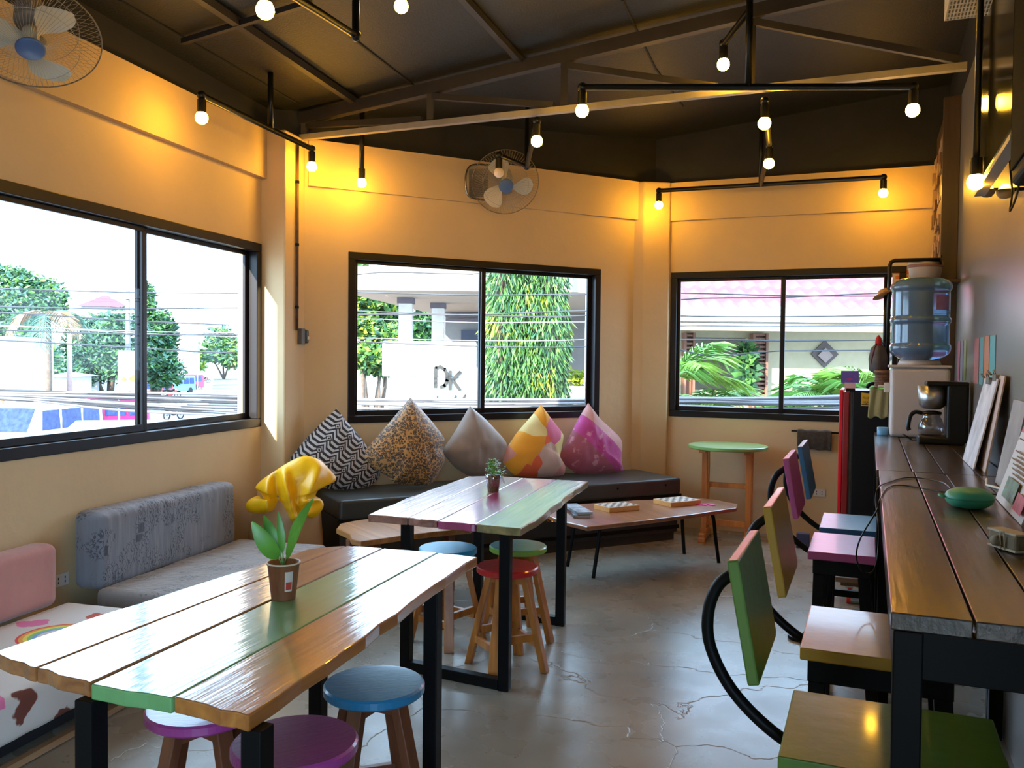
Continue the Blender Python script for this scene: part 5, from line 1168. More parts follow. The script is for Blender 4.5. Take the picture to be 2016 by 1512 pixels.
lamp('wide black pipe lamp with a bulb at each end of its crossbar and one above', [[b1 + Z3 * .06, up_(b1), up_(b2_), b2_ + Z3 * .06], [cpt, top_(cpt)], [b3 + Z3 * .06, up_(b3, 3.34), up_(cpt, 3.38)]], [b1, b2_, b3])
b1, b2_ = at(1297, 404, ZB), at(1739, 380, ZB); cpt = up_(b1).lerp(up_(b2_), .475)
b3, b4 = at(1514, 322, ZB), at(1505, 243, ZB)
lamp('four-bulb cross shaped pipe lamp in front of the end wall beam', [[b1 + Z3 * .06, up_(b1), up_(b2_), b2_ + Z3 * .06], [cpt, top_(cpt)], [cpt, up_(b3), up_(b4), b4 + Z3 * .06], [up_(b3), b3 + Z3 * .06]], [b1, b2_, b3, b4])
b_ = at(522, 20, ZB); e1 = at(700, 70, 2.975); lamp('lit bulb near the upper left purlin, on a pipe arm ending in an elbow', [[b_ + Z3 * .06, up_(b_), e1, top_(e1)]], [b_])
b_ = at(790, 12, 3.30); lamp('single bulb cut by the top edge, just right of the pipe elbow', [[b_ + Z3 * .06, top_(b_)]], [b_])
b_ = atN(1921, 358, .34); q = up_(b_, 2.83); q2 = q - FS.u * .75; pp = up_(b_, b_.z + .1)
lamp('pipe lamp hanging beside the far edge of the television', [[b_ + Z3 * .06, q, q2, top_(q2)]], [b_], r=.012, k_=1.0)

# ------------------------------------------------------------------ television and speaker on the side wall
e = thing('television', 'wall television high on the side wall seen edge-on, pale lower bezel', 'television', NS(.40, 3.30, 2.16), FSR)
t0, t1 = -.46, .46
tl_ = Matrix.Rotation(R(0), 3, 'Y')
def tb(mb, x0, x1, y0, y1, z0, z1):
    c_ = tl_ @ Vector(((x0 + x1) / 2, 0, (z0 + z1) / 2)) + Vector((0, (y0 + y1) / 2, 0)); return mb.box(c_, (x1 - x0, y1 - y0, z1 - z0), mtx=tl_)
mb = MB(); tb(mb, -.035, -.005, t0, t1, .0, .60); mb.build('panel', M('tv_black', (.010, .010, .012), .25, var=.05), e, bevel=.004)
mb = MB(); tb(mb, -.0375, -.036, t0 + .02, t1 - .02, .022, .582); mb.build('screen', M('tv_screen', (.006, .006, .008), .12, var=0, spec=.8), e)
mb = MB(); tb(mb, -.042, -.004, t0 - .004, t1 + .004, -.012, .004); mb.build('lower_bezel', M('pale_bezel', (.42, .37, .32), .35, var=.05), e)
mb = MB(); tb(mb, -.004, .06, t0 + .12, t1 - .12, .08, .45); mb.build('back_housing', M('tv_grey_back', (.03, .032, .035), .5, var=.1), e, bevel=.03, seg=4)
mb = MB(); mb.bx(.02, .12, -.05, .05, .22, .30); mb.bx(.09, .125, -.10, .10, .15, .38); mb.build('wall_bracket', BLACKSTEEL, e)
mb = MB(); mb.tube(smoothpts([(.05, .30, .12), (.07, .34, -.02), (.06, .30, -.10), (.08, .26, -.02), (.07, .2, .1)], 6), .004, 6); mb.build('hanging_lead', BP, e, smooth=True)
for k, x in enumerate((1944, 1979)):
    q = atN(x, 374, .465); e = thing('wall_bulb', ('small round bulb low behind the television, farther one', 'small round bulb low behind the television, next to the speaker')[k], 'lamp', q, FSR, 'round bulbs behind the television')
    mb = MB(); mb.ball((0, 0, .0), .024, 18, 12); mb.build('bulb', emis('wall_bulb_glow', (1.0, .5, .05), 8.0), e, smooth=True)
    mb = MB(); mb.lathe((0, 0, -.034), [(.0, 0), (.018, .004), (.03, .018), (.033, .034), (.031, .034), (.028, .02)], 20); mb.build('cup', M('taupe_cup', (.22, .17, .12), .5, var=.1), e, smooth=True)
    mb = MB(); mb.bx(.01, .063, -.006, .006, -.006, .006); mb.build('arm', BLACKSTEEL, e)
e = thing('wall_speaker', 'tall black speaker cabinet high on the side wall at the frame edge', 'speaker', NS(.41, 2.52, 1.99), FSR)
mb = MB(); mb.bx(-.06, .06, -.20, .22, 0, 1.05); mb.build('cabinet', M('speaker_black', (.002, .002, .0022), .6, var=.1, spec=.1), e, bevel=.02, seg=4)
mb = MB(); mb.bx(-.066, -.058, -.17, .19, .04, 1.01); mb.build('grille', M('grille_black', (.003, .003, .003), .8, var=.1, spec=.1, bump=.6, bscale=300), e, bevel=.003)
mb = MB(); mb.bx(.058, .12, -.04, .06, .45, .6); mb.build('wall_bracket', BLACKSTEEL, e)
q = atS(1862, 40, 3.98); e = thing('vent_box', 'white slotted plastic unit under the ceiling at the upper right', 'vent', Vector((q.x, q.y, q.z)), FSR)
vn = WALLN - .005 - FS.uv(q)[1]
mb = MB()
for i in range(5): mb.bx(.0, vn, -.21 + i * .045, -.196 + i * .045, 0, .012)
for i in range(22): x = vn * i / 21; mb.bx(x - .0028, x + .0028, -.22, .0, -.001, .012)
mb.build('grille', M('grille_white', (.62, .57, .47), .5, var=.03), e)
mb = MB(); mb.bx(-.006, 0, -.24, .004, -.002, .2); mb.bx(0, vn, -.24, -.22, -.002, .2); mb.bx(0, vn, -.0, .006, -.002, .2); mb.bx(0, vn, -.22, 0, .1, .2); mb.build('casing', M('grille_white', (.62, .57, .47)), e, bevel=.002)

# ------------------------------------------------------------------ wall fans
def fan(c, axis, label, wallp, seed, Rr=.265):
    axis = Vector(axis).normalized(); c = Vector(c); e = thing('wall_fan', label, 'fan', c, 0, 'oscillating wall fans')
    x, y = frame_of(axis); WIRE = M('cage_wire', (.42, .36, .28), .35, metal=.7, var=.1)
    def P(r_, a, h): return c + axis * h + (x * math.cos(a) + y * math.sin(a)) * r_
    for nm, sg, dep_ in (('front_cage', 1, .075), ('rear_cage', -1, .09)):
        mb = MB()
        for k in range(72):
            a = 2 * math.pi * k / 72; pts = [P(Rr * t, a + (.22 * (1 - t) * sg), sg * dep_ * (1 - t ** 3.0)) for t in (.16, .3, .45, .6, .75, .88, .96, 1)]
            mb.tube(pts, .0010, 4, caps=False)
        for rr_, hh in ((1.0, 0), (.68, dep_ * (1 - .68 ** 3))): mb.tube([P(Rr * rr_, 2 * math.pi * k / 48, sg * hh) for k in range(48)], .0032 if rr_ == 1 else .0014, 6, closed=True)
        mb.build(nm, WIRE, e, world=True, smooth=True)
    mb = MB(); mb.lathe(c + axis * .072, [(.052, -.006), (.058, 0), (.058, .006), (.05, .012), (0, .014)], 32, axis=axis); mb.build('centre_badge', M('fan_blue', (.07, .13, .30), .4, var=.05), e, world=True, smooth=True)
    mb = MB(); mb.lathe(c - axis * .04, [(.03, 0), (.035, .02), (.035, .08), (.0, .09)], 24, axis=axis); mb.build('hub', M('fan_cream', (.58, .52, .38), .4, var=.04), e, world=True, smooth=True)
    for k in range(3):
        a0 = seed + k * 2 * math.pi / 3; V = []; n = 12; m_ = 6
        for i in range(n + 1):
            t = i / n; r_ = .03 + (Rr * .82 - .03) * t; w_ = (.16 + .55 * math.sin(math.pi * min(1, t * .62 + .14)) ** 1.4) * (1 - max(0, (t - .86) / .14) ** 2 * .5)
            for j in range(m_ + 1):
                s_ = j / m_ - .35; V.append(P(r_, a0 + s_ * w_ * 1.45 + .25 * t, .02 + .055 * s_ * (1 - .3 * t)))
        mb = MB(); mb.add(V, [(i * (m_ + 1) + j, i * (m_ + 1) + j + 1, (i + 1) * (m_ + 1) + j + 1, (i + 1) * (m_ + 1) + j) for i in range(n) for j in range(m_)]); bl_ = mb.build('blade', M('fan_cream', (.58, .52, .38)), e, world=True, smooth=True)
    mb = MB(); mb.lathe(c - axis * .09, [(.0, -.13), (.05, -.12), (.062, -.09), (.065, 0), (.04, .01)], 28, axis=axis); mb.build('motor', M('fan_grey_housing', (.20, .18, .16), .45, var=.1), e, world=True, smooth=True)
    mp = c - axis * .14; lo = Vector((mp.x, mp.y, mp.z - .12)); wp = Vector(wallp)
    mb = MB(); mb.tube([mp, lo], .022, 12); mb.build('neck', M('fan_grey_housing', (.20, .18, .16)), e, world=True, smooth=True)
    mb = MB(); mb.lathe(lo - Z3 * .02, [(.055, 0), (.065, .01), (.06, .04), (.03, .06)], 28); mb.build('control_base', M('fan_grey_housing', (.20, .18, .16)), e, world=True, smooth=True)
    return e, lo, wp
c2 = FC.at(995, 359, .24)
ax = (EYEV - c2); ax.z = 0; ax = (ax.normalized() + FC.v * .2).normalized() * math.cos(R(32)) - Z3 * math.sin(R(32))
e, lo, wp = fan(c2, ax, 'grey-caged wall fan above the settee window with a chrome loop bracket', FC.at(940, 357, 0), .6)
wl = [FC.at(x, y, .035) for x, y in ((965, 325), (930, 325), (918, 340), (917, 365), (922, 385), (940, 392), (968, 393))]
mb = MB(); mb.tube(smoothpts(wl + [lo], 5), .008, 8); mb.tube([wl[0], lo + Z3 * .1], .008, 8); mb.build('loop_bracket', M('chrome_tube', (.35, .33, .3), .2, metal=.95, var=.05), e, world=True, smooth=True)
mb = MB(); mb.plate([FC.at(x, y, .03) for x, y in ((922, 388), (962, 390), (962, 330), (922, 332))], .028); mb.build('wall_plate', M('fan_grey_housing', (.20, .18, .16)), e, world=True, bevel=.006)
c1 = FL.at(60, 72, .36)
ax = (EYEV - c1); ax.z = 0; ax = ax.normalized() * math.cos(R(58)) - Z3 * math.sin(R(58))
e, lo, wp = fan(c1, ax, 'large wall fan with a blue badge cut by the upper left frame corner', FL.at(-40, 160, 0), 5.9, Rr=.275)
w0 = FL.P(FL.uv(lo)[0] - .08, .0, lo.z)
mb = MB(); mb.tube([lo + Z3 * .02, w0 + FL.v * .02], .012, 10); mb.build('wall_arm', M('fan_grey_housing', (.20, .18, .16)), e, world=True, smooth=True)
mb = MB(); mb.box(w0 + FL.v * .03, (.12, .05, .16), FL.rz); mb.build('wall_plate', M('fan_grey_housing', (.20, .18, .16)), e, world=True, bevel=.006)
#@@END5
#@@OUT
# ------------------------------------------------------------------ outside
GZ = -2.6
def og(x, Y): p = dep(x, 712, Y); return Vector((p.x, p.y, GZ))        # street point under a picture column
DUST = M('pale_dusty_ground', (.26, .245, .23), .95, var=.2, scale=.4, bump=.2, bscale=3)
mb = MB(); mb.add([(-160, -60, GZ), (200, -60, GZ), (200, 340, GZ), (-160, 340, GZ)], [(0, 1, 2, 3)]); struct('ground', mb, DUST, 'pale dusty ground and forecourt outside the windows', 'ground')
mb = MB(); ra_, rb_ = og(330, 14), og(520, 14); rc_, rd_ = og(470, 240), og(425, 240)
mb.prism([(ra_.x, ra_.y), (rb_.x, rb_.y), (rc_.x, rc_.y), (rd_.x, rd_.y)][::1], GZ + .005, GZ + .03); struct('road', mb, M('worn_asphalt', (.09, .085, .095), .9, var=.15, scale=.5), 'grey road leading away from the street side window', 'road')
# block added outside, out of view, to keep low sun off the angled wall
mb = MB(); wallbox(mb, FL, -3.1, -2.75, -2.6, 3.3, v0=-.62, v1=-TH + .0); struct('sun_block', mb, WALL, 'unseen cream block added outside the wide window to stop the sun', 'pillar')
def leafcloud(mb, c, r, n, size, rnd, shell=.55, droop=0.0, slim=.45, nm=1):
    c = Vector(c)
    for i in range(n):
        d = Vector((rnd.gauss(0, 1), rnd.gauss(0, 1), rnd.gauss(0, 1))).normalized(); t = shell + (1 - shell) * rnd.random()
        p = c + Vector((d.x * r[0], d.y * r[1], d.z * r[2])) * t
        a = Vector((rnd.uniform(-1, 1), rnd.uniform(-1, 1), rnd.uniform(-.6, .6) - droop)).normalized(); b_ = a.cross(Vector((rnd.uniform(-1, 1), rnd.uniform(-1, 1), rnd.uniform(-1, 1)))).normalized()
        s = size * rnd.uniform(.6, 1.3); mb.cur = rnd.randrange(nm)
        mb.add([p, p + a * s * .5 + b_ * s * slim * .5, p + a * s, p + a * s * .5 - b_ * s * slim * .5], [(0, 1, 2, 3)])
def leafmat(name, col, var=.35):
    if name in MATS: return MATS[name]
    mt = M(name, col, .6, var=var, scale=1.2); b = mt.node_tree.nodes['Principled BSDF']; return mt
LG1 = leafmat('leaf_mid', (.055, .15, .03)); LG2 = leafmat('leaf_dark', (.018, .065, .028)); LG3 = leafmat('leaf_yellow_green', (.19, .25, .012)); LG4 = leafmat('leaf_light', (.10, .21, .035)); LG5 = leafmat('leaf_bluish', (.05, .13, .08))
BARK = M('bark', (.10, .07, .05), .9, var=.3, scale=6)
def tree(name, label, cat, base, blobs, n, size, mats, trunk=.2, seed=1, group=None, droop=0, slim=.45, limbs=True):
    """blobs: (px, py, Y, rx_px, rz_px)"""
    e = thing(name, label, cat, base, 0, group); rnd = random.Random(seed); mb = MB(); cs = []
    tot = sum(b_[3] * b_[4] for b_ in blobs)
    for (px, py, Y, rx, rz) in blobs:
        c_ = dep(px, py, Y); k = Y / FPX; cs.append(c_); leafcloud(mb, c_, (rx * k, rx * k, rz * k), int(n * rx * rz / tot), size, rnd, nm=len(mats), droop=droop, slim=slim)
    mb.build('crown', mats, e, world=True)
    mb = MB()
    for i, c_ in enumerate(cs):
        if i == 0 or limbs: m_ = base.lerp(c_, .5) + Vector((rnd.uniform(-.2, .2), 0, 0)); mb.tube([base + Vector((rnd.uniform(-1, 1) * trunk * .5, 0, 0)), m_, c_], [trunk, trunk * .7, trunk * .3], 8)
    mb.build('trunk', BARK, e, world=True, smooth=True); return e
def fam(px, Y): return og(px, Y)
# -- seen through the wide window
tree('hillside_tree', 'distant leafy trees on a rise at the far left of the wide window', 'tree', fam(40, 120), [(10, 565, 120, 60, 45), (85, 590, 122, 45, 45), (30, 620, 118, 60, 60)], 9000, .8, [LG1, LG5, LG4, LG2], seed=1)
tree('street_tree', 'big dark green tree behind the white banner', 'tree', fam(215, 62), [(180, 690, 62, 60, 70), (240, 680, 61, 60, 75), (212, 655, 63, 48, 40), (150, 740, 61, 45, 30)], 13000, .38, [LG2, LG1, LG2, LG5], seed=2)
tree('street_tree', 'dark conical tree right behind the middle bar of the wide window', 'tree', fam(305, 66), [(288, 610, 66, 16, 60), (310, 680, 66, 38, 60), (320, 730, 65, 40, 35), (318, 650, 66, 28, 40)], 10000, .42, [LG2, LG1, LG5], seed=3)
tree('street_tree', 'pale round tree far down the road', 'tree', fam(440, 150), [(435, 672, 150, 30, 28), (460, 700, 150, 32, 25), (410, 695, 150, 30, 20)], 6000, .9, [LG5, LG4], seed=4)
tree('street_tree', 'low bright bush by the blue hanging sign', 'tree', fam(380, 120), [(378, 700, 120, 16, 10), (385, 722, 118, 18, 7)], 900, .7, [LG4, LG3], seed=5)
tree('street_tree', 'small light green tree behind the plank fence', 'tree', fam(60, 75), [(55, 690, 75, 45, 35), (90, 705, 74, 25, 25)], 2600, .7, [LG4, LG5], seed=6)
def boxhouse(name, label, cat, px0, px1, ytop, Y, wallm, depth=5.0, roof=None, roofm=None, ybot=None, group=None, oh=.3):
    a, b_ = dep(px0, 712, Y), dep(px1, 712, Y); zt = dep(px0, ytop, Y).z; zb = GZ if ybot is None else dep(px0, ybot, Y).z
    e = thing(name, label, cat, Vector(((a.x + b_.x) / 2, Y, GZ)), 0, group)
    mb = MB(); mb.bx(a.x, b_.x, Y, Y + depth, zb, zt); mb.build('wall', wallm, e, world=True)
    if roof:
        mb = MB(); cx, cy = (a.x + b_.x) / 2, Y + depth / 2; hz = zt + roof; o_ = oh
        mb.add([(a.x - o_, Y - o_, zt), (b_.x + o_, Y - o_, zt), (b_.x + o_, Y + depth + o_, zt), (a.x - o_, Y + depth + o_, zt), (cx - .3, cy, hz), (cx + .3, cy, hz)], [(0, 1, 5, 4), (1, 2, 5), (2, 3, 4, 5), (3, 0, 4), (3, 2, 1, 0)]); mb.build('roof', roofm, e, world=True)
    return e
WH = M('whitewash', (.46, .45, .43), .8, var=.06); WH2 = M('greyish_white_wall', (.30, .29, .28), .85, var=.1)
boxhouse('house', 'house with a dark red hipped roof above the street trees', 'house', 160, 215, 603, 78, WH2, 4, roof=1.1, roofm=M('dark_red_roof', (.16, .015, .02), .7, var=.1))
boxhouse('house', 'white walled house at the left edge of the wide window', 'house', -40, 30, 662, 48, WH, 4)
boxhouse('shed', 'low white shed with a grey roof beside the palm trunk', 'shed', 100, 136, 741, 56, WH, 3, roof=.25, roofm=M('grey_sheet_roof', (.35, .36, .38), .6, var=.1), oh=.4)
boxhouse('street_wall', 'plain white street wall behind the parked vans', 'wall segment', 146, 191, 738, 61, WH, .3)
boxhouse('house', 'far white house at the bend of the road', 'house', 405, 455, 698, 200, WH, 6, roof=1.5, roofm=WH2)
boxhouse('house', 'pale house with a slanted awning beside the blue hanging sign', 'house', 348, 366, 685, 112, WH, 5, roof=1.0, roofm=M('tan_roof', (.45, .33, .26), .8, var=.1), oh=.8)
e = boxhouse('plank_fence', 'tan plank fence on the left in the wide window', 'fence', 30, 96, 722, 56, M('tan_planks', (.22, .17, .10), .9, var=.35, scale=3, stretch=(6, 1, 1)), .1)
# banner on two poles
a, b_ = dep(234, 690, 26), dep(274, 690, 26); zt, zb = a.z, dep(250, 768, 26).z
e = thing('banner', 'tall white street banner with orange food pictures near the bottom', 'banner', (a.x, 26, GZ), 0)
mb = MB(); mb.bx(a.x, b_.x, 25.98, 26.02, zb, zt); mb.build('cloth', WH, e, world=True)
for x in (a.x, b_.x): mb = MB(); mb.tube([(x, 26, GZ), (x, 26, zt)], .03, 8); mb.build('pole', M('grey_pole', (.3, .3, .3), .6, var=.1), e, world=True)
for k, (px, py, w_, h_, cl) in enumerate(((244, 746, 9, 14, (.45, .08, .02)), (262, 745, 14, 14, (.45, .1, .02)), (250, 722, 18, 5, (.3, .25, .25)))):
    q = dep(px, py, 25.96); kk = 26 / FPX; mb = MB(); mb.lathe(q, [(w_ * kk / 2, 0), (w_ * kk / 2, .012)], 12, axis=(0, -1, 0), sq=lambda a_, k=k: 1 + .25 * math.sin(3 * a_ + k)); mb.build('picture', M('banner_ink_%s' % ('abc'[k]), cl, .8, var=.5, scale=6), e, world=True)
# wooden and concrete poles
def pole(name, label, px, Y, ytop, r, mat, arms=0, lean=0):
    g = og(px, Y); zt = dep(px, ytop, Y).z; e = thing(name, label, 'pole', g, 0)
    mb = MB(); mb.tube([g, (g.x + lean, g.y, zt)], [r * 1.15, r * .85], 10); mb.build('shaft', mat, e, world=True, smooth=True)
    for k in range(arms): z = zt - .4 - k * .7; mb = MB(); mb.bar((g.x - .8, g.y - .1, z), (g.x + .8, g.y - .1, z), .1, .1); mb.build('crossarm', mat, e, world=True)
    return e
pole('street_pole', 'pinkish wooden pole in front of the low white shed', 137, 52, 655, .16, M('pink_wood', (.26, .17, .16), .9, var=.1))
pole('street_pole', 'grey pole with a transformer arm above the white banner', 252, 44, 572, .12, M('grey_wood', (.14, .13, .12), .9, var=.2), arms=2)
pole('street_pole', 'concrete pole hidden by the corner pillar where the cables turn', 553, 11.2, 380, .14, M('concrete_pole', (.45, .44, .42), .8, var=.1))
pole('street_pole', 'white concrete pole at the right side of the settee window', 1158, 12.0, 430, .055, M('concrete_pole', (.45, .44, .42)))
pole('street_pole', 'rusty orange post at the lower left corner of the wide window', 4, 34, 765, .09, M('rusty_post', (.40, .16, .06), .8, var=.2))
# palm with hanging dry fronds
FR_G = leafmat('frond_green', (.08, .2, .02)); FR_L = leafmat('frond_light', (.17, .28, .03)); FR_D = leafmat('frond_dry', (.25, .15, .07))
def frond(mb, base, dir_, L, droop, rnd, lw=.03, n=26, leaf_l=.55):
    base = Vector(base); d = Vector(dir_).normalized(); side = d.cross(Z3).normalized(); pts = []
    for i in range(n + 1):
        t = i / n; pts.append(base + d * L * t + Z3 * (-droop * L * t * t))
    mb.tube(pts[::3] + [pts[-1]], .012 * L, 5)
    for i in range(2, n + 1):
        t = i / n; ll = leaf_l * L * (.45 + .55 * math.sin(math.pi * min(1, t * 1.0))) * rnd.uniform(.8, 1.1)
        tang = (pts[min(i + 1, n)] - pts[i - 1]).normalized()
        for sg in (-1, 1):
            ld = (side * sg * .8 + tang * .75 + Z3 * rnd.uniform(-.35, .0)).normalized(); p = pts[i]; w_ = tang * lw * L
            mid = p + ld * ll * .55 ; tip = p + ld * ll + Z3 * (-.18 * ll); mb.add([p - w_ * .4, p + w_ * .4, mid + w_ * .5, tip, mid - w_ * .5], [(0, 1, 2, 3, 4)])
def palm(label, base, top, L, nf, mats, seed, trunk=.1, az=None, droop=.55, name='palm_tree', cat='palm', el=(.1, .9)):
    e = thing(name, label, cat, base, 0); rnd = random.Random(seed)
    mb = MB(); mb.tube([base, base.lerp(top, .5) + Vector((.05, 0, 0)), top], [trunk * 1.2, trunk, trunk * .8], 10); mb.build('trunk', BARK, e, world=True, smooth=True)
    for k in range(nf):
        a = (2 * math.pi * k / nf + rnd.uniform(-.2, .2)) if az is None else az[k % len(az)]
        mb = MB(); frond(mb, top, (math.cos(a), math.sin(a), rnd.uniform(*el)), L * rnd.uniform(.8, 1.1), droop * rnd.uniform(.8, 1.3), rnd); mb.build('frond', mats[k % len(mats)], e, world=True)
    return e
palm('palm with a dark leaning trunk and dry hanging fronds before the fence', og(94, 40), dep(95, 620, 40), 2.0, 9, [FR_D, LG5, FR_D], 3, trunk=.13, droop=.9)
# -- vehicles
GLS = M('vehicle_glass', (.03, .045, .14), .2, var=.3, spec=.12); TYRE = M('tyre', (.02, .02, .02), .9, var=.1)
def vehicle(label, cat, p, rz, Lx, W_, H, body, name='van', hood=.18, dims=None, stripe=None, boxy=True):
    """x = travel direction, nose at +x"""
    e = thing(name, label, cat, p, rz); h2 = H; hx = Lx / 2; wy = W_ / 2
    sill, belt = .35, H * .52
    side = [(-hx, sill), (hx, sill), (hx + .02, belt * .8), (hx - Lx * hood * .5, belt), (hx - Lx * hood, belt), (hx - Lx * (hood + .13), H - .06), (hx - Lx * (hood + .17), H), (-hx + .15, H), (-hx, H - .2)]
    mb = MB(); n = len(side); V = [(x, -wy, z) for x, z in side] + [(x, wy, z) for x, z in side]
    for i, (x, z) in enumerate(side):
        if z > belt + .1: V[i] = (x, -wy + .08, z); V[n + i] = (x, wy - .08, z)
    mb.add(V, [tuple(range(n)), tuple(range(n, 2 * n))[::-1]] + [((i + 1) % n, i, n + i, n + (i + 1) % n) for i in range(n)]); mb.build('body', body, e, bevel=.05, seg=3)
    x0, x1 = hx - Lx * hood, hx - Lx * (hood + .13)
    def gl(q): mb = MB(); mb.plate(q, .02); mb.build('window', GLS, e)
    gl([(x0 - .06 + .03, -wy + .14, belt + .06), (x0 - .06 + .03, wy - .14, belt + .06), (x1 + .06, wy - .2, H - .1), (x1 + .06, -wy + .2, H - .1)])
    xs = [x1 - .1, x1 - .1 - (x1 + hx) * .28, x1 - .1 - (x1 + hx) * .62, -hx + .2]
    for sgn in (-1, 1):
        for k in range(3):
            a_, b_ = xs[k] - .07, xs[k + 1] + .07; q = [(a_ + (.1 if k == 0 else 0), sgn * (wy - .0), belt + .08), (b_, sgn * (wy - .0), belt + .08), (b_, sgn * (wy - .065), H - .2), (a_, sgn * (wy - .065), H - .2)]
            gl(q if sgn > 0 else q[::-1])
    gl([(-hx - .01, wy - .2, belt + .1), (-hx - .01, -wy + .2, belt + .1), (-hx + .0, -wy + .25, H - .3), (-hx + .0, wy - .25, H - .3)])
    for x in (-hx + Lx * .2, hx - Lx * .17):
        for y in (-wy + .1, wy - .1): mb = MB(); mb.tube([(x, y - .1, .34), (x, y + .1, .34)], .34, 20); mb.build('wheel', TYRE, e)
    return e
def heading(px0, px1, Y0, Y1):
    a, b_ = dep(px0, 712, Y0), dep(px1, 712, Y1); return math.atan2(b_.y - a.y, b_.x - a.x), (a + b_) / 2
WHV = M('white_car_paint', (.75, .75, .76), .25, var=.02, coat=.6); MGV = M('magenta_car_paint', (.30, .01, .09), .25, var=.05, coat=.6)
p = og(84, 34); vehicle('white passenger van parked nearest the wide window', 'van', p, R(264), 5.2, 1.95, 2.15, WHV, hood=.08)
p = og(196, 43); vehicle('magenta red van parked behind the white van', 'van', p, R(215), 4.4, 1.7, 1.95, MGV, hood=.16)
p = og(346, 92); vehicle('pale blue pickup on the roadside', 'pickup', p, R(250), 4.2, 1.8, 1.9, M('pale_blue_paint', (.12, .26, .36), .4, var=.05), name='pickup')
p = og(362, 104); vehicle('dark red four-wheel-drive car beyond the pale blue pickup', 'car', p, R(200), 4.6, 1.9, 1.85, M('dark_red_paint', (.40, .03, .07), .3, var=.05), name='car')
p = og(303, 84); vehicle('red and white small car half hidden by the window mullion', 'car', p, R(250), 3.8, 1.6, 1.5, M('red_paint', (.5, .05, .05), .3, var=.05), name='car', hood=.25)
p = og(735, 21.0); vehicle('orange-framed jeepney passing low behind the leopard cushion', 'jeepney', Vector((p.x, p.y, GZ)), R(5), 5.0, 1.9, 2.35, M('orange_vehicle_paint', (.75, .30, .04), .4, var=.1), name='jeepney', hood=.14)
p = og(715, 42); vehicle('white car parked under the light green tree', 'car', p, R(20), 4.2, 1.7, 1.45, WHV, name='car', hood=.25)
def motorbike(label, p, rz, col):
    e = thing('motorcycle', label, 'motorcycle', p, rz, 'parked motorcycles')
    for x in (-.62, .62):
        mb = MB(); mb.tube([(x + .28 * math.cos(k * math.pi / 10), 0, .3 + .28 * math.sin(k * math.pi / 10)) for k in range(20)], .05, 8, closed=True)
        for k in range(4): a = k * math.pi / 4; mb.tube([(x - .25 * math.cos(a), 0, .3 - .25 * math.sin(a)), (x + .25 * math.cos(a), 0, .3 + .25 * math.sin(a))], .012, 4)
        mb.build('wheel', TYRE, e)
    mb = MB(); mb.tube(smoothpts([(-.75, 0, .72), (-.3, 0, .78), (.05, 0, .72), (.35, 0, .85)], 4), .11, 10); mb.build('seat', BLACKSTEEL, e, smooth=True)
    mb = MB(); mb.tube([(.62, 0, .3), (.42, 0, 1.0)], .035, 8); mb.tube([(.40, -.3, 1.05), (.42, 0, 1.0), (.40, .3, 1.05)], .02, 8); mb.tube([(-.62, 0, .3), (-.1, 0, .45), (.3, 0, .6)], .05, 8); mb.build('frame', M('bike_metal', (.15, .15, .17), .4, metal=.6, var=.1), e, smooth=True)
    mb = MB(); mb.ball((.0, 0, .42), (.26, .12, .18), 14, 8); mb.ball((.45, 0, .78), (.12, .14, .2), 12, 8); mb.build('engine_cowl', col, e, smooth=True)
motorbike('motorcycle parked beside the pale blue pickup', og(336, 82), R(30), M('red_paint', (.5, .05, .05)))
motorbike('dark motorcycle parked on the roadside below the cable bundle', og(342, 55), R(70), BLACKSTEEL)
motorbike('motorcycle standing on the grass beyond the two pedestrians', og(402, 130), R(10), M('red_paint', (.5, .05, .05)))
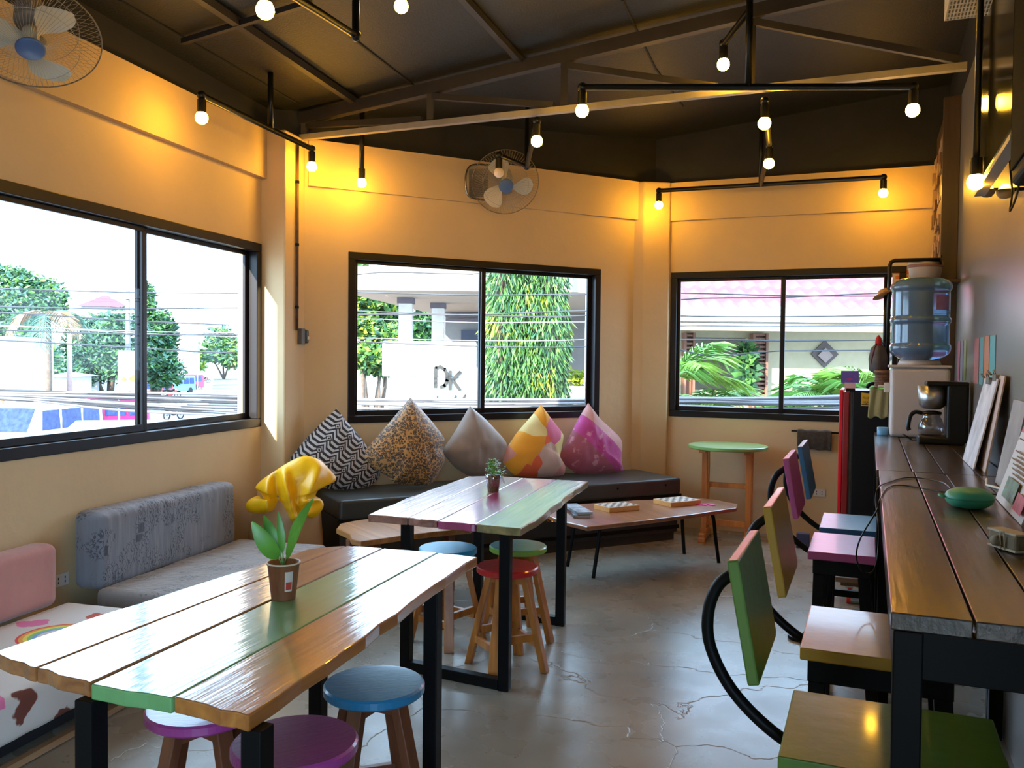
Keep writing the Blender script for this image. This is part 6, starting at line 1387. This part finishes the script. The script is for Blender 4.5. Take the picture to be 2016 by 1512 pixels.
def person(label, p, h, shirt, pants, hat=None, rz=0, stride=.12):
    e = thing('person', label, 'person', p, rz); k = h / 1.7
    J = [(0, 0, .92), (0, 0, 1.2), (0, 0, 1.42), (0, .01, 1.50), (0, .0, 1.60), (.09, 0, .88), (.10, stride, .48), (.10, stride * .6, .05), (.10, stride + .05, .02), (-.09, 0, .88), (-.10, -stride, .48), (-.10, -stride * 1.6, .06), (-.10, -stride * 1.3, .02), (.19, 0, 1.38), (.24, -.04, 1.1), (.23, .06, .86), (-.19, 0, 1.38), (-.24, .04, 1.1), (-.23, -.02, .86)]
    E_ = [(0, 1), (1, 2), (2, 3), (3, 4), (0, 5), (5, 6), (6, 7), (7, 8), (0, 9), (9, 10), (10, 11), (11, 12), (2, 13), (13, 14), (14, 15), (2, 16), (16, 17), (17, 18)]
    rad = [.13, .12, .12, .05, .095, .09, .06, .04, .035, .09, .06, .04, .035, .055, .042, .03, .055, .042, .03]
    me = bpy.data.meshes.new('person_body'); me.from_pydata([tuple(Vector(j) * k) for j in J], E_, []); me.materials.append(M('skin_brown', (.30, .16, .10), .6, var=.05))
    o = bpy.data.objects.new('body', me); C.objects.link(o); o.parent = e
    sm_ = o.modifiers.new('skin', 'SKIN'); 
    for i, v in enumerate(me.skin_vertices[0].data): v.radius = (rad[i] * k, rad[i] * k); v.use_root = (i == 0)
    o.modifiers.new('sub', 'SUBSURF').levels = 1
    mb = MB(); mb.lathe((0, 0, .86 * k), [(.145 * k, 0), (.15 * k, .1 * k), (.15 * k, .35 * k), (.19 * k, .5 * k), (.12 * k, .58 * k), (.06 * k, .6 * k)], 16, sq=lambda a: 1 - .25 * abs(math.sin(a))); mb.build('shirt', shirt, e, smooth=True)
    mb = MB()
    for a_, b_, c_ in ((5, 6, 7), (9, 10, 11)): mb.tube([Vector(J[a_]) * k, Vector(J[b_]) * k, Vector(J[c_]).lerp(Vector(J[b_]), .2) * k], [.105 * k, .085 * k, .06 * k], 10)
    mb.build('trousers', pants, e, smooth=True)
    mb = MB(); mb.ball(Vector((0, -.015, 1.63)) * k, (.088 * k, .10 * k, .10 * k), 12, 8); mb.build('hair' if hat is None else 'cap', hat or M('black_hair', (.01, .01, .01), .7, var=.1), e, smooth=True)
    return e
person('person in a yellow shirt and red cap walking down the road', og(396, 104), 1.7, M('yellow_shirt', (.75, .6, .05), .8, var=.05), M('dark_trousers', (.03, .03, .05), .8, var=.1), M('red_cap', (.6, .04, .05), .7, var=.05), rz=.4)
person('shorter person in a pink shirt walking beside the one in yellow', og(378, 106), 1.45, M('pink_shirt', (.7, .2, .3), .8, var=.05), M('dark_trousers', (.03, .03, .05)), rz=.2)
# blue hanging street sign
a, b_ = dep(362, 680, 98), dep(391, 680, 98); zt = a.z; zb = dep(370, 690, 98).z
e = thing('street_sign', 'blue street sign spanning over the roadside far off', 'sign', Vector((a.x, 98, GZ)), 0)
mb = MB(); mb.bx(a.x, b_.x, 97.95, 98.05, zb, zt); mb.build('panel', M('sign_blue', (.05, .15, .45), .5, var=.1), e, world=True)
for x in (a.x + .1, b_.x - .1): mb = MB(); mb.tube([(x, 98, GZ), (x, 98, zb)], .05, 8); mb.build('post', WH2, e, world=True)
mb = MB()
for i in range(7): x = a.x + .15 + i * .22; mb.bx(x, x + .13, 97.93, 97.95, zb + .12, zt - .12)
mb.build('white_marks', WH, e, world=True)
# rubble pile and white canopy roof below the window
mb = MB(); rnd = random.Random(8); c_ = og(35, 44)
for i in range(240): r_ = rnd.random() ** .5; a_ = rnd.random() * 6.3; q = c_ + Vector((math.cos(a_) * r_ * 2.6, math.sin(a_) * r_ * 1.6, (1 - r_) * 1.1)); mb.box(q + Z3 * .08, (rnd.uniform(.15, .4), rnd.uniform(.15, .4), rnd.uniform(.1, .25)), rnd.random() * 3)
single(mb, 'rubble', WH2, 'heap of pale broken rubble behind the white van', 'rubble', kind='stuff')
q = [dep(152, 829, 24), dep(300, 830, 24), dep(300, 862, 15), dep(130, 862, 15)]
zc = og(200, 20); e = thing('canopy', 'flat white canopy roof just below the wide window', 'canopy', Vector((q[0].x, q[0].y, GZ)), 0)
zc_ = q[0].z; Q = [at(150, 828, zc_), at(330, 826, zc_), at(360, 905, zc_), at(60, 905, zc_)]
mb = MB(); mb.prism([(p.x, p.y) for p in Q][::-1], zc_ - .12, zc_); mb.build('roof_sheet', WHV, e, world=True)
for p in Q: mb = MB(); mb.tube([(p.x * .99, p.y, GZ), (p.x * .99, p.y, zc_ - .1)], .05, 8); mb.build('post', WH2, e, world=True)
# -- seen through the settee window: tree group, porch house, sign, big drooping tree
tree('garden_tree', 'light green spreading tree with forked trunks left of the porch', 'tree', og(735, 34), [(715, 590, 34, 45, 28), (765, 620, 35, 38, 30), (710, 640, 34, 45, 25), (760, 665, 34, 40, 22), (715, 700, 33, 35, 25), (745, 720, 34, 30, 18), (700, 520, 40, 25, 10)], 9000, .34, [LG4, LG1, LG3, LG2], seed=11, trunk=.12)
tree('garden_tree', 'shaded green tree seen between the porch columns', 'tree', og(830, 40), [(830, 640, 40, 28, 30), (835, 680, 40, 26, 20)], 2200, .4, [LG1, LG2], seed=12)
tree('garden_tree', 'dark green shrubs right of the drooping tree', 'tree', og(1135, 30), [(1135, 640, 30, 35, 28), (1130, 660, 30, 25, 22)], 2200, .3, [LG2, LG1], seed=13)
SLAB = M('porch_plaster', (.62, .55, .46), .85, var=.05)
e = thing('porch_house', 'house with a white porch roof on square columns beyond the sign', 'house', og(900, 18), 0)
a, b_ = dep(640, 590, 16), dep(1240, 590, 16); zs_ = dep(784, 578, 16).z
a2 = dep(735, 712, 16); mb = MB()
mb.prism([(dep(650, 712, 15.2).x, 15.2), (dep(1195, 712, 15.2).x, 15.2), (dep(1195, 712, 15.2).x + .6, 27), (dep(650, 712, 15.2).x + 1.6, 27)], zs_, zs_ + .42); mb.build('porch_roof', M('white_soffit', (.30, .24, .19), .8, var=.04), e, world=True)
mb = MB(); x0 = dep(650, 712, 15.2).x; x1 = dep(1195, 712, 15.2).x; mb.add([(x0, 15.2, zs_ + .42), (x1, 15.2, zs_ + .42), (x1 + .6, 27, zs_ + 1.4), (x0 + 1.6, 27, zs_ + 1.4)], [(0, 1, 2, 3)]); mb.build('roof_sheet', WH, e, world=True)
for (x0p, x1p, Y) in ((784, 810, 17.0), (849, 873, 18.5)):
    l_, r_ = dep(x0p, 712, Y).x, dep(x1p, 712, Y).x; mb = MB(); mb.bx(l_, r_, Y, Y + .28, GZ, zs_); cm = mb.build('column', M('stone_column', (.66, .62, .58), .9, var=.12, scale=6, bump=.4, bscale=20), e, world=True)
    mb = MB(); mb.bx(l_ - .03, r_ + .03, Y - .03, Y + .31, zs_ - .12, zs_ - .002); mb.build('capital', M('dark_capital', (.12, .10, .12), .7, var=.1), e, world=True)
l_ = dep(876, 712, 22).x; r_ = dep(1190, 712, 22).x; mb = MB(); mb.bx(l_, r_, 22, 22.3, GZ, zs_ - .003); mb.build('wall', M('grey_house_wall', (.20, .19, .18), .9, var=.06), e, world=True)
q0, q1 = dep(908, 675, 21.95), dep(950, 650, 21.95); mb = MB(); mb.bx(q0.x, q1.x, 21.9, 21.99, q0.z, q1.z); mb.build('window', M('dark_pane', (.03, .04, .07), .3, var=.1), e, world=True)
for py, pv in ((612, .0), (622, .3), (631, .5)):
    q = dep(878, py, 21.9); mb = MB(); mb.bar((q.x, 21.9, q.z), (q.x + 2.5, 21.9, q.z + .08), .05, .07); mb.build('ledge', M('dark_capital', (.12, .10, .12)), e, world=True)
# DK sign board
Ys = 13.6; e = thing('sign_board', 'white sign board reading DK in grey brush letters', 'sign', og(845, Ys), 0)
z0, z1, zm = dep(845, 812, Ys).z, dep(845, 672, Ys).z, dep(845, 742, Ys).z
xa, xb, xc = dep(752, 712, Ys).x, dep(938, 712, Ys).x, dep(786, 712, Ys).x
mb = MB(); mb.prism([(xa, Ys), (xb, Ys), (xb, Ys + .12), (xa, Ys + .12)], zm, z1); mb.bx(xc, xb, Ys, Ys + .12, z0 - .8, zm); mb.build('panel', WHV, e, world=True, bevel=.03)
for x in (xc + .15, xb - .15): mb = MB(); mb.bx(x - .05, x + .05, Ys + .13, Ys + .23, GZ, z0 + .2); mb.build('post', WH2, e, world=True)
GI = M('sign_grey_ink', (.035, .033, .03), .8, var=.1)
def strokes(lst, nm):
    mb = MB()
    for pts, w_ in lst:
        P = [dep(x, y, Ys - .02) for x, y in pts]
        for i in range(len(P) - 1):
            d = (P[i + 1] - P[i]).normalized() * (w_ * Ys / FPX * .35); mb.bar(P[i] - d * (1 if i else 0), P[i + 1] + d * (1 if i < len(P) - 2 else 0), w_ * Ys / FPX, .03, up=(0, -1, 0))
    return mb.build(nm, GI, e, world=True)
strokes([([(858, 722), (857, 764)], 6.5), ([(857, 723), (866, 722), (875, 727), (880, 737), (880, 749), (875, 759), (866, 763)], 6.5)], 'letter')
strokes([([(886, 729), (886, 768)], 6.2), ([(907, 731), (891, 748)], 6.2), ([(892, 750), (906, 769)], 6.2)], 'letter')
strokes([([(894, 786), (898, 778)], 3.5), ([(911, 785), (917, 777)], 3.5), ([(860, 783), (862, 779)], 2.5)], 'letter')
# drooping mast tree
e = thing('mast_tree', 'tall drooping tree of long green and yellow leaves filling the right pane', 'tree', og(1035, 13.0), 0)
rnd = random.Random(21); mb = MB(); k = 13.0 / FPX
for (cx, rr_, ny) in ((996, 40, 1), (1036, 36, 1), (1078, 40, 1)):
    for i in range(6500):
        py = rnd.uniform(470, 960); rad_ = rr_ * min(1, .55 + (py - 470) / 160) * (1 + .12 * math.sin(py * .045 + cx)); a_ = rnd.random() * 6.283; c_ = dep(cx, py, 13.0)
        d_ = Vector((math.cos(a_), math.sin(a_), 0)); p = c_ + d_ * rad_ * k * rnd.uniform(.55, 1.05); L_f = rnd.uniform(.10, .19)
        t_ = (d_ * rnd.uniform(.1, .9) + Vector((rnd.uniform(-.4, .4), rnd.uniform(-.3, .3), -1.0))).normalized(); s_ = t_.cross(Vector((rnd.uniform(-1, 1), rnd.uniform(-1, 1), rnd.uniform(-.5, .5)))).normalized() * L_f * .09
        yy = NZ.noise(Vector((c_.x * 1.5 + math.cos(a_) * 1.2, math.sin(a_), c_.z * 1.2))); mb.cur = 2 if yy > .32 and rnd.random() < .75 else rnd.choice((0, 0, 1, 1, 3))
        mb.add([p, p + t_ * L_f * .45 + s_, p + t_ * L_f, p + t_ * L_f * .45 - s_], [(0, 1, 2, 3)])
mb.build('foliage', [LG1, LG2, LG3, LG4], e, world=True)
mb = MB(); g = og(1035, 13.0)
for cx in (985, 1030, 1078): p = dep(cx, 712, 13.0); mb.tube([(p.x, 13.0, GZ), (p.x, 13.0, 4.0)], [.12, .05], 8)
mb.build('trunk', BARK, e, world=True, smooth=True)
e = thing('planter', 'white planter with a small yellow-green shrub right of the drooping tree', 'planter', og(1140, 19), 0)
q = dep(1140, 760, 19); mb = MB(); mb.lathe((q.x, 19, GZ), [(.3, 0), (.35, q.z - GZ - .2), (.22, q.z - GZ)], 20); mb.build('pot', WH, e, world=True, smooth=True)
mb = MB(); leafcloud(mb, (q.x, 19, q.z + .15), (.4, .3, .2), 260, .16, random.Random(2), shell=.1); mb.build('shrub', LG3, e, world=True)
# -- seen through the end window: pink tiled house, palms
PR = M('pink_roof_tile', (.34, .085, .11), .8, var=.12, scale=1.5, spec=.1)
e = thing('tiled_house', 'white house with a pink-red tiled roof and brown shutters', 'house', og(1540, 18), 0)
Yr = 16.5; ze = dep(1540, 614, Yr).z; xl, xr = dep(1290, 712, Yr).x, dep(2000, 712, Yr).x
V = []; Fq = []; rows = 14; nx = 260; slope = .62; rl = .42
for r_ in range(rows):
    for jj in (0, 1):
        for i in range(nx + 1):
            x = xl + (xr - xl) * i / nx; ph = (x * 2 * math.pi / .30); prof_ = .045 * (1 - abs(math.sin(ph / 2)) ** 1.6) + .02 * math.sin(ph)
            s_ = r_ + jj; V.append((x, Yr + s_ * rl * math.cos(math.atan(slope)), ze + s_ * rl * math.sin(math.atan(slope)) + prof_ + (.06 if jj == 0 else 0) + (0 if jj == 0 else -.005)))
for r_ in range(rows):
    b0 = r_ * 2 * (nx + 1)
    for i in range(nx): Fq.append((b0 + i, b0 + i + 1, b0 + nx + 1 + i + 1, b0 + nx + 1 + i))
    if r_ < rows - 1:
        c0 = (r_ + 1) * 2 * (nx + 1)
        for i in range(nx): Fq.append((b0 + nx + 1 + i, b0 + nx + 1 + i + 1, c0 + i + 1, c0 + i))
mb = MB(); mb.add(V, Fq); mb.build('roof', PR, e, world=True)
zw = dep(1540, 634, Yr + .1).z
mb = MB(); mb.bx(xl, xr, Yr, Yr + .12, zw, ze + .03); mb.build('fascia', WH, e, world=True)
mb = MB(); mb.bx(xl, xr, Yr + .1, Yr + 2.0, zw - .02, zw); mb.build('soffit', WH, e, world=True)
mb = MB(); mb.bx(xl, xr, Yr + .05, Yr + .2, dep(1540, 652, Yr).z, zw - .04); mb.build('gutter_beam', M('cream_beam', (.25, .17, .10), .8, var=.05), e, world=True)
Yw = 18.2
ow0, ow1 = dep(1362, 712, Yw).x, dep(1472, 712, Yw).x; oz0, oz1 = dep(1400, 768, Yw).z, dep(1400, 664, Yw).z
mb = MB(); zwt = zw + .3
mb.bx(xl, ow0, Yw, Yw + .2, GZ, zwt); mb.bx(ow1, xr, Yw, Yw + .2, GZ, zwt); mb.bx(ow0, ow1, Yw, Yw + .2, GZ, oz0); mb.bx(ow0, ow1, Yw, Yw + .2, oz1, zwt); mb.build('wall', M('ivory_wall', (.36, .31, .20), .85, var=.05), e, world=True)
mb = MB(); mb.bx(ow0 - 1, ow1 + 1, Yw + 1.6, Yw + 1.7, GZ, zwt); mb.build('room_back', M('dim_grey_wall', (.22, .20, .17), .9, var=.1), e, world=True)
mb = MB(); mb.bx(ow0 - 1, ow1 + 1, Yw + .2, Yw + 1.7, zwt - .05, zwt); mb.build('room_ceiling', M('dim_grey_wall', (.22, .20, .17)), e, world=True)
BRN = wood('shutter_brown', (.13, .05, .03), (.22, .09, .05), axis='Z', rough=.6)
for (x0p, x1p, y0p, y1p) in ((1346, 1368, 655, 735), (1481, 1511, 655, 780)):
    l_, r_ = dep(x0p, 712, Yw - .25).x, dep(x1p, 712, Yw - .25).x; za, zb_ = dep(1400, y1p, Yw - .25).z, dep(1400, y0p, Yw - .25).z
    mb = MB(); mb.bx(l_, l_ + .05, Yw - .3, Yw - .02, za - 2, zb_); mb.bx(r_ - .05, r_, Yw - .3, Yw - .02, za - 2, zb_); zz = za
    mb.bx(l_ + .05, r_ - .05, Yw - .12, Yw - .02, za - 2, zb_)
    while zz < zb_: mb.bx(l_ + .04, r_ - .04, Yw - .26, Yw - .14, zz, zz + .04); zz += .085
    mb.build('shutter', BRN, e, world=True)
for px in (1624, 1740):
    q = dep(px, 697, Yw - .05); r_ = 27 * Yw / FPX; mb = MB(); mb.plate([q + Vector((0, 0, -r_)), q + Vector((r_, 0, 0)), q + Vector((0, 0, r_)), q + Vector((-r_, 0, 0))], .04); dm = mb.build('diamond_window', M('diamond_frame', (.06, .04, .035), .6, var=.1), e, world=True)
    r2 = r_ * .55; mb = MB(); q2 = q - Vector((0, .045, .03)); mb.plate([q2 + Vector((0, 0, -r2)), q2 + Vector((r2, 0, 0)), q2 + Vector((0, 0, r2)), q2 + Vector((-r2, 0, 0))], .01); o = mb.build('diamond_pane', M('pinkish_pane', (.2, .13, .11), .4, var=.1), dm); o.data.transform(inv(e))
tree('garden_tree', 'dark leaves visible inside the opening of the tiled house', 'shrub', og(1470, 17.6), [(1468, 720, 17.6, 12, 45)], 500, .25, [LG1, LG2], seed=31, trunk=.03)
def P13(px, py, Y): return dep(px, py, Y)
palm('fan of bright palm fronds at the left side of the end window', og(1322, 12.0), P13(1322, 742, 12.0), 1.05, 15, [FR_L, FR_G], 5, trunk=.05, droop=.35, el=(.1, 1.3))
palm('bushy palm low in the left pane of the end window', og(1395, 12.6), P13(1395, 818, 12.6), .95, 17, [FR_G, FR_L, FR_G], 6, trunk=.05, droop=.35, el=(.3, 1.5))
palm('arching palm in the right pane of the end window', og(1650, 12.2), P13(1650, 795, 12.2), 1.15, 15, [FR_L, FR_G], 7, trunk=.06, droop=.45, el=(.3, 1.5))
palm('short palm at the foot of the right pane of the end window', og(1590, 12.8), P13(1590, 850, 12.8), .85, 15, [FR_G, FR_L], 8, trunk=.05, droop=.35, el=(.4, 1.4))
palm('palm behind the purple card and the cooler', og(1725, 12.4), P13(1725, 770, 12.4), .95, 15, [FR_L, FR_G], 9, trunk=.05, droop=.4, el=(.2, 1.4))
# -- overhead cables
CB = M('cable_black', (.03, .03, .035), .5, var=.1); CBW = M('cable_grey', (.16, .155, .17), .5, var=.1)
Apt = dep(553, 712, 11.0)
def pathpt(px, py):
    if px <= 553:
        a = Vector((Apt.x, Apt.y)); d = Vector((-6.53, -2.5)); rx = (px - 1008) / FPX
        t = (a.x - rx * a.y) / (rx * d.y - d.x); Y = a.y + d.y * t
    else: Y = 11.0 - (px - 553) / 1200 * .7
    return dep(px, py, Y)
def cable(yl0, yl1, yc0, yc1, yr0, yr1, r, mat, label, grp, wob=0, seed=0):
    rnd = random.Random(seed); pts = []
    for px, py in ((-260, yl0 - 3), (0, yl0), (245, (yl0 + yl1) / 2 + 3), (490, yl1), (553, (yl1 + yc0) / 2), (697, yc0), (930, (yc0 + yc1) / 2 + 4), (1158, yc1), (1337, yr0), (1540, (yr0 + yr1) / 2 + 2), (1747, yr1), (2050, yr1 - 3)):
        pts.append(pathpt(px, py + (rnd.uniform(-wob, wob) if wob else 0)))
    mb = MB(); mb.tube(smoothpts(pts, 4), r, 5); o = mb.build('overhead_cable', mat, world=True, loc=pts[5], smooth=True); tag(o, label, 'cable', grp)
HL = ['overhead cable highest in the wide window, crossing before the red roof', 'overhead cable just under the highest one in the wide window', 'overhead cable drooping to the right below the two highest ones in the wide window', 'pale grey overhead cable touching the crossarms in the wide window', 'lowest single overhead cable over the sign board, in the settee window', 'overhead cable crossing the porch roof edge near the top of the settee window', 'pale grey overhead cable just above the sign board corner of the settee window']
for k, (h, m_) in enumerate((((568, 577, 575, 579, 577, 583), CB), ((604, 606, 612, 621, 590, 577), CB), ((615, 640, 619, 612, 622, 621), CB), ((640, 664, 665, 668, 642, 641), CBW), ((650, 660, 672, 683, 669, 669), CB), ((670, 690, 541, 530, 688, 689), CB), ((642, 655, 628, 634, 641, 639), CBW))):
    cable(*h, .009 if m_ is CB else .007, m_, HL[k], 'single overhead cables', seed=k)
for k in range(13):
    o_ = k * 2.6 - 8; cable(774 + o_ * .6, 790 + o_ * 1.2, 790 + o_ * .6, 793 + o_ * .6, 788 + o_ * .9, 790 + o_ * .9, .013 + .004 * (k % 3 == 0), CB if k % 3 else CBW, 'cable of the thick sagging bundle level with the window sills', 'bundled overhead cables', wob=5, seed=40 + k)
#@@END6
